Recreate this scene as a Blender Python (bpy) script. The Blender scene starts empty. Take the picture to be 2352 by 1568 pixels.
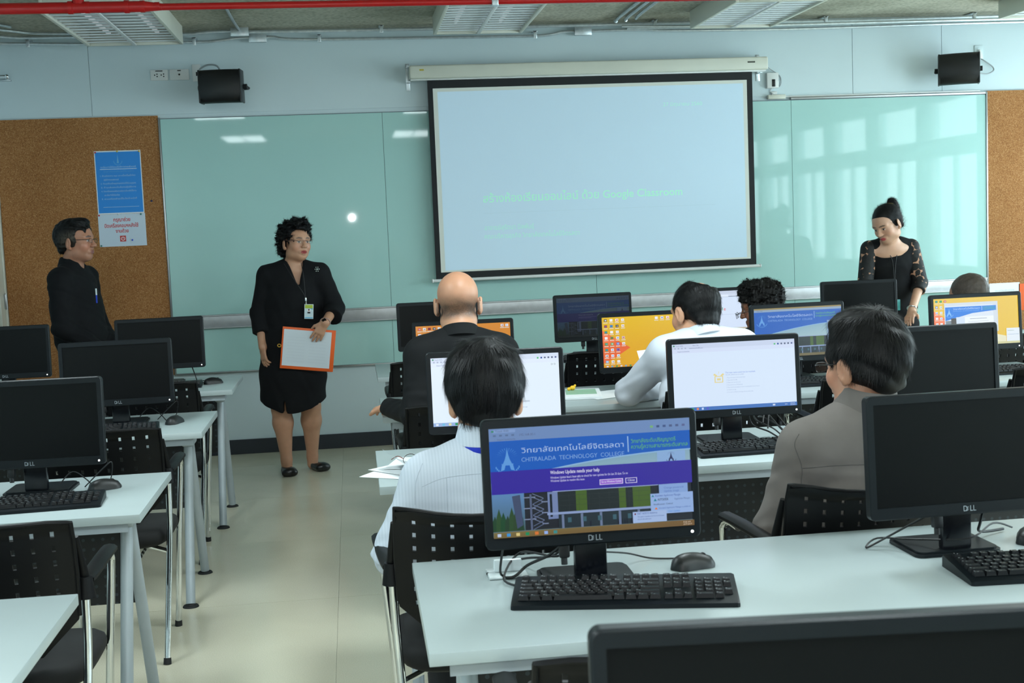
# Computer classroom seminar: two blocks of desks with monitors, glass board and projection screen on the front wall.
# World axes: X along the front wall (right), Y towards the front wall, Z up; metres.
import bpy, bmesh, math, random
import numpy as np
from mathutils import Vector, Matrix

scene = bpy.context.scene
COL = scene.collection
random.seed(7)
PI = math.pi
R = math.radians


def srgb(r, g, b):
    def f(v):
        v = v / 255.0
        return v / 12.92 if v <= 0.04045 else ((v + 0.055) / 1.055) ** 2.4
    return (f(r), f(g), f(b), 1.0)


# ------------------------------------------------------------------ camera
CAM_H = 1.5427
yaw, pitch, roll = 0.121918, 0.092978, -0.040949
fwd = Vector((math.sin(yaw) * math.cos(pitch), math.cos(yaw) * math.cos(pitch), -math.sin(pitch)))
rgt = Vector((math.cos(yaw), -math.sin(yaw), 0))
upv = rgt.cross(fwd)
r2 = rgt * math.cos(roll) + upv * math.sin(roll)
u2 = -rgt * math.sin(roll) + upv * math.cos(roll)
cam_data = bpy.data.cameras.new('camera')
cam = bpy.data.objects.new('camera', cam_data)
COL.objects.link(cam)
cam.matrix_world = Matrix(((r2.x, u2.x, -fwd.x, 0), (r2.y, u2.y, -fwd.y, 0), (r2.z, u2.z, -fwd.z, CAM_H), (0, 0, 0, 1)))
cam_data.sensor_width = 36.0
cam_data.sensor_fit = 'HORIZONTAL'
cam_data.lens = 36.0 * 2926.99 / 2352.0
cam_data.clip_start = 0.05
cam_data.dof.use_dof = True
cam_data.dof.focus_distance = 5.2
cam_data.dof.aperture_fstop = 11.0
scene.camera = cam
scene.cycles.adaptive_threshold = 0.08
scene.cycles.adaptive_min_samples = 16
scene.cycles.max_bounces = 5
scene.cycles.diffuse_bounces = 3
scene.cycles.glossy_bounces = 3
scene.cycles.transparent_max_bounces = 6

# ------------------------------------------------------------------ view, world, daylight, flash
vs = scene.view_settings
vs.view_transform = 'Standard'
vs.look = 'None'
vs.exposure = 0.0
vs.gamma = 1.0
vs.use_curve_mapping = False

world = bpy.data.worlds.new('sky')
scene.world = world
world.use_nodes = True
bg = world.node_tree.nodes['Background']
bg.inputs[0].default_value = (0.73, 0.93, 1.0, 1)
bg.inputs[1].default_value = 11.0

XL, XR, YF, YB, ZC = -2.37, 5.95, 9.038, -4.5, 2.92      # inner faces of the room
# window openings in the right wall: lower sashes and clerestory panes (y0, y1, z0, z1)
WINS = []
for i in range(10):  # last bay, out of view, added to brighten the front wall's right end
    y0 = -3.9 + i * 1.32
    WINS.append((y0, y0 + 1.10, 0.90, 2.06))
    WINS.append((y0, y0 + 1.10, 2.18, 2.62))
for z0, z1 in ((0.90, 2.06), (2.18, 2.62)):               # portals steer daylight sampling through the two window bands
    ld = bpy.data.lights.new('window_portal', 'AREA')
    ld.shape = 'RECTANGLE'
    ld.size = 13.0
    ld.size_y = z1 - z0
    ld.cycles.is_portal = True
    lo = bpy.data.objects.new('window_portal', ld)
    COL.objects.link(lo)
    lo.matrix_world = Matrix(((0, 0, 1, XR + 0.16), (1, 0, 0, 2.59), (0, 1, 0, (z0 + z1) / 2), (0, 0, 0, 1)))
# the photographer's flash, just above the lens
fl = bpy.data.lights.new('camera_flash', 'POINT')
fl.energy = 46.0
fl.shadow_soft_size = 0.018
fl.color = (0.95, 0.98, 1.0)
flo = bpy.data.objects.new('camera_flash', fl)
flo.location = (0.03, 0.0, CAM_H + 0.16)
COL.objects.link(flo)
LAMP_POWER = 43.0          # each lit ceiling fixture (the front row is off)


# ------------------------------------------------------------------ helpers
def tag(o, label=None, cat=None, group=None, kind=None):
    if label: o['label'] = label
    if cat: o['category'] = cat
    if group: o['group'] = group
    if kind: o['kind'] = kind
    return o


def thing(name, label, cat, loc=(0, 0, 0), rotz=0.0, group=None):
    o = bpy.data.objects.new(name, None)
    o.empty_display_size = 0.1
    COL.objects.link(o)
    o.location = loc
    o.rotation_euler = (0, 0, rotz)
    return tag(o, label, cat, group)


def link_mesh(name, me, mat=None, parent=None, loc=None, rot=None):
    o = bpy.data.objects.new(name, me)
    COL.objects.link(o)
    if mat is not None and not me.materials:
        me.materials.append(mat)
    if parent is not None: o.parent = parent
    if loc is not None: o.location = loc
    if rot is not None: o.rotation_euler = rot
    return o


def copy_tree(o, parent=None):
    c = o.copy()
    COL.objects.link(c)
    c.parent = parent
    for ch in list(o.children):
        copy_tree(ch, c)
    return c


def basis(z, x=None):
    z = Vector(z).normalized()
    x = Vector(x) if x is not None else (Vector((1, 0, 0)) if abs(z.x) < 0.9 else Vector((0, 1, 0)))
    y = z.cross(x).normalized()
    x = y.cross(z)
    return Matrix((x, y, z)).transposed()


def smooth_path(pts, sub=6, closed=False):
    P = [Vector(p) for p in pts]
    n = len(P)
    out = []
    rng = range(n) if closed else range(n - 1)
    for i in rng:
        if closed:
            p0, p1, p2, p3 = P[i - 1], P[i], P[(i + 1) % n], P[(i + 2) % n]
        else:
            p0, p1, p2, p3 = P[max(i - 1, 0)], P[i], P[i + 1], P[min(i + 2, n - 1)]
        for j in range(sub):
            t = j / sub
            out.append(0.5 * ((2 * p1) + (p2 - p0) * t + (2 * p0 - 5 * p1 + 4 * p2 - p3) * t * t + (3 * p1 - p0 - 3 * p2 + p3) * t ** 3))
    if not closed: out.append(P[-1])
    return out


class MB:
    def __init__(s):
        s.bm = bmesh.new()

    def box(s, c, size, bev=0.0, rot=None, seg=2):
        M = Matrix.Translation(c) @ (rot.to_4x4() if rot is not None else Matrix.Identity(4)) @ Matrix.Diagonal((*size, 1))
        g = bmesh.ops.create_cube(s.bm, size=1.0, matrix=M)
        if bev > 0:
            es = set()
            for v in g['verts']: es.update(v.link_edges)
            bmesh.ops.bevel(s.bm, geom=list(es), offset=bev, offset_type='OFFSET', segments=seg, profile=0.5, affect='EDGES', clamp_overlap=True)
        return s

    def b(s, x0, x1, y0, y1, z0, z1, bev=0.0, seg=2):
        return s.box(((x0 + x1) / 2, (y0 + y1) / 2, (z0 + z1) / 2), (x1 - x0, y1 - y0, z1 - z0), bev, None, seg)

    def cyl(s, a, b_, r1, r2=None, n=16, caps=True):
        a, b_ = Vector(a), Vector(b_)
        r2_ = r1 if r2 is None else r2
        d = b_ - a
        M = Matrix.Translation((a + b_) / 2) @ basis(d).to_4x4()
        bmesh.ops.create_cone(s.bm, cap_ends=caps, cap_tris=False, segments=n, radius1=r1, radius2=r2_, depth=d.length, matrix=M)
        return s

    def ell(s, c, r, rot=None, u=16, v=10):
        M = Matrix.Translation(c) @ (rot.to_4x4() if rot is not None else Matrix.Identity(4)) @ Matrix.Diagonal((*r, 1))
        bmesh.ops.create_uvsphere(s.bm, u_segments=u, v_segments=v, radius=1.0, matrix=M)
        return s

    def tube(s, pts, r, n=8, closed=False, sub=0, flat=None):
        P = smooth_path(pts, sub, closed) if sub else [Vector(p) for p in pts]
        m = len(P)
        rings = []
        prev = None
        for i, p in enumerate(P):
            t = (P[(i + 1) % m] - P[i - 1]) if closed else (P[min(i + 1, m - 1)] - P[max(i - 1, 0)])
            t = t.normalized()
            if prev is None:
                prev = Vector((0, 0, 1)) if abs(t.z) < 0.9 else Vector((1, 0, 0))
            x = (prev - t * prev.dot(t)).normalized()
            prev = x
            y = t.cross(x)
            rr = r(i / max(m - 1, 1)) if callable(r) else r
            ra, rb = (rr, rr) if flat is None else (rr * flat[0], rr * flat[1])
            rings.append([s.bm.verts.new(p + x * ra * math.cos(2 * PI * k / n) + y * rb * math.sin(2 * PI * k / n)) for k in range(n)])
        for i in range(m if closed else m - 1):
            A, B = rings[i], rings[(i + 1) % m]
            for k in range(n):
                s.bm.faces.new((A[k], A[(k + 1) % n], B[(k + 1) % n], B[k]))
        if not closed:
            s.bm.faces.new(rings[0][::-1])
            s.bm.faces.new(rings[-1])
        return s

    def prism(s, pts2, M, depth):
        """outline in local xy, extruded along local z by depth"""
        lo = [s.bm.verts.new(M @ Vector((x, y, 0))) for x, y in pts2]
        hi = [s.bm.verts.new(M @ Vector((x, y, depth))) for x, y in pts2]
        n = len(lo)
        s.bm.faces.new(lo[::-1])
        s.bm.faces.new(hi)
        for i in range(n):
            s.bm.faces.new((lo[i], lo[(i + 1) % n], hi[(i + 1) % n], hi[i]))
        return s

    def loft(s, rings, caps=True):
        vs_ = [[s.bm.verts.new(p) for p in ring] for ring in rings]
        n = len(vs_[0])
        for A, B in zip(vs_, vs_[1:]):
            for k in range(n):
                s.bm.faces.new((A[k], A[(k + 1) % n], B[(k + 1) % n], B[k]))
        if caps:
            s.bm.faces.new(vs_[0][::-1])
            s.bm.faces.new(vs_[-1])
        return s

    def quad(s, *pts):
        s.bm.faces.new([s.bm.verts.new(p) for p in pts])
        return s

    def mesh(s, name, angle=35):
        bmesh.ops.recalc_face_normals(s.bm, faces=s.bm.faces[:])
        me = bpy.data.meshes.new(name)
        s.bm.to_mesh(me)
        s.bm.free()
        if angle:
            for p in me.polygons: p.use_smooth = True
            me.set_sharp_from_angle(angle=R(angle))
        return me

    def build(s, name, mat, parent=None, loc=None, rot=None, angle=35):
        return link_mesh(name, s.mesh(name, angle), mat, parent, loc, rot)


MATS = {}


def mat(name, col, rough=0.5, metal=0.0, var=None, bump=None, spec=0.5, coat=0.0, emit=None, attr=None, ani=None):
    """procedural Principled material; var=(scale, amount) colour mottling, bump=(scale, strength, distance)"""
    if name in MATS: return MATS[name]
    m = bpy.data.materials.new(name)
    m.use_nodes = True
    nt = m.node_tree
    P = nt.nodes['Principled BSDF']
    P.inputs['Base Color'].default_value = col
    P.inputs['Roughness'].default_value = rough
    P.inputs['Metallic'].default_value = metal
    P.inputs['Specular IOR Level'].default_value = spec
    P.inputs['Coat Weight'].default_value = coat
    P.inputs['Coat Roughness'].default_value = 0.05
    tc = nt.nodes.new('ShaderNodeTexCoord')
    src = None
    if attr:
        at = nt.nodes.new('ShaderNodeAttribute')
        at.attribute_name = attr
        src = at.outputs['Color']
        nt.links.new(src, P.inputs['Base Color'])
    if var:
        nz = nt.nodes.new('ShaderNodeTexNoise')
        nz.inputs['Scale'].default_value = var[0]
        nz.inputs['Detail'].default_value = 5
        nt.links.new(tc.outputs['Object'], nz.inputs['Vector'])
        mx = nt.nodes.new('ShaderNodeMix')
        mx.data_type = 'RGBA'
        mx.blend_type = 'MULTIPLY'
        mx.inputs['Factor'].default_value = 1.0
        rp = nt.nodes.new('ShaderNodeMapRange')
        rp.inputs['From Min'].default_value = 0.3
        rp.inputs['From Max'].default_value = 0.7
        rp.inputs['To Min'].default_value = 1 - var[1]
        rp.inputs['To Max'].default_value = 1 + var[1]
        nt.links.new(nz.outputs['Fac'], rp.inputs['Value'])
        if src is None: mx.inputs['A'].default_value = col
        else: nt.links.new(src, mx.inputs['A'])
        nt.links.new(rp.outputs['Result'], mx.inputs['B'])
        nt.links.new(mx.outputs['Result'], P.inputs['Base Color'])
    if bump:
        nb = nt.nodes.new('ShaderNodeTexNoise')
        nb.inputs['Scale'].default_value = bump[0]
        nb.inputs['Detail'].default_value = 4
        if ani:
            mp = nt.nodes.new('ShaderNodeMapping')
            mp.inputs['Scale'].default_value = ani
            nt.links.new(tc.outputs['Object'], mp.inputs['Vector'])
            nt.links.new(mp.outputs['Vector'], nb.inputs['Vector'])
        else:
            nt.links.new(tc.outputs['Object'], nb.inputs['Vector'])
        bn = nt.nodes.new('ShaderNodeBump')
        bn.inputs['Strength'].default_value = bump[1]
        bn.inputs['Distance'].default_value = bump[2]
        nt.links.new(nb.outputs['Fac'], bn.inputs['Height'])
        nt.links.new(bn.outputs['Normal'], P.inputs['Normal'])
    if emit:
        P.inputs['Emission Color'].default_value = emit[0]
        P.inputs['Emission Strength'].default_value = emit[1]
    MATS[name] = m
    return m


M_wall = mat('wall paint', srgb(206, 222, 226), 0.32, var=(1.5, 0.02), bump=(60, 0.03, 0.002), spec=0.5)
M_seam = mat('panel joint', srgb(120, 130, 138), 0.8)
M_base = mat('dark skirting', srgb(38, 44, 52), 0.45, var=(6, 0.1))
M_alu = mat('brushed aluminium', srgb(176, 178, 180), 0.32, 1.0, bump=(90, 0.05, 0.001))
M_tray = mat('tray aluminium', srgb(196, 196, 198), 0.45, 0.6, var=(20, 0.08))
M_galv = mat('galvanised steel', srgb(206, 214, 218), 0.30, 0.7, var=(30, 0.12))
M_chrome = mat('chrome', srgb(225, 228, 230), 0.06, 1.0, bump=(8, 0.01, 0.001))
M_white = mat('white enamel', srgb(226, 228, 226), 0.35, var=(8, 0.03))
M_cream = mat('cream enamel', srgb(214, 214, 200), 0.4, var=(6, 0.03))
M_red = mat('red pipe paint', srgb(190, 26, 26), 0.28, var=(9, 0.08), bump=(25, 0.04, 0.002))
M_black = mat('black plastic', srgb(12, 14, 16), 0.42, var=(12, 0.12), bump=(500, 0.06, 0.0004))
M_bezel = mat('monitor bezel plastic', srgb(12, 18, 22), 0.40, var=(30, 0.08), bump=(700, 0.05, 0.0003), spec=0.25)
M_panel = mat('dark screen panel', srgb(9, 11, 12), 0.35, var=(3, 0.06), spec=0.14)
M_neck = mat('gloss black stand', srgb(8, 11, 17), 0.25, var=(10, 0.1))
M_key = mat('key caps', srgb(15, 17, 20), 0.36, var=(40, 0.1), spec=0.3)
M_keyprint = mat('key print', srgb(150, 155, 158), 0.6, var=(50, 0.1))
M_desk = mat('white desk laminate', srgb(168, 180, 181), 0.30, var=(3, 0.015), bump=(220, 0.03, 0.0006))
M_deskleg = mat('silver desk leg', srgb(168, 178, 184), 0.42, 0.15, var=(10, 0.05))
M_foot = mat('black rubber foot', srgb(20, 22, 24), 0.7, var=(20, 0.1))
M_chair = mat('black chair shell', srgb(11, 12, 14), 0.42, var=(14, 0.1), bump=(300, 0.05, 0.0005), spec=0.22)
M_seat = mat('black seat fabric', srgb(10, 11, 12), 0.85, var=(40, 0.15), bump=(600, 0.2, 0.001))
M_cable = mat('black cable', srgb(18, 20, 22), 0.5, var=(10, 0.1))
M_wcable = mat('grey cable', srgb(150, 158, 160), 0.5, var=(10, 0.1))
M_paper = mat('white paper', srgb(232, 236, 238), 0.7, var=(5, 0.02))
M_orange = mat('orange card', srgb(236, 98, 32), 0.5, var=(10, 0.05))
M_glass = mat('clear lens', (0.9, 0.95, 0.95, 1), 0.05)
# ================================================================== STRUCTURE
def node_mat(name, build, rough=0.5, spec=0.5):
    m = bpy.data.materials.new(name)
    m.use_nodes = True
    nt = m.node_tree
    P = nt.nodes['Principled BSDF']
    P.inputs['Roughness'].default_value = rough
    P.inputs['Specular IOR Level'].default_value = spec
    tc = nt.nodes.new('ShaderNodeTexCoord')
    build(nt, P, tc)
    MATS[name] = m
    return m


def noise(nt, tc, scale, detail=4, rough=0.55):
    n = nt.nodes.new('ShaderNodeTexNoise')
    n.inputs['Scale'].default_value = scale
    n.inputs['Detail'].default_value = detail
    n.inputs['Roughness'].default_value = rough
    nt.links.new(tc.outputs['Object'], n.inputs['Vector'])
    return n.outputs['Fac']


def ramp(nt, fac, stops):
    r_ = nt.nodes.new('ShaderNodeValToRGB')
    cr = r_.color_ramp
    while len(cr.elements) < len(stops): cr.elements.new(0.5)
    for e, (p, c) in zip(cr.elements, stops):
        e.position = p
        e.color = c
    nt.links.new(fac, r_.inputs['Fac'])
    return r_.outputs['Color']


def mixc(nt, a, b, fac, mode='MIX'):
    x = nt.nodes.new('ShaderNodeMix')
    x.data_type = 'RGBA'
    x.blend_type = mode
    if isinstance(fac, float): x.inputs['Factor'].default_value = fac
    else: nt.links.new(fac, x.inputs['Factor'])
    for k, v in (('A', a), ('B', b)):
        if isinstance(v, tuple): x.inputs[k].default_value = v
        else: nt.links.new(v, x.inputs[k])
    return x.outputs['Result']


def bump(nt, P, h, strength, dist):
    b = nt.nodes.new('ShaderNodeBump')
    b.inputs['Strength'].default_value = strength
    b.inputs['Distance'].default_value = dist
    nt.links.new(h, b.inputs['Height'])
    nt.links.new(b.outputs['Normal'], P.inputs['Normal'])


def _floor(nt, P, tc):
    c1 = ramp(nt, noise(nt, tc, 1.3, 6), [(0.3, srgb(206, 200, 176)), (0.7, srgb(217, 211, 188))])
    c2 = ramp(nt, noise(nt, tc, 260, 2), [(0.35, srgb(188, 182, 160)), (0.65, srgb(226, 221, 200))])
    nt.links.new(mixc(nt, c1, c2, 0.35), P.inputs['Base Color'])
    rr = nt.nodes.new('ShaderNodeMapRange')
    nt.links.new(noise(nt, tc, 5, 5), rr.inputs['Value'])
    rr.inputs['To Min'].default_value = 0.16
    rr.inputs['To Max'].default_value = 0.30
    nt.links.new(rr.outputs['Result'], P.inputs['Roughness'])


def _cork(nt, P, tc):
    v = nt.nodes.new('ShaderNodeTexVoronoi')
    v.inputs['Scale'].default_value = 230
    nt.links.new(tc.outputs['Object'], v.inputs['Vector'])
    sep = nt.nodes.new('ShaderNodeSeparateColor')
    nt.links.new(v.outputs['Color'], sep.inputs['Color'])
    c1 = ramp(nt, sep.outputs['Red'], [(0.0, srgb(140, 92, 52)), (0.4, srgb(166, 114, 68)), (0.75, srgb(176, 124, 78)), (1.0, srgb(196, 150, 102))])
    c2 = ramp(nt, noise(nt, tc, 2.2, 5), [(0.35, srgb(228, 222, 214)), (0.65, srgb(255, 255, 255))])
    nt.links.new(mixc(nt, c1, c2, 0.5, 'MULTIPLY'), P.inputs['Base Color'])
    bump(nt, P, v.outputs['Distance'], 0.35, 0.002)


def _conc(nt, P, tc):
    c1 = ramp(nt, noise(nt, tc, 1.8, 8, 0.65), [(0.3, srgb(160, 156, 138)), (0.5, srgb(190, 186, 168)), (0.72, srgb(210, 206, 188))])
    c2 = ramp(nt, noise(nt, tc, 40, 4), [(0.3, srgb(190, 190, 185)), (0.6, srgb(255, 255, 255))])
    nt.links.new(mixc(nt, c1, c2, 0.8, 'MULTIPLY'), P.inputs['Base Color'])
    bump(nt, P, noise(nt, tc, 14, 6), 0.4, 0.01)


def _modesty(nt, P, tc):
    sep = nt.nodes.new('ShaderNodeSeparateXYZ')
    nt.links.new(tc.outputs['Object'], sep.inputs[0])
    def wave(o):
        m = nt.nodes.new('ShaderNodeMath'); m.operation = 'MULTIPLY'; m.inputs[1].default_value = 2 * PI / 0.032
        nt.links.new(o, m.inputs[0])
        c = nt.nodes.new('ShaderNodeMath'); c.operation = 'COSINE'
        nt.links.new(m.outputs[0], c.inputs[0])
        return c.outputs[0]
    a = nt.nodes.new('ShaderNodeMath'); a.operation = 'ADD'
    nt.links.new(wave(sep.outputs[0]), a.inputs[0])
    nt.links.new(wave(sep.outputs[2]), a.inputs[1])
    g = nt.nodes.new('ShaderNodeMath'); g.operation = 'GREATER_THAN'; g.inputs[1].default_value = 1.45
    nt.links.new(a.outputs[0], g.inputs[0])
    nt.links.new(mixc(nt, srgb(19, 22, 27), srgb(52, 60, 68), g.outputs[0]), P.inputs['Base Color'])


M_floor = node_mat('polished stone floor', _floor, 0.2)
M_cork = node_mat('cork', _cork, 0.85, 0.2)
M_conc = node_mat('bare concrete', _conc, 0.85, 0.2)
M_modesty = node_mat('perforated black steel', _modesty, 0.45)
M_grout = mat('floor joint', srgb(110, 108, 98), 0.8)
M_gb = mat('teal back-painted glass', srgb(176, 215, 210), 0.03, spec=0.27, var=(0.7, 0.015), coat=0.0)
M_ceilpaint = mat('rear wall paint', srgb(205, 214, 220), 0.7, var=(2, 0.02))
M_pane = bpy.data.materials.new('window pane glass')
M_pane.use_nodes = True
_nt = M_pane.node_tree
_nt.nodes.remove(_nt.nodes['Principled BSDF'])
_tr = _nt.nodes.new('ShaderNodeBsdfTransparent')
_gl = _nt.nodes.new('ShaderNodeBsdfGlossy'); _gl.inputs['Roughness'].default_value = 0.02
_ms = _nt.nodes.new('ShaderNodeMixShader')
_ms.inputs[0].default_value = 0.06; _nt.links.new(_tr.outputs[0], _ms.inputs[1]); _nt.links.new(_gl.outputs[0], _ms.inputs[2])
_nt.links.new(_ms.outputs[0], _nt.nodes['Material Output'].inputs[0])
M_lens = M_pane


def struct(name, mb, m, label=None, parent=None):
    o = mb.build(name, m, parent)
    if parent is None: tag(o, label, None, None, 'structure')
    return o


# floor: bed plus large slabs with fine joints
floor = struct('floor', MB().b(XL, XR, YB, YF + 0.02, -0.14, -0.006), M_grout, 'pale beige polished stone slab floor with thin joints')
xs = [XL, -1.20, -0.13, 0.94, 2.01, 3.08, 4.15, 5.22, XR]
ys = [YB, -3.25, -2.18, -1.11, -0.04, 1.03, 2.10, 3.17, 4.24, 5.31, 6.38, 7.45, 8.52, YF + 0.02]
slab_cache = {}
for x0, x1 in zip(xs, xs[1:]):
    for y0, y1 in zip(ys, ys[1:]):
        key = (round(x1 - x0, 3), round(y1 - y0, 3))
        if key not in slab_cache:
            slab_cache[key] = MB().b(-key[0] / 2 + 0.0004, key[0] / 2 - 0.0004, -key[1] / 2 + 0.0010, key[1] / 2 - 0.0010, -0.02, 0).mesh('floor_slab')
        link_mesh('floor_slab', slab_cache[key], M_floor, floor, ((x0 + x1) / 2, (y0 + y1) / 2, 0))

ceiling = struct('ceiling', MB().b(XL - 0.1, XR + 0.1, YB - 0.1, YF + 0.12, ZC, ZC + 0.15), M_conc, 'bare grey concrete ceiling slab')
wall_front = struct('wall_front', MB().b(XL - 0.1, XR + 0.1, YF + 0.006, YF + 0.12, -0.1, ZC), M_wall, 'pale blue-grey painted front wall behind the boards')
for x0, x1 in ((XL, -1.697), (-1.697, 3.687), (3.687, 4.371), (4.371, XR)):
    struct('wall_panel', MB().b(x0 + 0.0015, x1 - 0.0015, YF, YF + 0.005, 2.374, ZC - 0.001, 0.001, 1), M_wall, parent=wall_front)
wall_left = struct('wall_left', MB().b(XL - 0.1, XL, YB, YF + 0.01, -0.1, ZC), M_wall, 'plain left side wall beside the cork board')
wall_back = struct('wall_back', MB().b(XL - 0.1, XR + 0.1, YB - 0.1, YB, -0.1, ZC), M_ceilpaint, 'plain rear wall')
# right wall with window openings
wr = MB()
wr.b(XR, XR + 0.16, YB, YF + 0.01, -0.1, 0.90)
wr.b(XR, XR + 0.16, YB, YF + 0.01, 2.06, 2.18)
wr.b(XR, XR + 0.16, YB, YF + 0.01, 2.62, ZC)
edges = [YB]
for i in range(0, len(WINS), 2): edges += [WINS[i][0], WINS[i][1]]
edges.append(YF + 0.01)
for a, b_ in zip(edges[0::2], edges[1::2]):
    wr.b(XR, XR + 0.16, a, b_, 0.90, 2.06).b(XR, XR + 0.16, a, b_, 2.18, 2.62)
wall_right = struct('wall_right', wr, M_wall, 'right side wall pierced by a row of windows')
for n, (y0, y1, z0, z1) in enumerate(WINS):
    w = MB()
    t = 0.035
    w.b(XR + 0.04, XR + 0.10, y0, y1, z0, z0 + t).b(XR + 0.04, XR + 0.10, y0, y1, z1 - t, z1)
    w.b(XR + 0.04, XR + 0.10, y0, y0 + t, z0 + t, z1 - t).b(XR + 0.04, XR + 0.10, y1 - t, y1, z0 + t, z1 - t)
    if z1 - z0 > 0.8:
        w.b(XR + 0.045, XR + 0.095, (y0 + y1) / 2 - 0.02, (y0 + y1) / 2 + 0.02, z0 + t, z1 - t)
    wo = struct('window_%d' % (n + 1), w, M_white, 'aluminium framed window in the right side wall')
    MB().b(XR + 0.065, XR + 0.070, y0 + t, y1 - t, z0 + t, z1 - t).build('pane', M_pane, wo)

struct('baseboard_front', MB().b(XL, XR, YF - 0.012, YF + 0.006, 0.0, 0.102, 0.002, 1), M_base, 'dark skirting board along the front wall')
struct('baseboard_left', MB().b(XL, XL + 0.012, YB, YF - 0.012, 0.0, 0.102, 0.002, 1), M_base, 'dark skirting board along the left side wall')
tr = struct('trim_1', MB().b(XL, -2.338, YF - 0.05, YF, 0.102, 1.80, 0.003, 1).b(XL, -2.345, YF - 0.16, YF - 0.052, 0.102, 1.80, 0.003, 1), M_cream, 'white upright trim with a latch in the corner by the cork board')
MB().b(-2.345, -2.330, YF - 0.075, YF - 0.055, 1.10, 1.20, 0.003).cyl((-2.333, YF - 0.065, 1.095), (-2.333, YF - 0.065, 1.205), 0.006).build('latch', M_alu, tr)

# ---------------------------------------------------------------- boards on the front wall
GX = [-1.250, 0.259, 1.735, 3.210, 4.700]
gb = thing('glass_whiteboard', 'long teal back-painted glass writing board with a metal tray across the front wall', 'whiteboard', (1.7, YF, 0.585))
def gpart(name, mb, m):
    o = mb.build(name, m, gb)
    o.matrix_parent_inverse = Matrix.Translation((-1.7, -YF, -0.585))
    return o
for x0, x1 in zip(GX, GX[1:]):
    gpart('upper_glass_panel', MB().b(x0 + 0.0012, x1 - 0.0012, YF - 0.020, YF - 0.014, 0.990, 2.340, 0.0008, 1), M_gb)
    gpart('lower_glass_panel', MB().b(x0 + 0.0012, x1 - 0.0012, YF - 0.020, YF - 0.014, 0.592, 0.895, 0.0008, 1), M_gb)
gpart('backing_board', MB().b(GX[0], GX[-1], YF - 0.0138, YF - 0.0005, 0.590, 2.345), M_seam)
gpart('tray', MB().b(GX[0], GX[-1], YF - 0.026, YF - 0.0142, 0.902, 0.982, 0.002).b(GX[0], GX[-1], YF - 0.055, YF - 0.024, 0.897, 0.903, 0.001).b(GX[0], GX[-1], YF - 0.034, YF - 0.0142, 0.980, 0.989, 0.002), M_tray)
gpart('bottom_trim', MB().b(GX[0], GX[-1], YF - 0.026, YF - 0.0005, 0.580, 0.591, 0.001), M_alu)
gpart('side_trim', MB().b(GX[0] - 0.012, GX[0] - 0.0005, YF - 0.026, YF - 0.0005, 0.580, 2.352, 0.001), M_alu)
gpart('side_trim', MB().b(GX[-1] + 0.0005, GX[-1] + 0.012, YF - 0.026, YF - 0.0005, 0.580, 2.360, 0.001), M_alu)
gpart('top_trim', MB().b(3.21, GX[-1], YF - 0.024, YF - 0.0005, 2.346, 2.362, 0.001), M_alu)
for x0, x1, lab in ((-2.335, -1.264, 'brown cork pin board on the wall behind the standing man'), (4.714, XR - 0.02, 'tan cork pin board at the window end of the front wall')):
    ck = tag(MB().b(x0, x1, YF - 0.016, YF - 0.0005, 0.585, 2.366, 0.001, 1).build('cork_board', M_cork), lab, 'cork board', 'cork boards on the front wall')


# ---------------------------------------------------------------- flat coloured pictures (posters, screens)
def text_polys(body, size, res=3, bold=0.0):
    c = bpy.data.curves.new('lettering', 'FONT')
    c.body = body
    c.size = size
    c.resolution_u = res
    c.offset = bold
    o = bpy.data.objects.new('lettering', c)
    me = bpy.data.meshes.new_from_object(o)
    vs_ = [(v.co.x, v.co.y) for v in me.vertices]
    fs = [tuple(p.vertices) for p in me.polygons]
    bpy.data.objects.remove(o)
    bpy.data.curves.remove(c)
    bpy.data.meshes.remove(me)
    return vs_, fs


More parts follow.
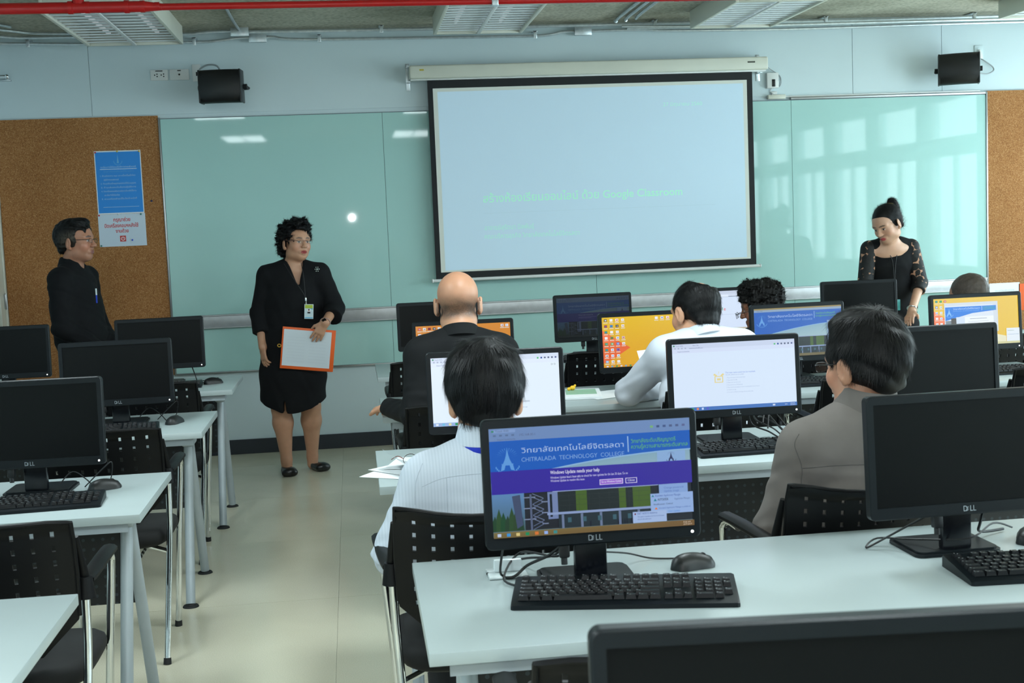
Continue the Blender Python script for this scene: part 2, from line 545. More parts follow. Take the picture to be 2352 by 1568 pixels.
class Flat:
    """flat print: layers of coloured polygons in the local xz plane, facing -y; each layer 0.15 mm further out"""
    def __init__(s, w, h):
        s.w, s.h, s.v, s.f, s.c, s.n = w, h, [], [], [], 0

    def poly(s, pts, col, cols=None):
        y = -0.00012 * s.n
        s.n += 1
        k = len(s.v)
        s.v += [(x, y, z) for x, z in pts]
        s.f.append(tuple(range(k, k + len(pts))))
        s.c.append(cols if cols else [col] * len(pts))

    def rect(s, x0, z0, x1, z1, col, cols=None):
        s.poly([(x0, z0), (x1, z0), (x1, z1), (x0, z1)], col, cols)

    def text(s, body, x, z, size, col, width=None, align='L', bold=0.0, shear=0.0, rise=None):
        vs_, fs = text_polys(body, 1.0, 3, bold)
        if not vs_: return
        xa = min(v[0] for v in vs_)
        xb = max(v[0] for v in vs_)
        sx = size if width is None else width / (xb - xa)
        off = {'L': 0, 'C': (xb - xa) * sx / 2, 'R': (xb - xa) * sx}[align]
        y = -0.00012 * s.n
        s.n += 1
        k = len(s.v)
        s.v += [(x - off + (a - xa) * sx + shear * b * size, y, z + b * size) for a, b in vs_]
        for f in fs:
            s.f.append(tuple(k + i for i in f))
            s.c.append([col] * len(f))

    def disc(s, x, z, r, col, n=16, rz=None):
        s.poly([(x + r * math.cos(2 * PI * i / n), z + (rz or r) * math.sin(2 * PI * i / n)) for i in range(n)], col)

    def ring(s, x, z, r, w, col, a0=0, a1=2 * PI, n=24):
        for i in range(n):
            a, b = a0 + (a1 - a0) * i / n, a0 + (a1 - a0) * (i + 1) / n
            s.poly([(x + r * math.cos(a), z + r * math.sin(a)), (x + (r + w) * math.cos(a), z + (r + w) * math.sin(a)),
                    (x + (r + w) * math.cos(b), z + (r + w) * math.sin(b)), (x + r * math.cos(b), z + r * math.sin(b))], col)
            s.n -= 1
        s.n += 1

    def build(s, name, m, parent=None, loc=None, rot=None):
        me = bpy.data.meshes.new(name)
        me.from_pydata(s.v, [], s.f)
        at = me.color_attributes.new('col', 'FLOAT_COLOR', 'CORNER')
        flat = [x for f, cs in zip(s.f, s.c) for c in cs for x in c]
        at.data.foreach_set('color', flat)
        # faces look towards -y
        me.update()
        bm = bmesh.new(); bm.from_mesh(me)
        for f in bm.faces:
            f.normal_update()
            if f.normal.y > 0: f.normal_flip()
        bm.to_mesh(me); bm.free()
        return link_mesh(name, me, m, parent, loc, rot)


M_print = mat('printed paper', (1, 1, 1, 1), 0.5, attr='col', bump=(20, 0.02, 0.001))


def emissive(name, strength):
    def b(nt, P, tc):
        at = nt.nodes.new('ShaderNodeAttribute')
        at.attribute_name = 'col'
        nt.links.new(at.outputs['Color'], P.inputs['Emission Color'])
        P.inputs['Emission Strength'].default_value = strength
        P.inputs['Base Color'].default_value = srgb(18, 20, 22)
    return node_mat(name, b, 0.25, 0.4)


M_screen = emissive('lit screen', 1.0)
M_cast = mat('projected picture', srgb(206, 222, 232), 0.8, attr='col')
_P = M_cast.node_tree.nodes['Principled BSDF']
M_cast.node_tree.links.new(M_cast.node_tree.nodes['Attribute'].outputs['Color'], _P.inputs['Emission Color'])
_P.inputs['Emission Strength'].default_value = 0.16  # projector light is put into this colour and faint glow; no projector is built

# posters
blue = srgb(34, 140, 226)
F = Flat(0.305, 0.43)
F.rect(-0.154, -0.214, 0.154, 0.214, srgb(226, 234, 240))
F.rect(-0.148, -0.206, 0.148, 0.206, blue)
F.ring(0, 0.145, 0.026, 0.003, srgb(96, 172, 226), PI, 2 * PI, 12)
F.poly([(-0.006, 0.13), (0.006, 0.13), (0, 0.19)], srgb(110, 180, 228))
wt = srgb(176, 212, 240)
F.text('ระเบียบการใช้ห้องปฏิบัติการคอมพิวเตอร์', 0, 0.098, 0.017, wt, 0.235, 'C')
F.rect(-0.122, 0.088, 0.122, 0.0915, srgb(214, 232, 246))
F.text('วิทยาลัยเทคโนโลยีจิตรลดา', 0, 0.070, 0.012, srgb(96, 168, 222), 0.20, 'C')
for i, tx in enumerate(('1. ห้ามนำอาหาร ขนม และเครื่องดื่มเข้าห้อง', '    ปฏิบัติการคอมพิวเตอร์', '2. ห้ามเคลื่อนย้ายอุปกรณ์ก่อนได้รับอนุญาต', '3. ห้ามเล่นเกมในห้องปฏิบัติการ', '4. ปิดเครื่องคอมพิวเตอร์ทุกครั้งหลังใช้งาน', '    และเก็บเก้าอี้ให้เรียบร้อย', '5. หากเครื่องชำรุดให้แจ้งเจ้าหน้าที่')):
    F.text(tx, -0.122 + (0.02 if tx[0] == ' ' else 0), 0.040 - i * 0.026, 0.015, wt, (0.10 if tx[0] == ' ' else 0.232))
F.rect(-0.116, -0.168, 0.122, -0.1655, wt)
po = thing('poster', 'blue poster of white rules pinned to the brown cork board', 'poster', (-1.547, YF - 0.0166, 1.925), group='papers pinned on the cork board')
F.build('sheet', M_print, po)
for dx, dz, c in ((-0.145, 0.205, (200, 30, 40)), (0.0, 0.208, (220, 190, 60)), (0.145, 0.205, (220, 190, 60))):
    MB().ell((dx, -0.004, dz), (0.006, 0.005, 0.006), u=10, v=6).build('push_pin', mat('pin %d' % c[1], srgb(*c), 0.4, var=(9, .05)), po)
F = Flat(0.31, 0.22)
F.rect(-0.157, -0.11, 0.157, 0.11, srgb(206, 220, 234))
red = srgb(204, 30, 36)
F.text('กรุณาช่วย', 0.0, 0.060, 0.034, red, 0.112, 'C', 0.02)
F.text('ปิดเครื่องคอมฯหลังใช้', -0.005, 0.020, 0.034, red, 0.225, 'C', 0.02)
F.text('งานด้วย', -0.003, -0.016, 0.032, red, 0.085, 'C', 0.02)
F.rect(-0.020, -0.078, 0.020, -0.038, srgb(196, 64, 64))
F.ring(0, -0.058, 0.0095, 0.004, srgb(240, 240, 244), R(125), R(415), 14)
F.rect(-0.002, -0.058, 0.002, -0.044, srgb(240, 240, 244))
po2 = thing('poster', 'white notice with red lettering and power symbol under the blue poster', 'poster', (-1.547, YF - 0.0166, 1.600), group='papers pinned on the cork board')
F.build('sheet', M_print, po2)
for dx, dz, c in ((-0.148, 0.104, (200, 30, 40)), (-0.02, 0.108, (220, 226, 230)), (0.130, 0.104, (20, 130, 120)), (-0.146, -0.102, (16, 120, 110)), (0.062, -0.070, (20, 70, 200))):
    MB().ell((dx, -0.004, dz), (0.006, 0.005, 0.006), u=10, v=6).build('push_pin', mat('pin %d' % c[1], srgb(*c), 0.4, var=(9, .05)), po2)
tag(MB().ell((-1.340, YF - 0.020, 1.790), (0.008, 0.006, 0.006), u=10, v=6).build('push_pin', mat('navy pin', srgb(24, 40, 90), 0.4, var=(9, .05))), 'lone dark blue push pin beside the blue poster', 'push pin')
F = Flat(0.24, 0.16)
F.rect(-0.12, -0.08, 0.12, 0.08, srgb(236, 240, 244))
for i in range(3): F.text('ประกาศ วิทยาลัยเทคโนโลยี', 0, 0.02 - i * 0.03, 0.012, srgb(120, 150, 175), 0.15, 'C')
tag(F.build('notice_sheet', M_print, None, (4.842, YF - 0.0170, 0.862)), 'white notice sheet low on the tan cork board', 'paper', 'papers pinned on the cork board')
F = Flat(0.24, 0.2)
F.rect(-0.12, -0.10, 0.12, 0.10, srgb(236, 96, 30))
tag(F.build('orange_sheet', M_print, None, (5.075, YF - 0.0170, 0.83)), 'orange sheet low on the tan cork board', 'paper', 'papers pinned on the cork board')

# ---------------------------------------------------------------- projection screen
YS = 8.93
ps = thing('projection_screen', 'pull-down projection screen with black border and white casing', 'projection screen', (1.735, YS, 1.16))
def at0(o, p=(1.735, YS, 1.16)):
    o.matrix_parent_inverse = Matrix.Translation((-p[0], -p[1], -p[2]))
    return o
at0(MB().b(0.455, 2.998, YS - 0.06, YS + 0.05, 2.550, 2.640, 0.012, 3).build('casing', M_cream, ps))
at0(MB().b(0.462, 2.990, YS - 0.025, YS + 0.02, 2.541, 2.551, 0.002).build('casing_slot', M_white, ps))
for x in (0.437, 2.958):
    at0(MB().b(x, x + 0.028, YF - 0.006, YF - 0.001, 2.485, 2.672, 0.001).b(x + 0.002, x + 0.026, YS + 0.02, YF - 0.005, 2.640, 2.646).b(x + 0.002, x + 0.026, YS + 0.02, YF - 0.005, 2.535, 2.541)
        .cyl((x + 0.014, YF - 0.008, 2.66), (x + 0.014, YF - 0.002, 2.66), 0.005, n=8).cyl((x + 0.014, YF - 0.008, 2.495), (x + 0.014, YF - 0.002, 2.495), 0.005, n=8).build('bracket', M_galv, ps))
M_scr_white = mat('screen fabric', srgb(226, 228, 220), 0.75, var=(0.9, 0.01), bump=(300, 0.03, 0.0005))
M_scr_black = mat('screen black border', srgb(14, 18, 22), 0.7, var=(20, 0.1))
at0(MB().b(0.578, 2.895, YS - 0.001, YS + 0.001, 1.168, 2.548).build('border_fabric', M_scr_black, ps))
at0(MB().b(0.614, 2.854, YS - 0.0024, YS - 0.0011, 1.214, 2.486).build('screen_fabric', M_scr_white, ps))
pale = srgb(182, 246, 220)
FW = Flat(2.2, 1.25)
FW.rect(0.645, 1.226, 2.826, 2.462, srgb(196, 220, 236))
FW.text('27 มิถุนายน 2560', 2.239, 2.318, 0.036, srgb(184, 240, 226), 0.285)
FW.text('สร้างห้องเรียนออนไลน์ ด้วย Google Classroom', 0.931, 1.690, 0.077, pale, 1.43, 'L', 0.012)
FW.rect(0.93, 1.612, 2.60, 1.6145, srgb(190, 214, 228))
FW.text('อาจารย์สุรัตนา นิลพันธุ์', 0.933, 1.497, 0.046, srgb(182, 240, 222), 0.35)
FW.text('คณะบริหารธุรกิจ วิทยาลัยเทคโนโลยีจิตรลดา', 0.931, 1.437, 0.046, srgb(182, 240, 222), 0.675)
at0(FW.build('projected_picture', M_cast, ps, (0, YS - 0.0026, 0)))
at0(MB().cyl((0.553, YS, 1.158), (2.925, YS, 1.160), 0.011, n=12).ell((0.553, YS, 1.158), (0.008, 0.014, 0.014)).ell((2.925, YS, 1.160), (0.008, 0.014, 0.014)).build('weight_bar', M_white, ps))
for x, w in ((0.525, 0.03), (2.845, 0.055)):
    F = Flat(1, 1)
    F.rect(0, 0, w, 0.011, srgb(190, 170, 60) if x < 1 else srgb(70, 72, 60))
    at0(F.build('maker_plate', M_print, ps, (x, YS - 0.0612, 2.602 if x < 1 else 2.598)))
# screen switch box with its cord
sb = thing('switch_box', 'small white screen control box with black buttons on the wall', 'switch', (3.075, YF, 2.43))
p = (3.075, YF, 2.43)
at0(MB().b(3.030, 3.118, YF - 0.035, YF - 0.0005, 2.430, 2.540, 0.005).build('housing', M_white, sb), p)
at0(MB().b(3.066, 3.090, YF - 0.041, YF - 0.0345, 2.440, 2.492, 0.003).build('button_strip', M_black, sb), p)
for i in range(3): at0(MB().ell((3.078, YF - 0.042, 2.450 + i * 0.016), (0.006, 0.003, 0.005), u=8, v=6).build('button', M_foot, sb), p)
at0(MB().tube([(3.0, YS + 0.03, 2.60), (3.05, YF - 0.03, 2.57), (3.13, YF - 0.012, 2.52), (3.142, YF - 0.01, 2.47), (3.125, YF - 0.012, 2.44), (3.135, YF - 0.012, 2.50), (3.10, YF - 0.012, 2.54)], 0.003, 6, sub=6).build('cord', M_wcable, sb), p)
tk = thing('cable_trunking', 'white cable trunking running along the top of the glass board', 'trunking', (3.1, YF, 2.35))
p = (3.1, YF, 2.35)
at0(MB().b(3.036, 3.165, YF - 0.040, YF - 0.0005, 2.352, 2.382, 0.003).build('end_box', M_cream, tk), p)
at0(MB().b(3.166, 4.66, YF - 0.018, YF - 0.0005, 2.364, 2.3735, 0.002).build('channel', M_white, tk), p)
at0(MB().tube([(3.075, YF - 0.01, 2.43), (3.060, YF - 0.012, 2.41), (3.075, YF - 0.02, 2.395), (3.095, YF - 0.02, 2.378)], 0.003, 6, sub=5).b(3.07, 3.11, YF - 0.02, YF - 0.001, 2.383, 2.408, 0.004).build('cord', M_white, tk), p)

# ---------------------------------------------------------------- wall sockets, speakers, rail
for x0, x1, kind, lab in ((-1.296, -1.176, 0, 'white double power socket plate high on the wall'), (-1.168, -1.036, 1, 'white single outlet plate next to the double socket'), (-1.017, -0.957, 2, 'clear blank plate with a cable hole beside the speaker')):
    t = thing('wall_outlet', lab, 'outlet', ((x0 + x1) / 2, YF, 2.60), group='outlet plates on the front wall')
    cx = (x0 + x1) / 2
    p = (cx, YF, 2.60)
    at0(MB().b(x0 + 0.002, x1 - 0.002, YF - 0.010, YF - 0.0005, 2.602 if kind < 2 else 2.588, 2.674 if kind < 2 else 2.704, 0.003).build('plate', M_white, t), p)
    if kind == 0:
        at0(MB().b(cx - 0.024, cx + 0.024, YF - 0.012, YF - 0.0098, 2.662, 2.668).build('name_strip', M_black, t), p)
        for q in (-0.022, 0.022):
            at0(MB().cyl((cx + q - 0.008, YF - 0.012, 2.638), (cx + q - 0.008, YF - 0.009, 2.638), 0.0045, n=8).build('socket_hole', M_black, t), p)
            at0(MB().cyl((cx + q + 0.008, YF - 0.012, 2.644), (cx + q + 0.008, YF - 0.009, 2.644), 0.0045, n=8).build('socket_hole', M_black, t), p)
            at0(MB().cyl((cx + q + 0.008, YF - 0.012, 2.628), (cx + q + 0.008, YF - 0.009, 2.628), 0.0045, n=8).build('socket_hole', M_black, t), p)
    elif kind == 1:
        at0(MB().b(cx - 0.012, cx + 0.012, YF - 0.012, YF - 0.0098, 2.662, 2.668).build('name_strip', M_black, t), p)
        at0(MB().cyl((cx, YF - 0.013, 2.638), (cx, YF - 0.009, 2.638), 0.006, n=10).build('jack', M_foot, t), p)
    else:
        at0(MB().b(cx - 0.004, cx + 0.022, YF - 0.012, YF - 0.0098, 2.626, 2.652).build('cable_hole', M_black, t), p)


def speaker(cx, cz, yawz, lab, depth=0.16):
    """horizontal wall loudspeaker: wedge body, bowed grille, end caps, bracket; local -y looks into the room"""
    t = thing('wall_speaker', lab, 'speaker', (cx, YF - 0.20, cz), yawz, 'loudspeakers on the front wall')
    W, H = 0.27, 0.222
    rings = []
    for k in range(9):
        u = -1 + 2 * k / 8
        x = u * W / 2
        bow = 0.018 * (1 - u * u)
        prof = []
        for a in range(13):
            an = -PI / 2 + PI * a / 12
            prof.append((x, -0.06 - bow - 0.055 * math.cos(an) ** 0.7 if abs(math.cos(an)) > 1e-6 else -0.06 - bow, math.sin(an) * H / 2))
        prof += [(x * 0.92, 0.03, H * 0.40), (x * 0.85, 0.085, H * 0.24), (x * 0.85, 0.085, -H * 0.24), (x * 0.92, 0.03, -H * 0.40)]
        rings.append(prof)
    MB().loft(rings).build('body', M_black, t)
    for s in (-1, 1):
        MB().box((s * W * 0.5, -0.045, 0), (0.012, 0.13, H * 0.98), 0.005).build('end_cap', M_black, t)
        MB().cyl((s * (W / 2 + 0.006), 0.0, 0), (s * (W / 2 + 0.028), 0.0, 0), 0.018, n=14).build('bracket_knob', M_foot, t)
    MB().tube([(-W / 2 - 0.02, 0, 0), (-W / 2 - 0.02, 0.10, 0), (-W / 2 + 0.05, 0.135, 0), (W / 2 - 0.05, 0.135, 0), (W / 2 + 0.02, 0.10, 0), (W / 2 + 0.02, 0, 0)], 0.010, 8).build('bracket', M_foot, t)
    MB().b(-0.03, 0.03, 0.13, 0.198 + abs(math.sin(yawz)) * 0.0, -0.03, 0.03, 0.003).build('wall_mount', M_foot, t)
    MB().b(W * 0.40, W * 0.40 + 0.012, -0.118, -0.112, -0.018, 0.008, 0.001).build('badge', mat('gold badge', srgb(200, 160, 60), 0.4, 0.5, var=(30, .1)), t)
    return t


speaker(-0.800, 2.522, R(-6), 'black horizontal wall speaker beside the outlet plates')
speaker(4.400, 2.505, R(-24), 'black horizontal wall speaker above the window end of the glass board')
tag(MB().tube([(-0.972, YF - 0.012, 2.640), (-0.955, YF - 0.05, 2.668), (-0.90, YF - 0.07, 2.690), (-0.84, YF - 0.08, 2.680), (-0.815, YF - 0.10, 2.63)], 0.006, 8, sub=6).build('speaker_cable', M_wcable), 'grey cable looping from the blank plate to the speaker', 'cable')
t = thing('cable_outlet', 'small white conduit elbow above the window-end speaker', 'outlet', (4.66, YF, 2.6))
at0(MB().b(4.622, 4.690, YF - 0.006, YF - 0.0005, 2.60, 2.70, 0.002).build('plate', M_wall, t), (4.66, YF, 2.6))
at0(MB().cyl((4.655, YF - 0.02, 2.60), (4.655, YF - 0.02, 2.665), 0.018, 0.010, 12).cyl((4.655, YF - 0.02, 2.64), (4.655, YF - 0.001, 2.64), 0.012, n=10).build('elbow', M_white, t), (4.66, YF, 2.6))
tag(MB().tube([(4.66, YF - 0.03, 2.60), (4.70, YF - 0.03, 2.575), (4.755, YF - 0.02, 2.54), (4.755, YF - 0.03, 2.51), (4.69, YF - 0.06, 2.485), (4.60, YF - 0.10, 2.49)], 0.005, 8, sub=6).build('speaker_cable', M_wcable), 'grey cable looping round the window-end speaker', 'cable')
rl = thing('wall_rail', 'short chrome rail end on the wall beside the corner', 'rail', (-2.28, YF, 2.65))
at0(MB().tube([(-2.36, YF - 0.05, 2.648), (-2.225, YF - 0.05, 2.648)], 0.014, 12).ell((-2.222, YF - 0.05, 2.648), (0.016, 0.018, 0.018)).build('bar', M_chrome, rl), (-2.28, YF, 2.65))
at0(MB().b(-2.30, -2.205, YF - 0.030, YF - 0.0005, 2.622, 2.632, 0.002).b(-2.23, -2.21, YF - 0.06, YF - 0.0005, 2.630, 2.640, 0.002).build('mount', M_galv, rl), (-2.28, YF, 2.65))

# ---------------------------------------------------------------- ceiling services
def fixture(x0, x1, y0, y1, lab, power=1.0):
    zb = 2.80
    cx, cy = (x0 + x1) / 2, (y0 + y1) / 2
    t = thing('ceiling_light', lab, 'ceiling light', (cx, cy, zb), 0, 'louvred ceiling light boxes')
    w, l = (x1 - x0) / 2, (y1 - y0) / 2
    MB().b(-w, -w + 0.022, -l, l, 0, ZC - zb, 0.003).b(w - 0.022, w, -l, l, 0, ZC - zb, 0.003).b(-w + 0.022, w - 0.022, -l, -l + 0.022, 0, ZC - zb, 0.003).b(-w + 0.022, w - 0.022, l - 0.022, l, 0, ZC - zb, 0.003).build('frame', M_cream, t)
    MB().b(-w + 0.022, w - 0.022, -l + 0.022, l - 0.022, 0.100, ZC - zb - 0.002).build('reflector', M_white, t)
    MB().b(-0.012, 0.012, -l + 0.022, l - 0.022, -0.004, 0.004, 0.001).build('divider', M_white, t)
    n = 12
    key = round(w, 3)
    if key not in blade_cache:
        blade_cache[key] = MB().box((0, 0, 0.010), (2 * w - 0.046, 0.074, 0.004), 0, Matrix.Rotation(R(4), 3, 'X')).mesh('louvre_blade')
    for i in range(n):
        y = -l + 0.07 + (2 * l - 0.14) * i / (n - 1)
        link_mesh('louvre_blade', blade_cache[key], M_blade, t, (0, y, 0.006))
    for s in (-1, 1):
        MB().cyl((s * w * 0.5, -l + 0.06, 0.074), (s * w * 0.5, l - 0.06, 0.074), 0.013, n=10).build('tube_lamp', M_tubelamp, t)
    if power > 0:
        ld = bpy.data.lights.new('fixture_glow', 'AREA')
        ld.shape = 'RECTANGLE'
        ld.size, ld.size_y = 2 * w - 0.08, 2 * l - 0.08
        ld.energy = LAMP_POWER * power
        ld.color = (0.84, 0.97, 1.0)
        lo = bpy.data.objects.new('fixture_glow', ld)
        COL.objects.link(lo)
        lo.parent = t
        lo.location = (0, 0, -0.004)
    return t


blade_cache = {}
M_blade = mat('louvre blade', srgb(236, 242, 244), 0.4, 0.0, var=(10, 0.03))
M_tubelamp = mat('fluorescent tube', (0.9, 0.95, 1, 1), 0.3, emit=((0.92, 0.97, 1, 1), 0.25))
fixture(-1.645, -1.030, 7.45, 8.755, 'louvred ceiling light box above the brown cork board', 0.0)
fixture(0.610, 1.205, 7.47, 8.590, 'louvred ceiling light box above the projection screen', 0.0)
fixture(2.357, 2.934, 7.55, 8.590, 'louvred ceiling light box above the wall switch box', 0.0)
fixture(4.500, 5.090, 7.30, 8.452, 'louvred ceiling light box nearest the windows', 0.0)
for yy, row in ((3.6, 'over the middle desk rows'), (-0.1, 'over the photographer')):
    for x0, col_ in ((-1.645, 'on the cork board side'), (0.61, 'in line with the projection screen'), (2.357, 'on the window side')):
        fixture(x0, x0 + 0.6, yy, yy + 1.2, 'lit ceiling light box %s %s' % (row, col_))

rp = thing('sprinkler_pipe', 'red painted sprinkler pipe running across under the ceiling', 'pipe', (0, 7.0, 2.74))
p0 = (0, 7.0, 2.74)
at0(MB().tube([(XL, 7.0, 2.752), (-1.02, 7.0, 2.748)], 0.029, 16).tube([(-1.02, 7.0, 2.748), (-0.92, 7.0, 2.744)], lambda t_: 0.029 - 0.011 * t_, 16).build('main_run', M_red, rp), p0)
at0(MB().tube([(-0.92, 7.0, 2.744), (XR, 7.0, 2.728)], 0.018, 14).build('branch_run', M_red, rp), p0)
for x, r_ in ((-1.385, 0.034), (-1.30, 0.031), (-1.10, 0.034), (-1.02, 0.031), (-0.945, 0.022), (1.90, 0.021), (1.85, 0.022)):
    z = 2.752 - (x - XL) * 0.0029
    at0(MB().cyl((x - 0.012, 7.0, z), (x + 0.012, 7.0, z), r_, n=16).build('coupling', M_red, rp), p0)
at0(MB().cyl((-1.345, 7.0, 2.75), (-1.345, 7.0, ZC - 0.002), 0.020, n=14).cyl((-1.345, 7.0, 2.765), (-1.345, 7.0, 2.79), 0.03, n=14).build('tee_riser', M_red, rp), p0)
hz = 2.738
at0(MB().b(0.822, 0.858, 6.978, 7.022, hz - 0.024, hz + 0.03, 0.003).cyl((0.84, 7.0, hz + 0.02), (0.84, 7.0, ZC - 0.001), 0.005, n=8).build('hanger', M_galv, rp), p0)


def conduit(pts, lab, r_=0.010, sub=5):
    return tag(MB().tube(pts, r_, 8, sub=sub).build('conduit', M_galv), lab, 'conduit', 'galvanised conduits below the ceiling')


conduit([(XL + 0.03, 6.6, 2.862), (XL + 0.03, 8.6, 2.862), (-2.28, 8.92, 2.862), (-2.05, 8.975, 2.858), (-1.6, 8.98, 2.846), (-1.0, 8.98, 2.846), (-0.86, 8.98, 2.848), (-0.70, 8.985, 2.866), (-0.615, 8.985, 2.868)], 'galvanised conduit turning the corner above the brown cork board')
conduit([(-0.50, 8.985, 2.868), (-0.45, 8.985, 2.868), (-0.32, 8.98, 2.850), (0.2, 8.98, 2.842), (1.2, 8.98, 2.836), (1.42, 8.98, 2.838), (1.55, 8.985, 2.858), (1.63, 8.985, 2.860)], 'galvanised conduit running low over the projection screen')
conduit([(1.75, 8.985, 2.860), (2.1, 8.985, 2.862), (2.35, 8.98, 2.850), (3.2, 8.98, 2.842), (4.4, 8.98, 2.852), (XR - 0.02, 8.98, 2.86)], 'lowest galvanised conduit running toward the window wall')
conduit([(XL + 0.06, 6.4, 2.885), (XL + 0.06, 8.45, 2.885), (-2.18, 8.82, 2.885), (-1.9, 8.90, 2.886), (-1.05, 8.90, 2.888), (-0.95, 8.90, 2.892), (-0.85, 8.90, 2.899), (-0.73, 8.90, 2.900)], 'galvanised conduit ending at the square junction box')
conduit([(-0.61, 8.90, 2.893), (0.3, 8.90, 2.889), (1.3, 8.90, 2.888), (2.4, 8.90, 2.890), (3.8, 8.90, 2.882), (XR - 0.02, 8.90, 2.90)], 'long upper galvanised conduit from the junction box to the window wall', 0.012)
conduit([(1.95, 6.5, 2.905), (1.95, 8.55, 2.905), (1.96, 8.78, 2.898)], 'middle of three short galvanised conduits on the ceiling beside the louvred light', 0.011, 3)
conduit([(1.89, 6.5, 2.905), (1.89, 8.62, 2.905), (1.90, 8.82, 2.898)], 'first of three short galvanised conduits on the ceiling, nearest the screen light', 0.011, 3)
conduit([(2.01, 6.5, 2.905), (2.01, 8.48, 2.905), (2.02, 8.72, 2.898)], 'last of three short galvanised conduits on the ceiling beside the louvred light', 0.011, 3)
conduit([(1.94, 8.84, 2.866), (2.4, 8.84, 2.855), (3.0, 8.84, 2.852), (4.4, 8.84, 2.856), (XR - 0.02, 8.84, 2.86)], 'foremost galvanised conduit running toward the window wall', 0.010)
conduit([(2.00, 8.945, 2.868), (2.5, 8.945, 2.866), (4.4, 8.945, 2.872), (XR - 0.02, 8.945, 2.88)], 'middle galvanised conduit running toward the window wall', 0.010)
conduit([(XL + 0.14, 6.2, 2.90), (XL + 0.14, 8.25, 2.90), (-2.06, 8.72, 2.90), (-1.85, 8.83, 2.90), (-1.60, 8.84, 2.90)], 'inner galvanised conduit turning the corner', 0.010)
conduit([(XL + 0.21, 6.2, 2.905), (XL + 0.21, 8.1, 2.905), (XL + 0.30, 8.55, 2.905)], 'short galvanised conduit along the side wall', 0.010)
for x, y, z, s_, lab in ((-0.67, 8.90, 2.893, 0.056, 'square galvanised junction box with a grey flexible drop'), (-0.558, 8.985, 2.862, 0.055, 'galvanised junction box below the square one'), (1.69, 8.985, 2.858, 0.056, 'galvanised junction box above the middle of the projection screen')):
    j = thing('junction_box', lab, 'junction box', (x, y, z), 0, 'junction boxes on the conduits')
    MB().b(-s_, s_, -0.024, 0.024, -0.026, 0.026, 0.004).build('box', M_galv, j)
    MB().b(-s_ - 0.004, s_ + 0.004, -0.030, -0.0235, -0.029, 0.029, 0.002).build('cover', M_galv, j)
tag(MB().tube([(-0.672, 8.88, 2.905), (-0.675, 8.80, 2.906), (-0.68, 8.5, 2.908), (-0.68, 8.0, 2.908)], 0.010, 8, sub=6).build('flexible_conduit', M_wcable), 'grey flexible conduit rising from the square junction box', 'conduit')
for i, (x, y, z, lab) in enumerate(((-2.067, 8.975, 2.858, 'conduit clamp near the corner'), (-0.983, 8.98, 2.846, 'conduit clamp beside the cork board light'), (-0.144, 8.98, 2.848, 'conduit clamp above the plain glass panel'), (0.279, 8.90, 2.889, 'conduit clamp on the upper conduit'), (1.35, 8.98, 2.838, 'conduit clamp over the screen casing'), (2.189, 8.90, 2.885, 'conduit clamp beside the three ceiling conduits'), (3.434, 8.90, 2.882, 'conduit clamp above the window end of the board'), (4.55, 8.90, 2.886, 'conduit clamp above the window-end speaker'))):
    k = thing('conduit_clamp', 'galvanised ' + lab, 'clamp', (x, y, z), 0, 'clamps holding the conduits')
    MB().b(-0.012, 0.012, -0.018, -0.010, -0.024, 0.030, 0.002).b(-0.016, 0.016, -0.018, YF - y - 0.001, 0.022, 0.030, 0.001).build('strap', M_galv, k)
    MB().cyl((0, -0.024, -0.014), (0, -0.017, -0.014), 0.006, n=8).build('bolt', M_galv, k)
# ================================================================== DESKS
ZT = 0.74
desk_cache = {}


def leg_frame_meshes():
    leg = {}
    for s in (-1, 1):
        leg[s] = MB().tube([(0, s * 0.022, 0.706), (0, s * 0.030, 0.63), (0, s * 0.265, 0.012)], 0.0195, 16).mesh('leg')
    foot = MB().cyl((0, 0, 0), (0, 0, 0.007), 0.034, 0.030, 20).cyl((0, 0, 0.007), (0, 0, 0.016), 0.022, 0.018, 16).mesh('foot')
    br = MB().b(-0.028, 0.028, -0.06, 0.06, 0.640, 0.706, 0.014, 3).mesh('leg_bracket')
    return leg, foot, br


LEG, FOOT, BRK = leg_frame_meshes()


def desk(x0, x1, y0, y1, lab, rot=0.0):
    cx, cy = (x0 + x1) / 2, (y0 + y1) / 2
    t = thing('desk', lab, 'desk', (cx, cy, 0), rot, 'white computer desks in rows')
    w, d = (x1 - x0) / 2, (y1 - y0) / 2
    key = (round(w, 3), round(d, 3))
    if key not in desk_cache:
        desk_cache[key] = (MB().b(-w, w, -d, d, ZT - 0.026, ZT, 0.0015, 2).mesh('desk_top'),
                           MB().b(-w + 0.06, w - 0.06, -0.02, 0.02, ZT - 0.065, ZT - 0.0262).mesh('cross_rail'),
                           MB().b(-w + 0.13, w - 0.13, d - 0.10, d - 0.096, 0.32, ZT - 0.03, 0.001, 1).mesh('modesty_panel'),
                           MB().b(-w + 0.04, w - 0.04, -d + 0.025, -d + 0.030, ZT - 0.056, ZT - 0.0262).mesh('front_rail'))
    a, b_, c, e = desk_cache[key]
    link_mesh('desk_top', a, M_desk, t)
    link_mesh('cross_rail', b_, M_deskleg, t)
    link_mesh('modesty_panel', c, M_modesty, t)
    link_mesh('front_rail', e, M_deskleg, t)
    for sx in (-1, 1):
        lx = sx * (w - 0.095)
        link_mesh('leg_bracket', BRK, M_deskleg, t, (lx, 0, 0))
        for s in (-1, 1):
            lg = link_mesh('leg', LEG[s], M_deskleg, t, (lx, 0, 0))
            link_mesh('foot', FOOT, M_foot, lg, (0, s * 0.265, 0))
    return t


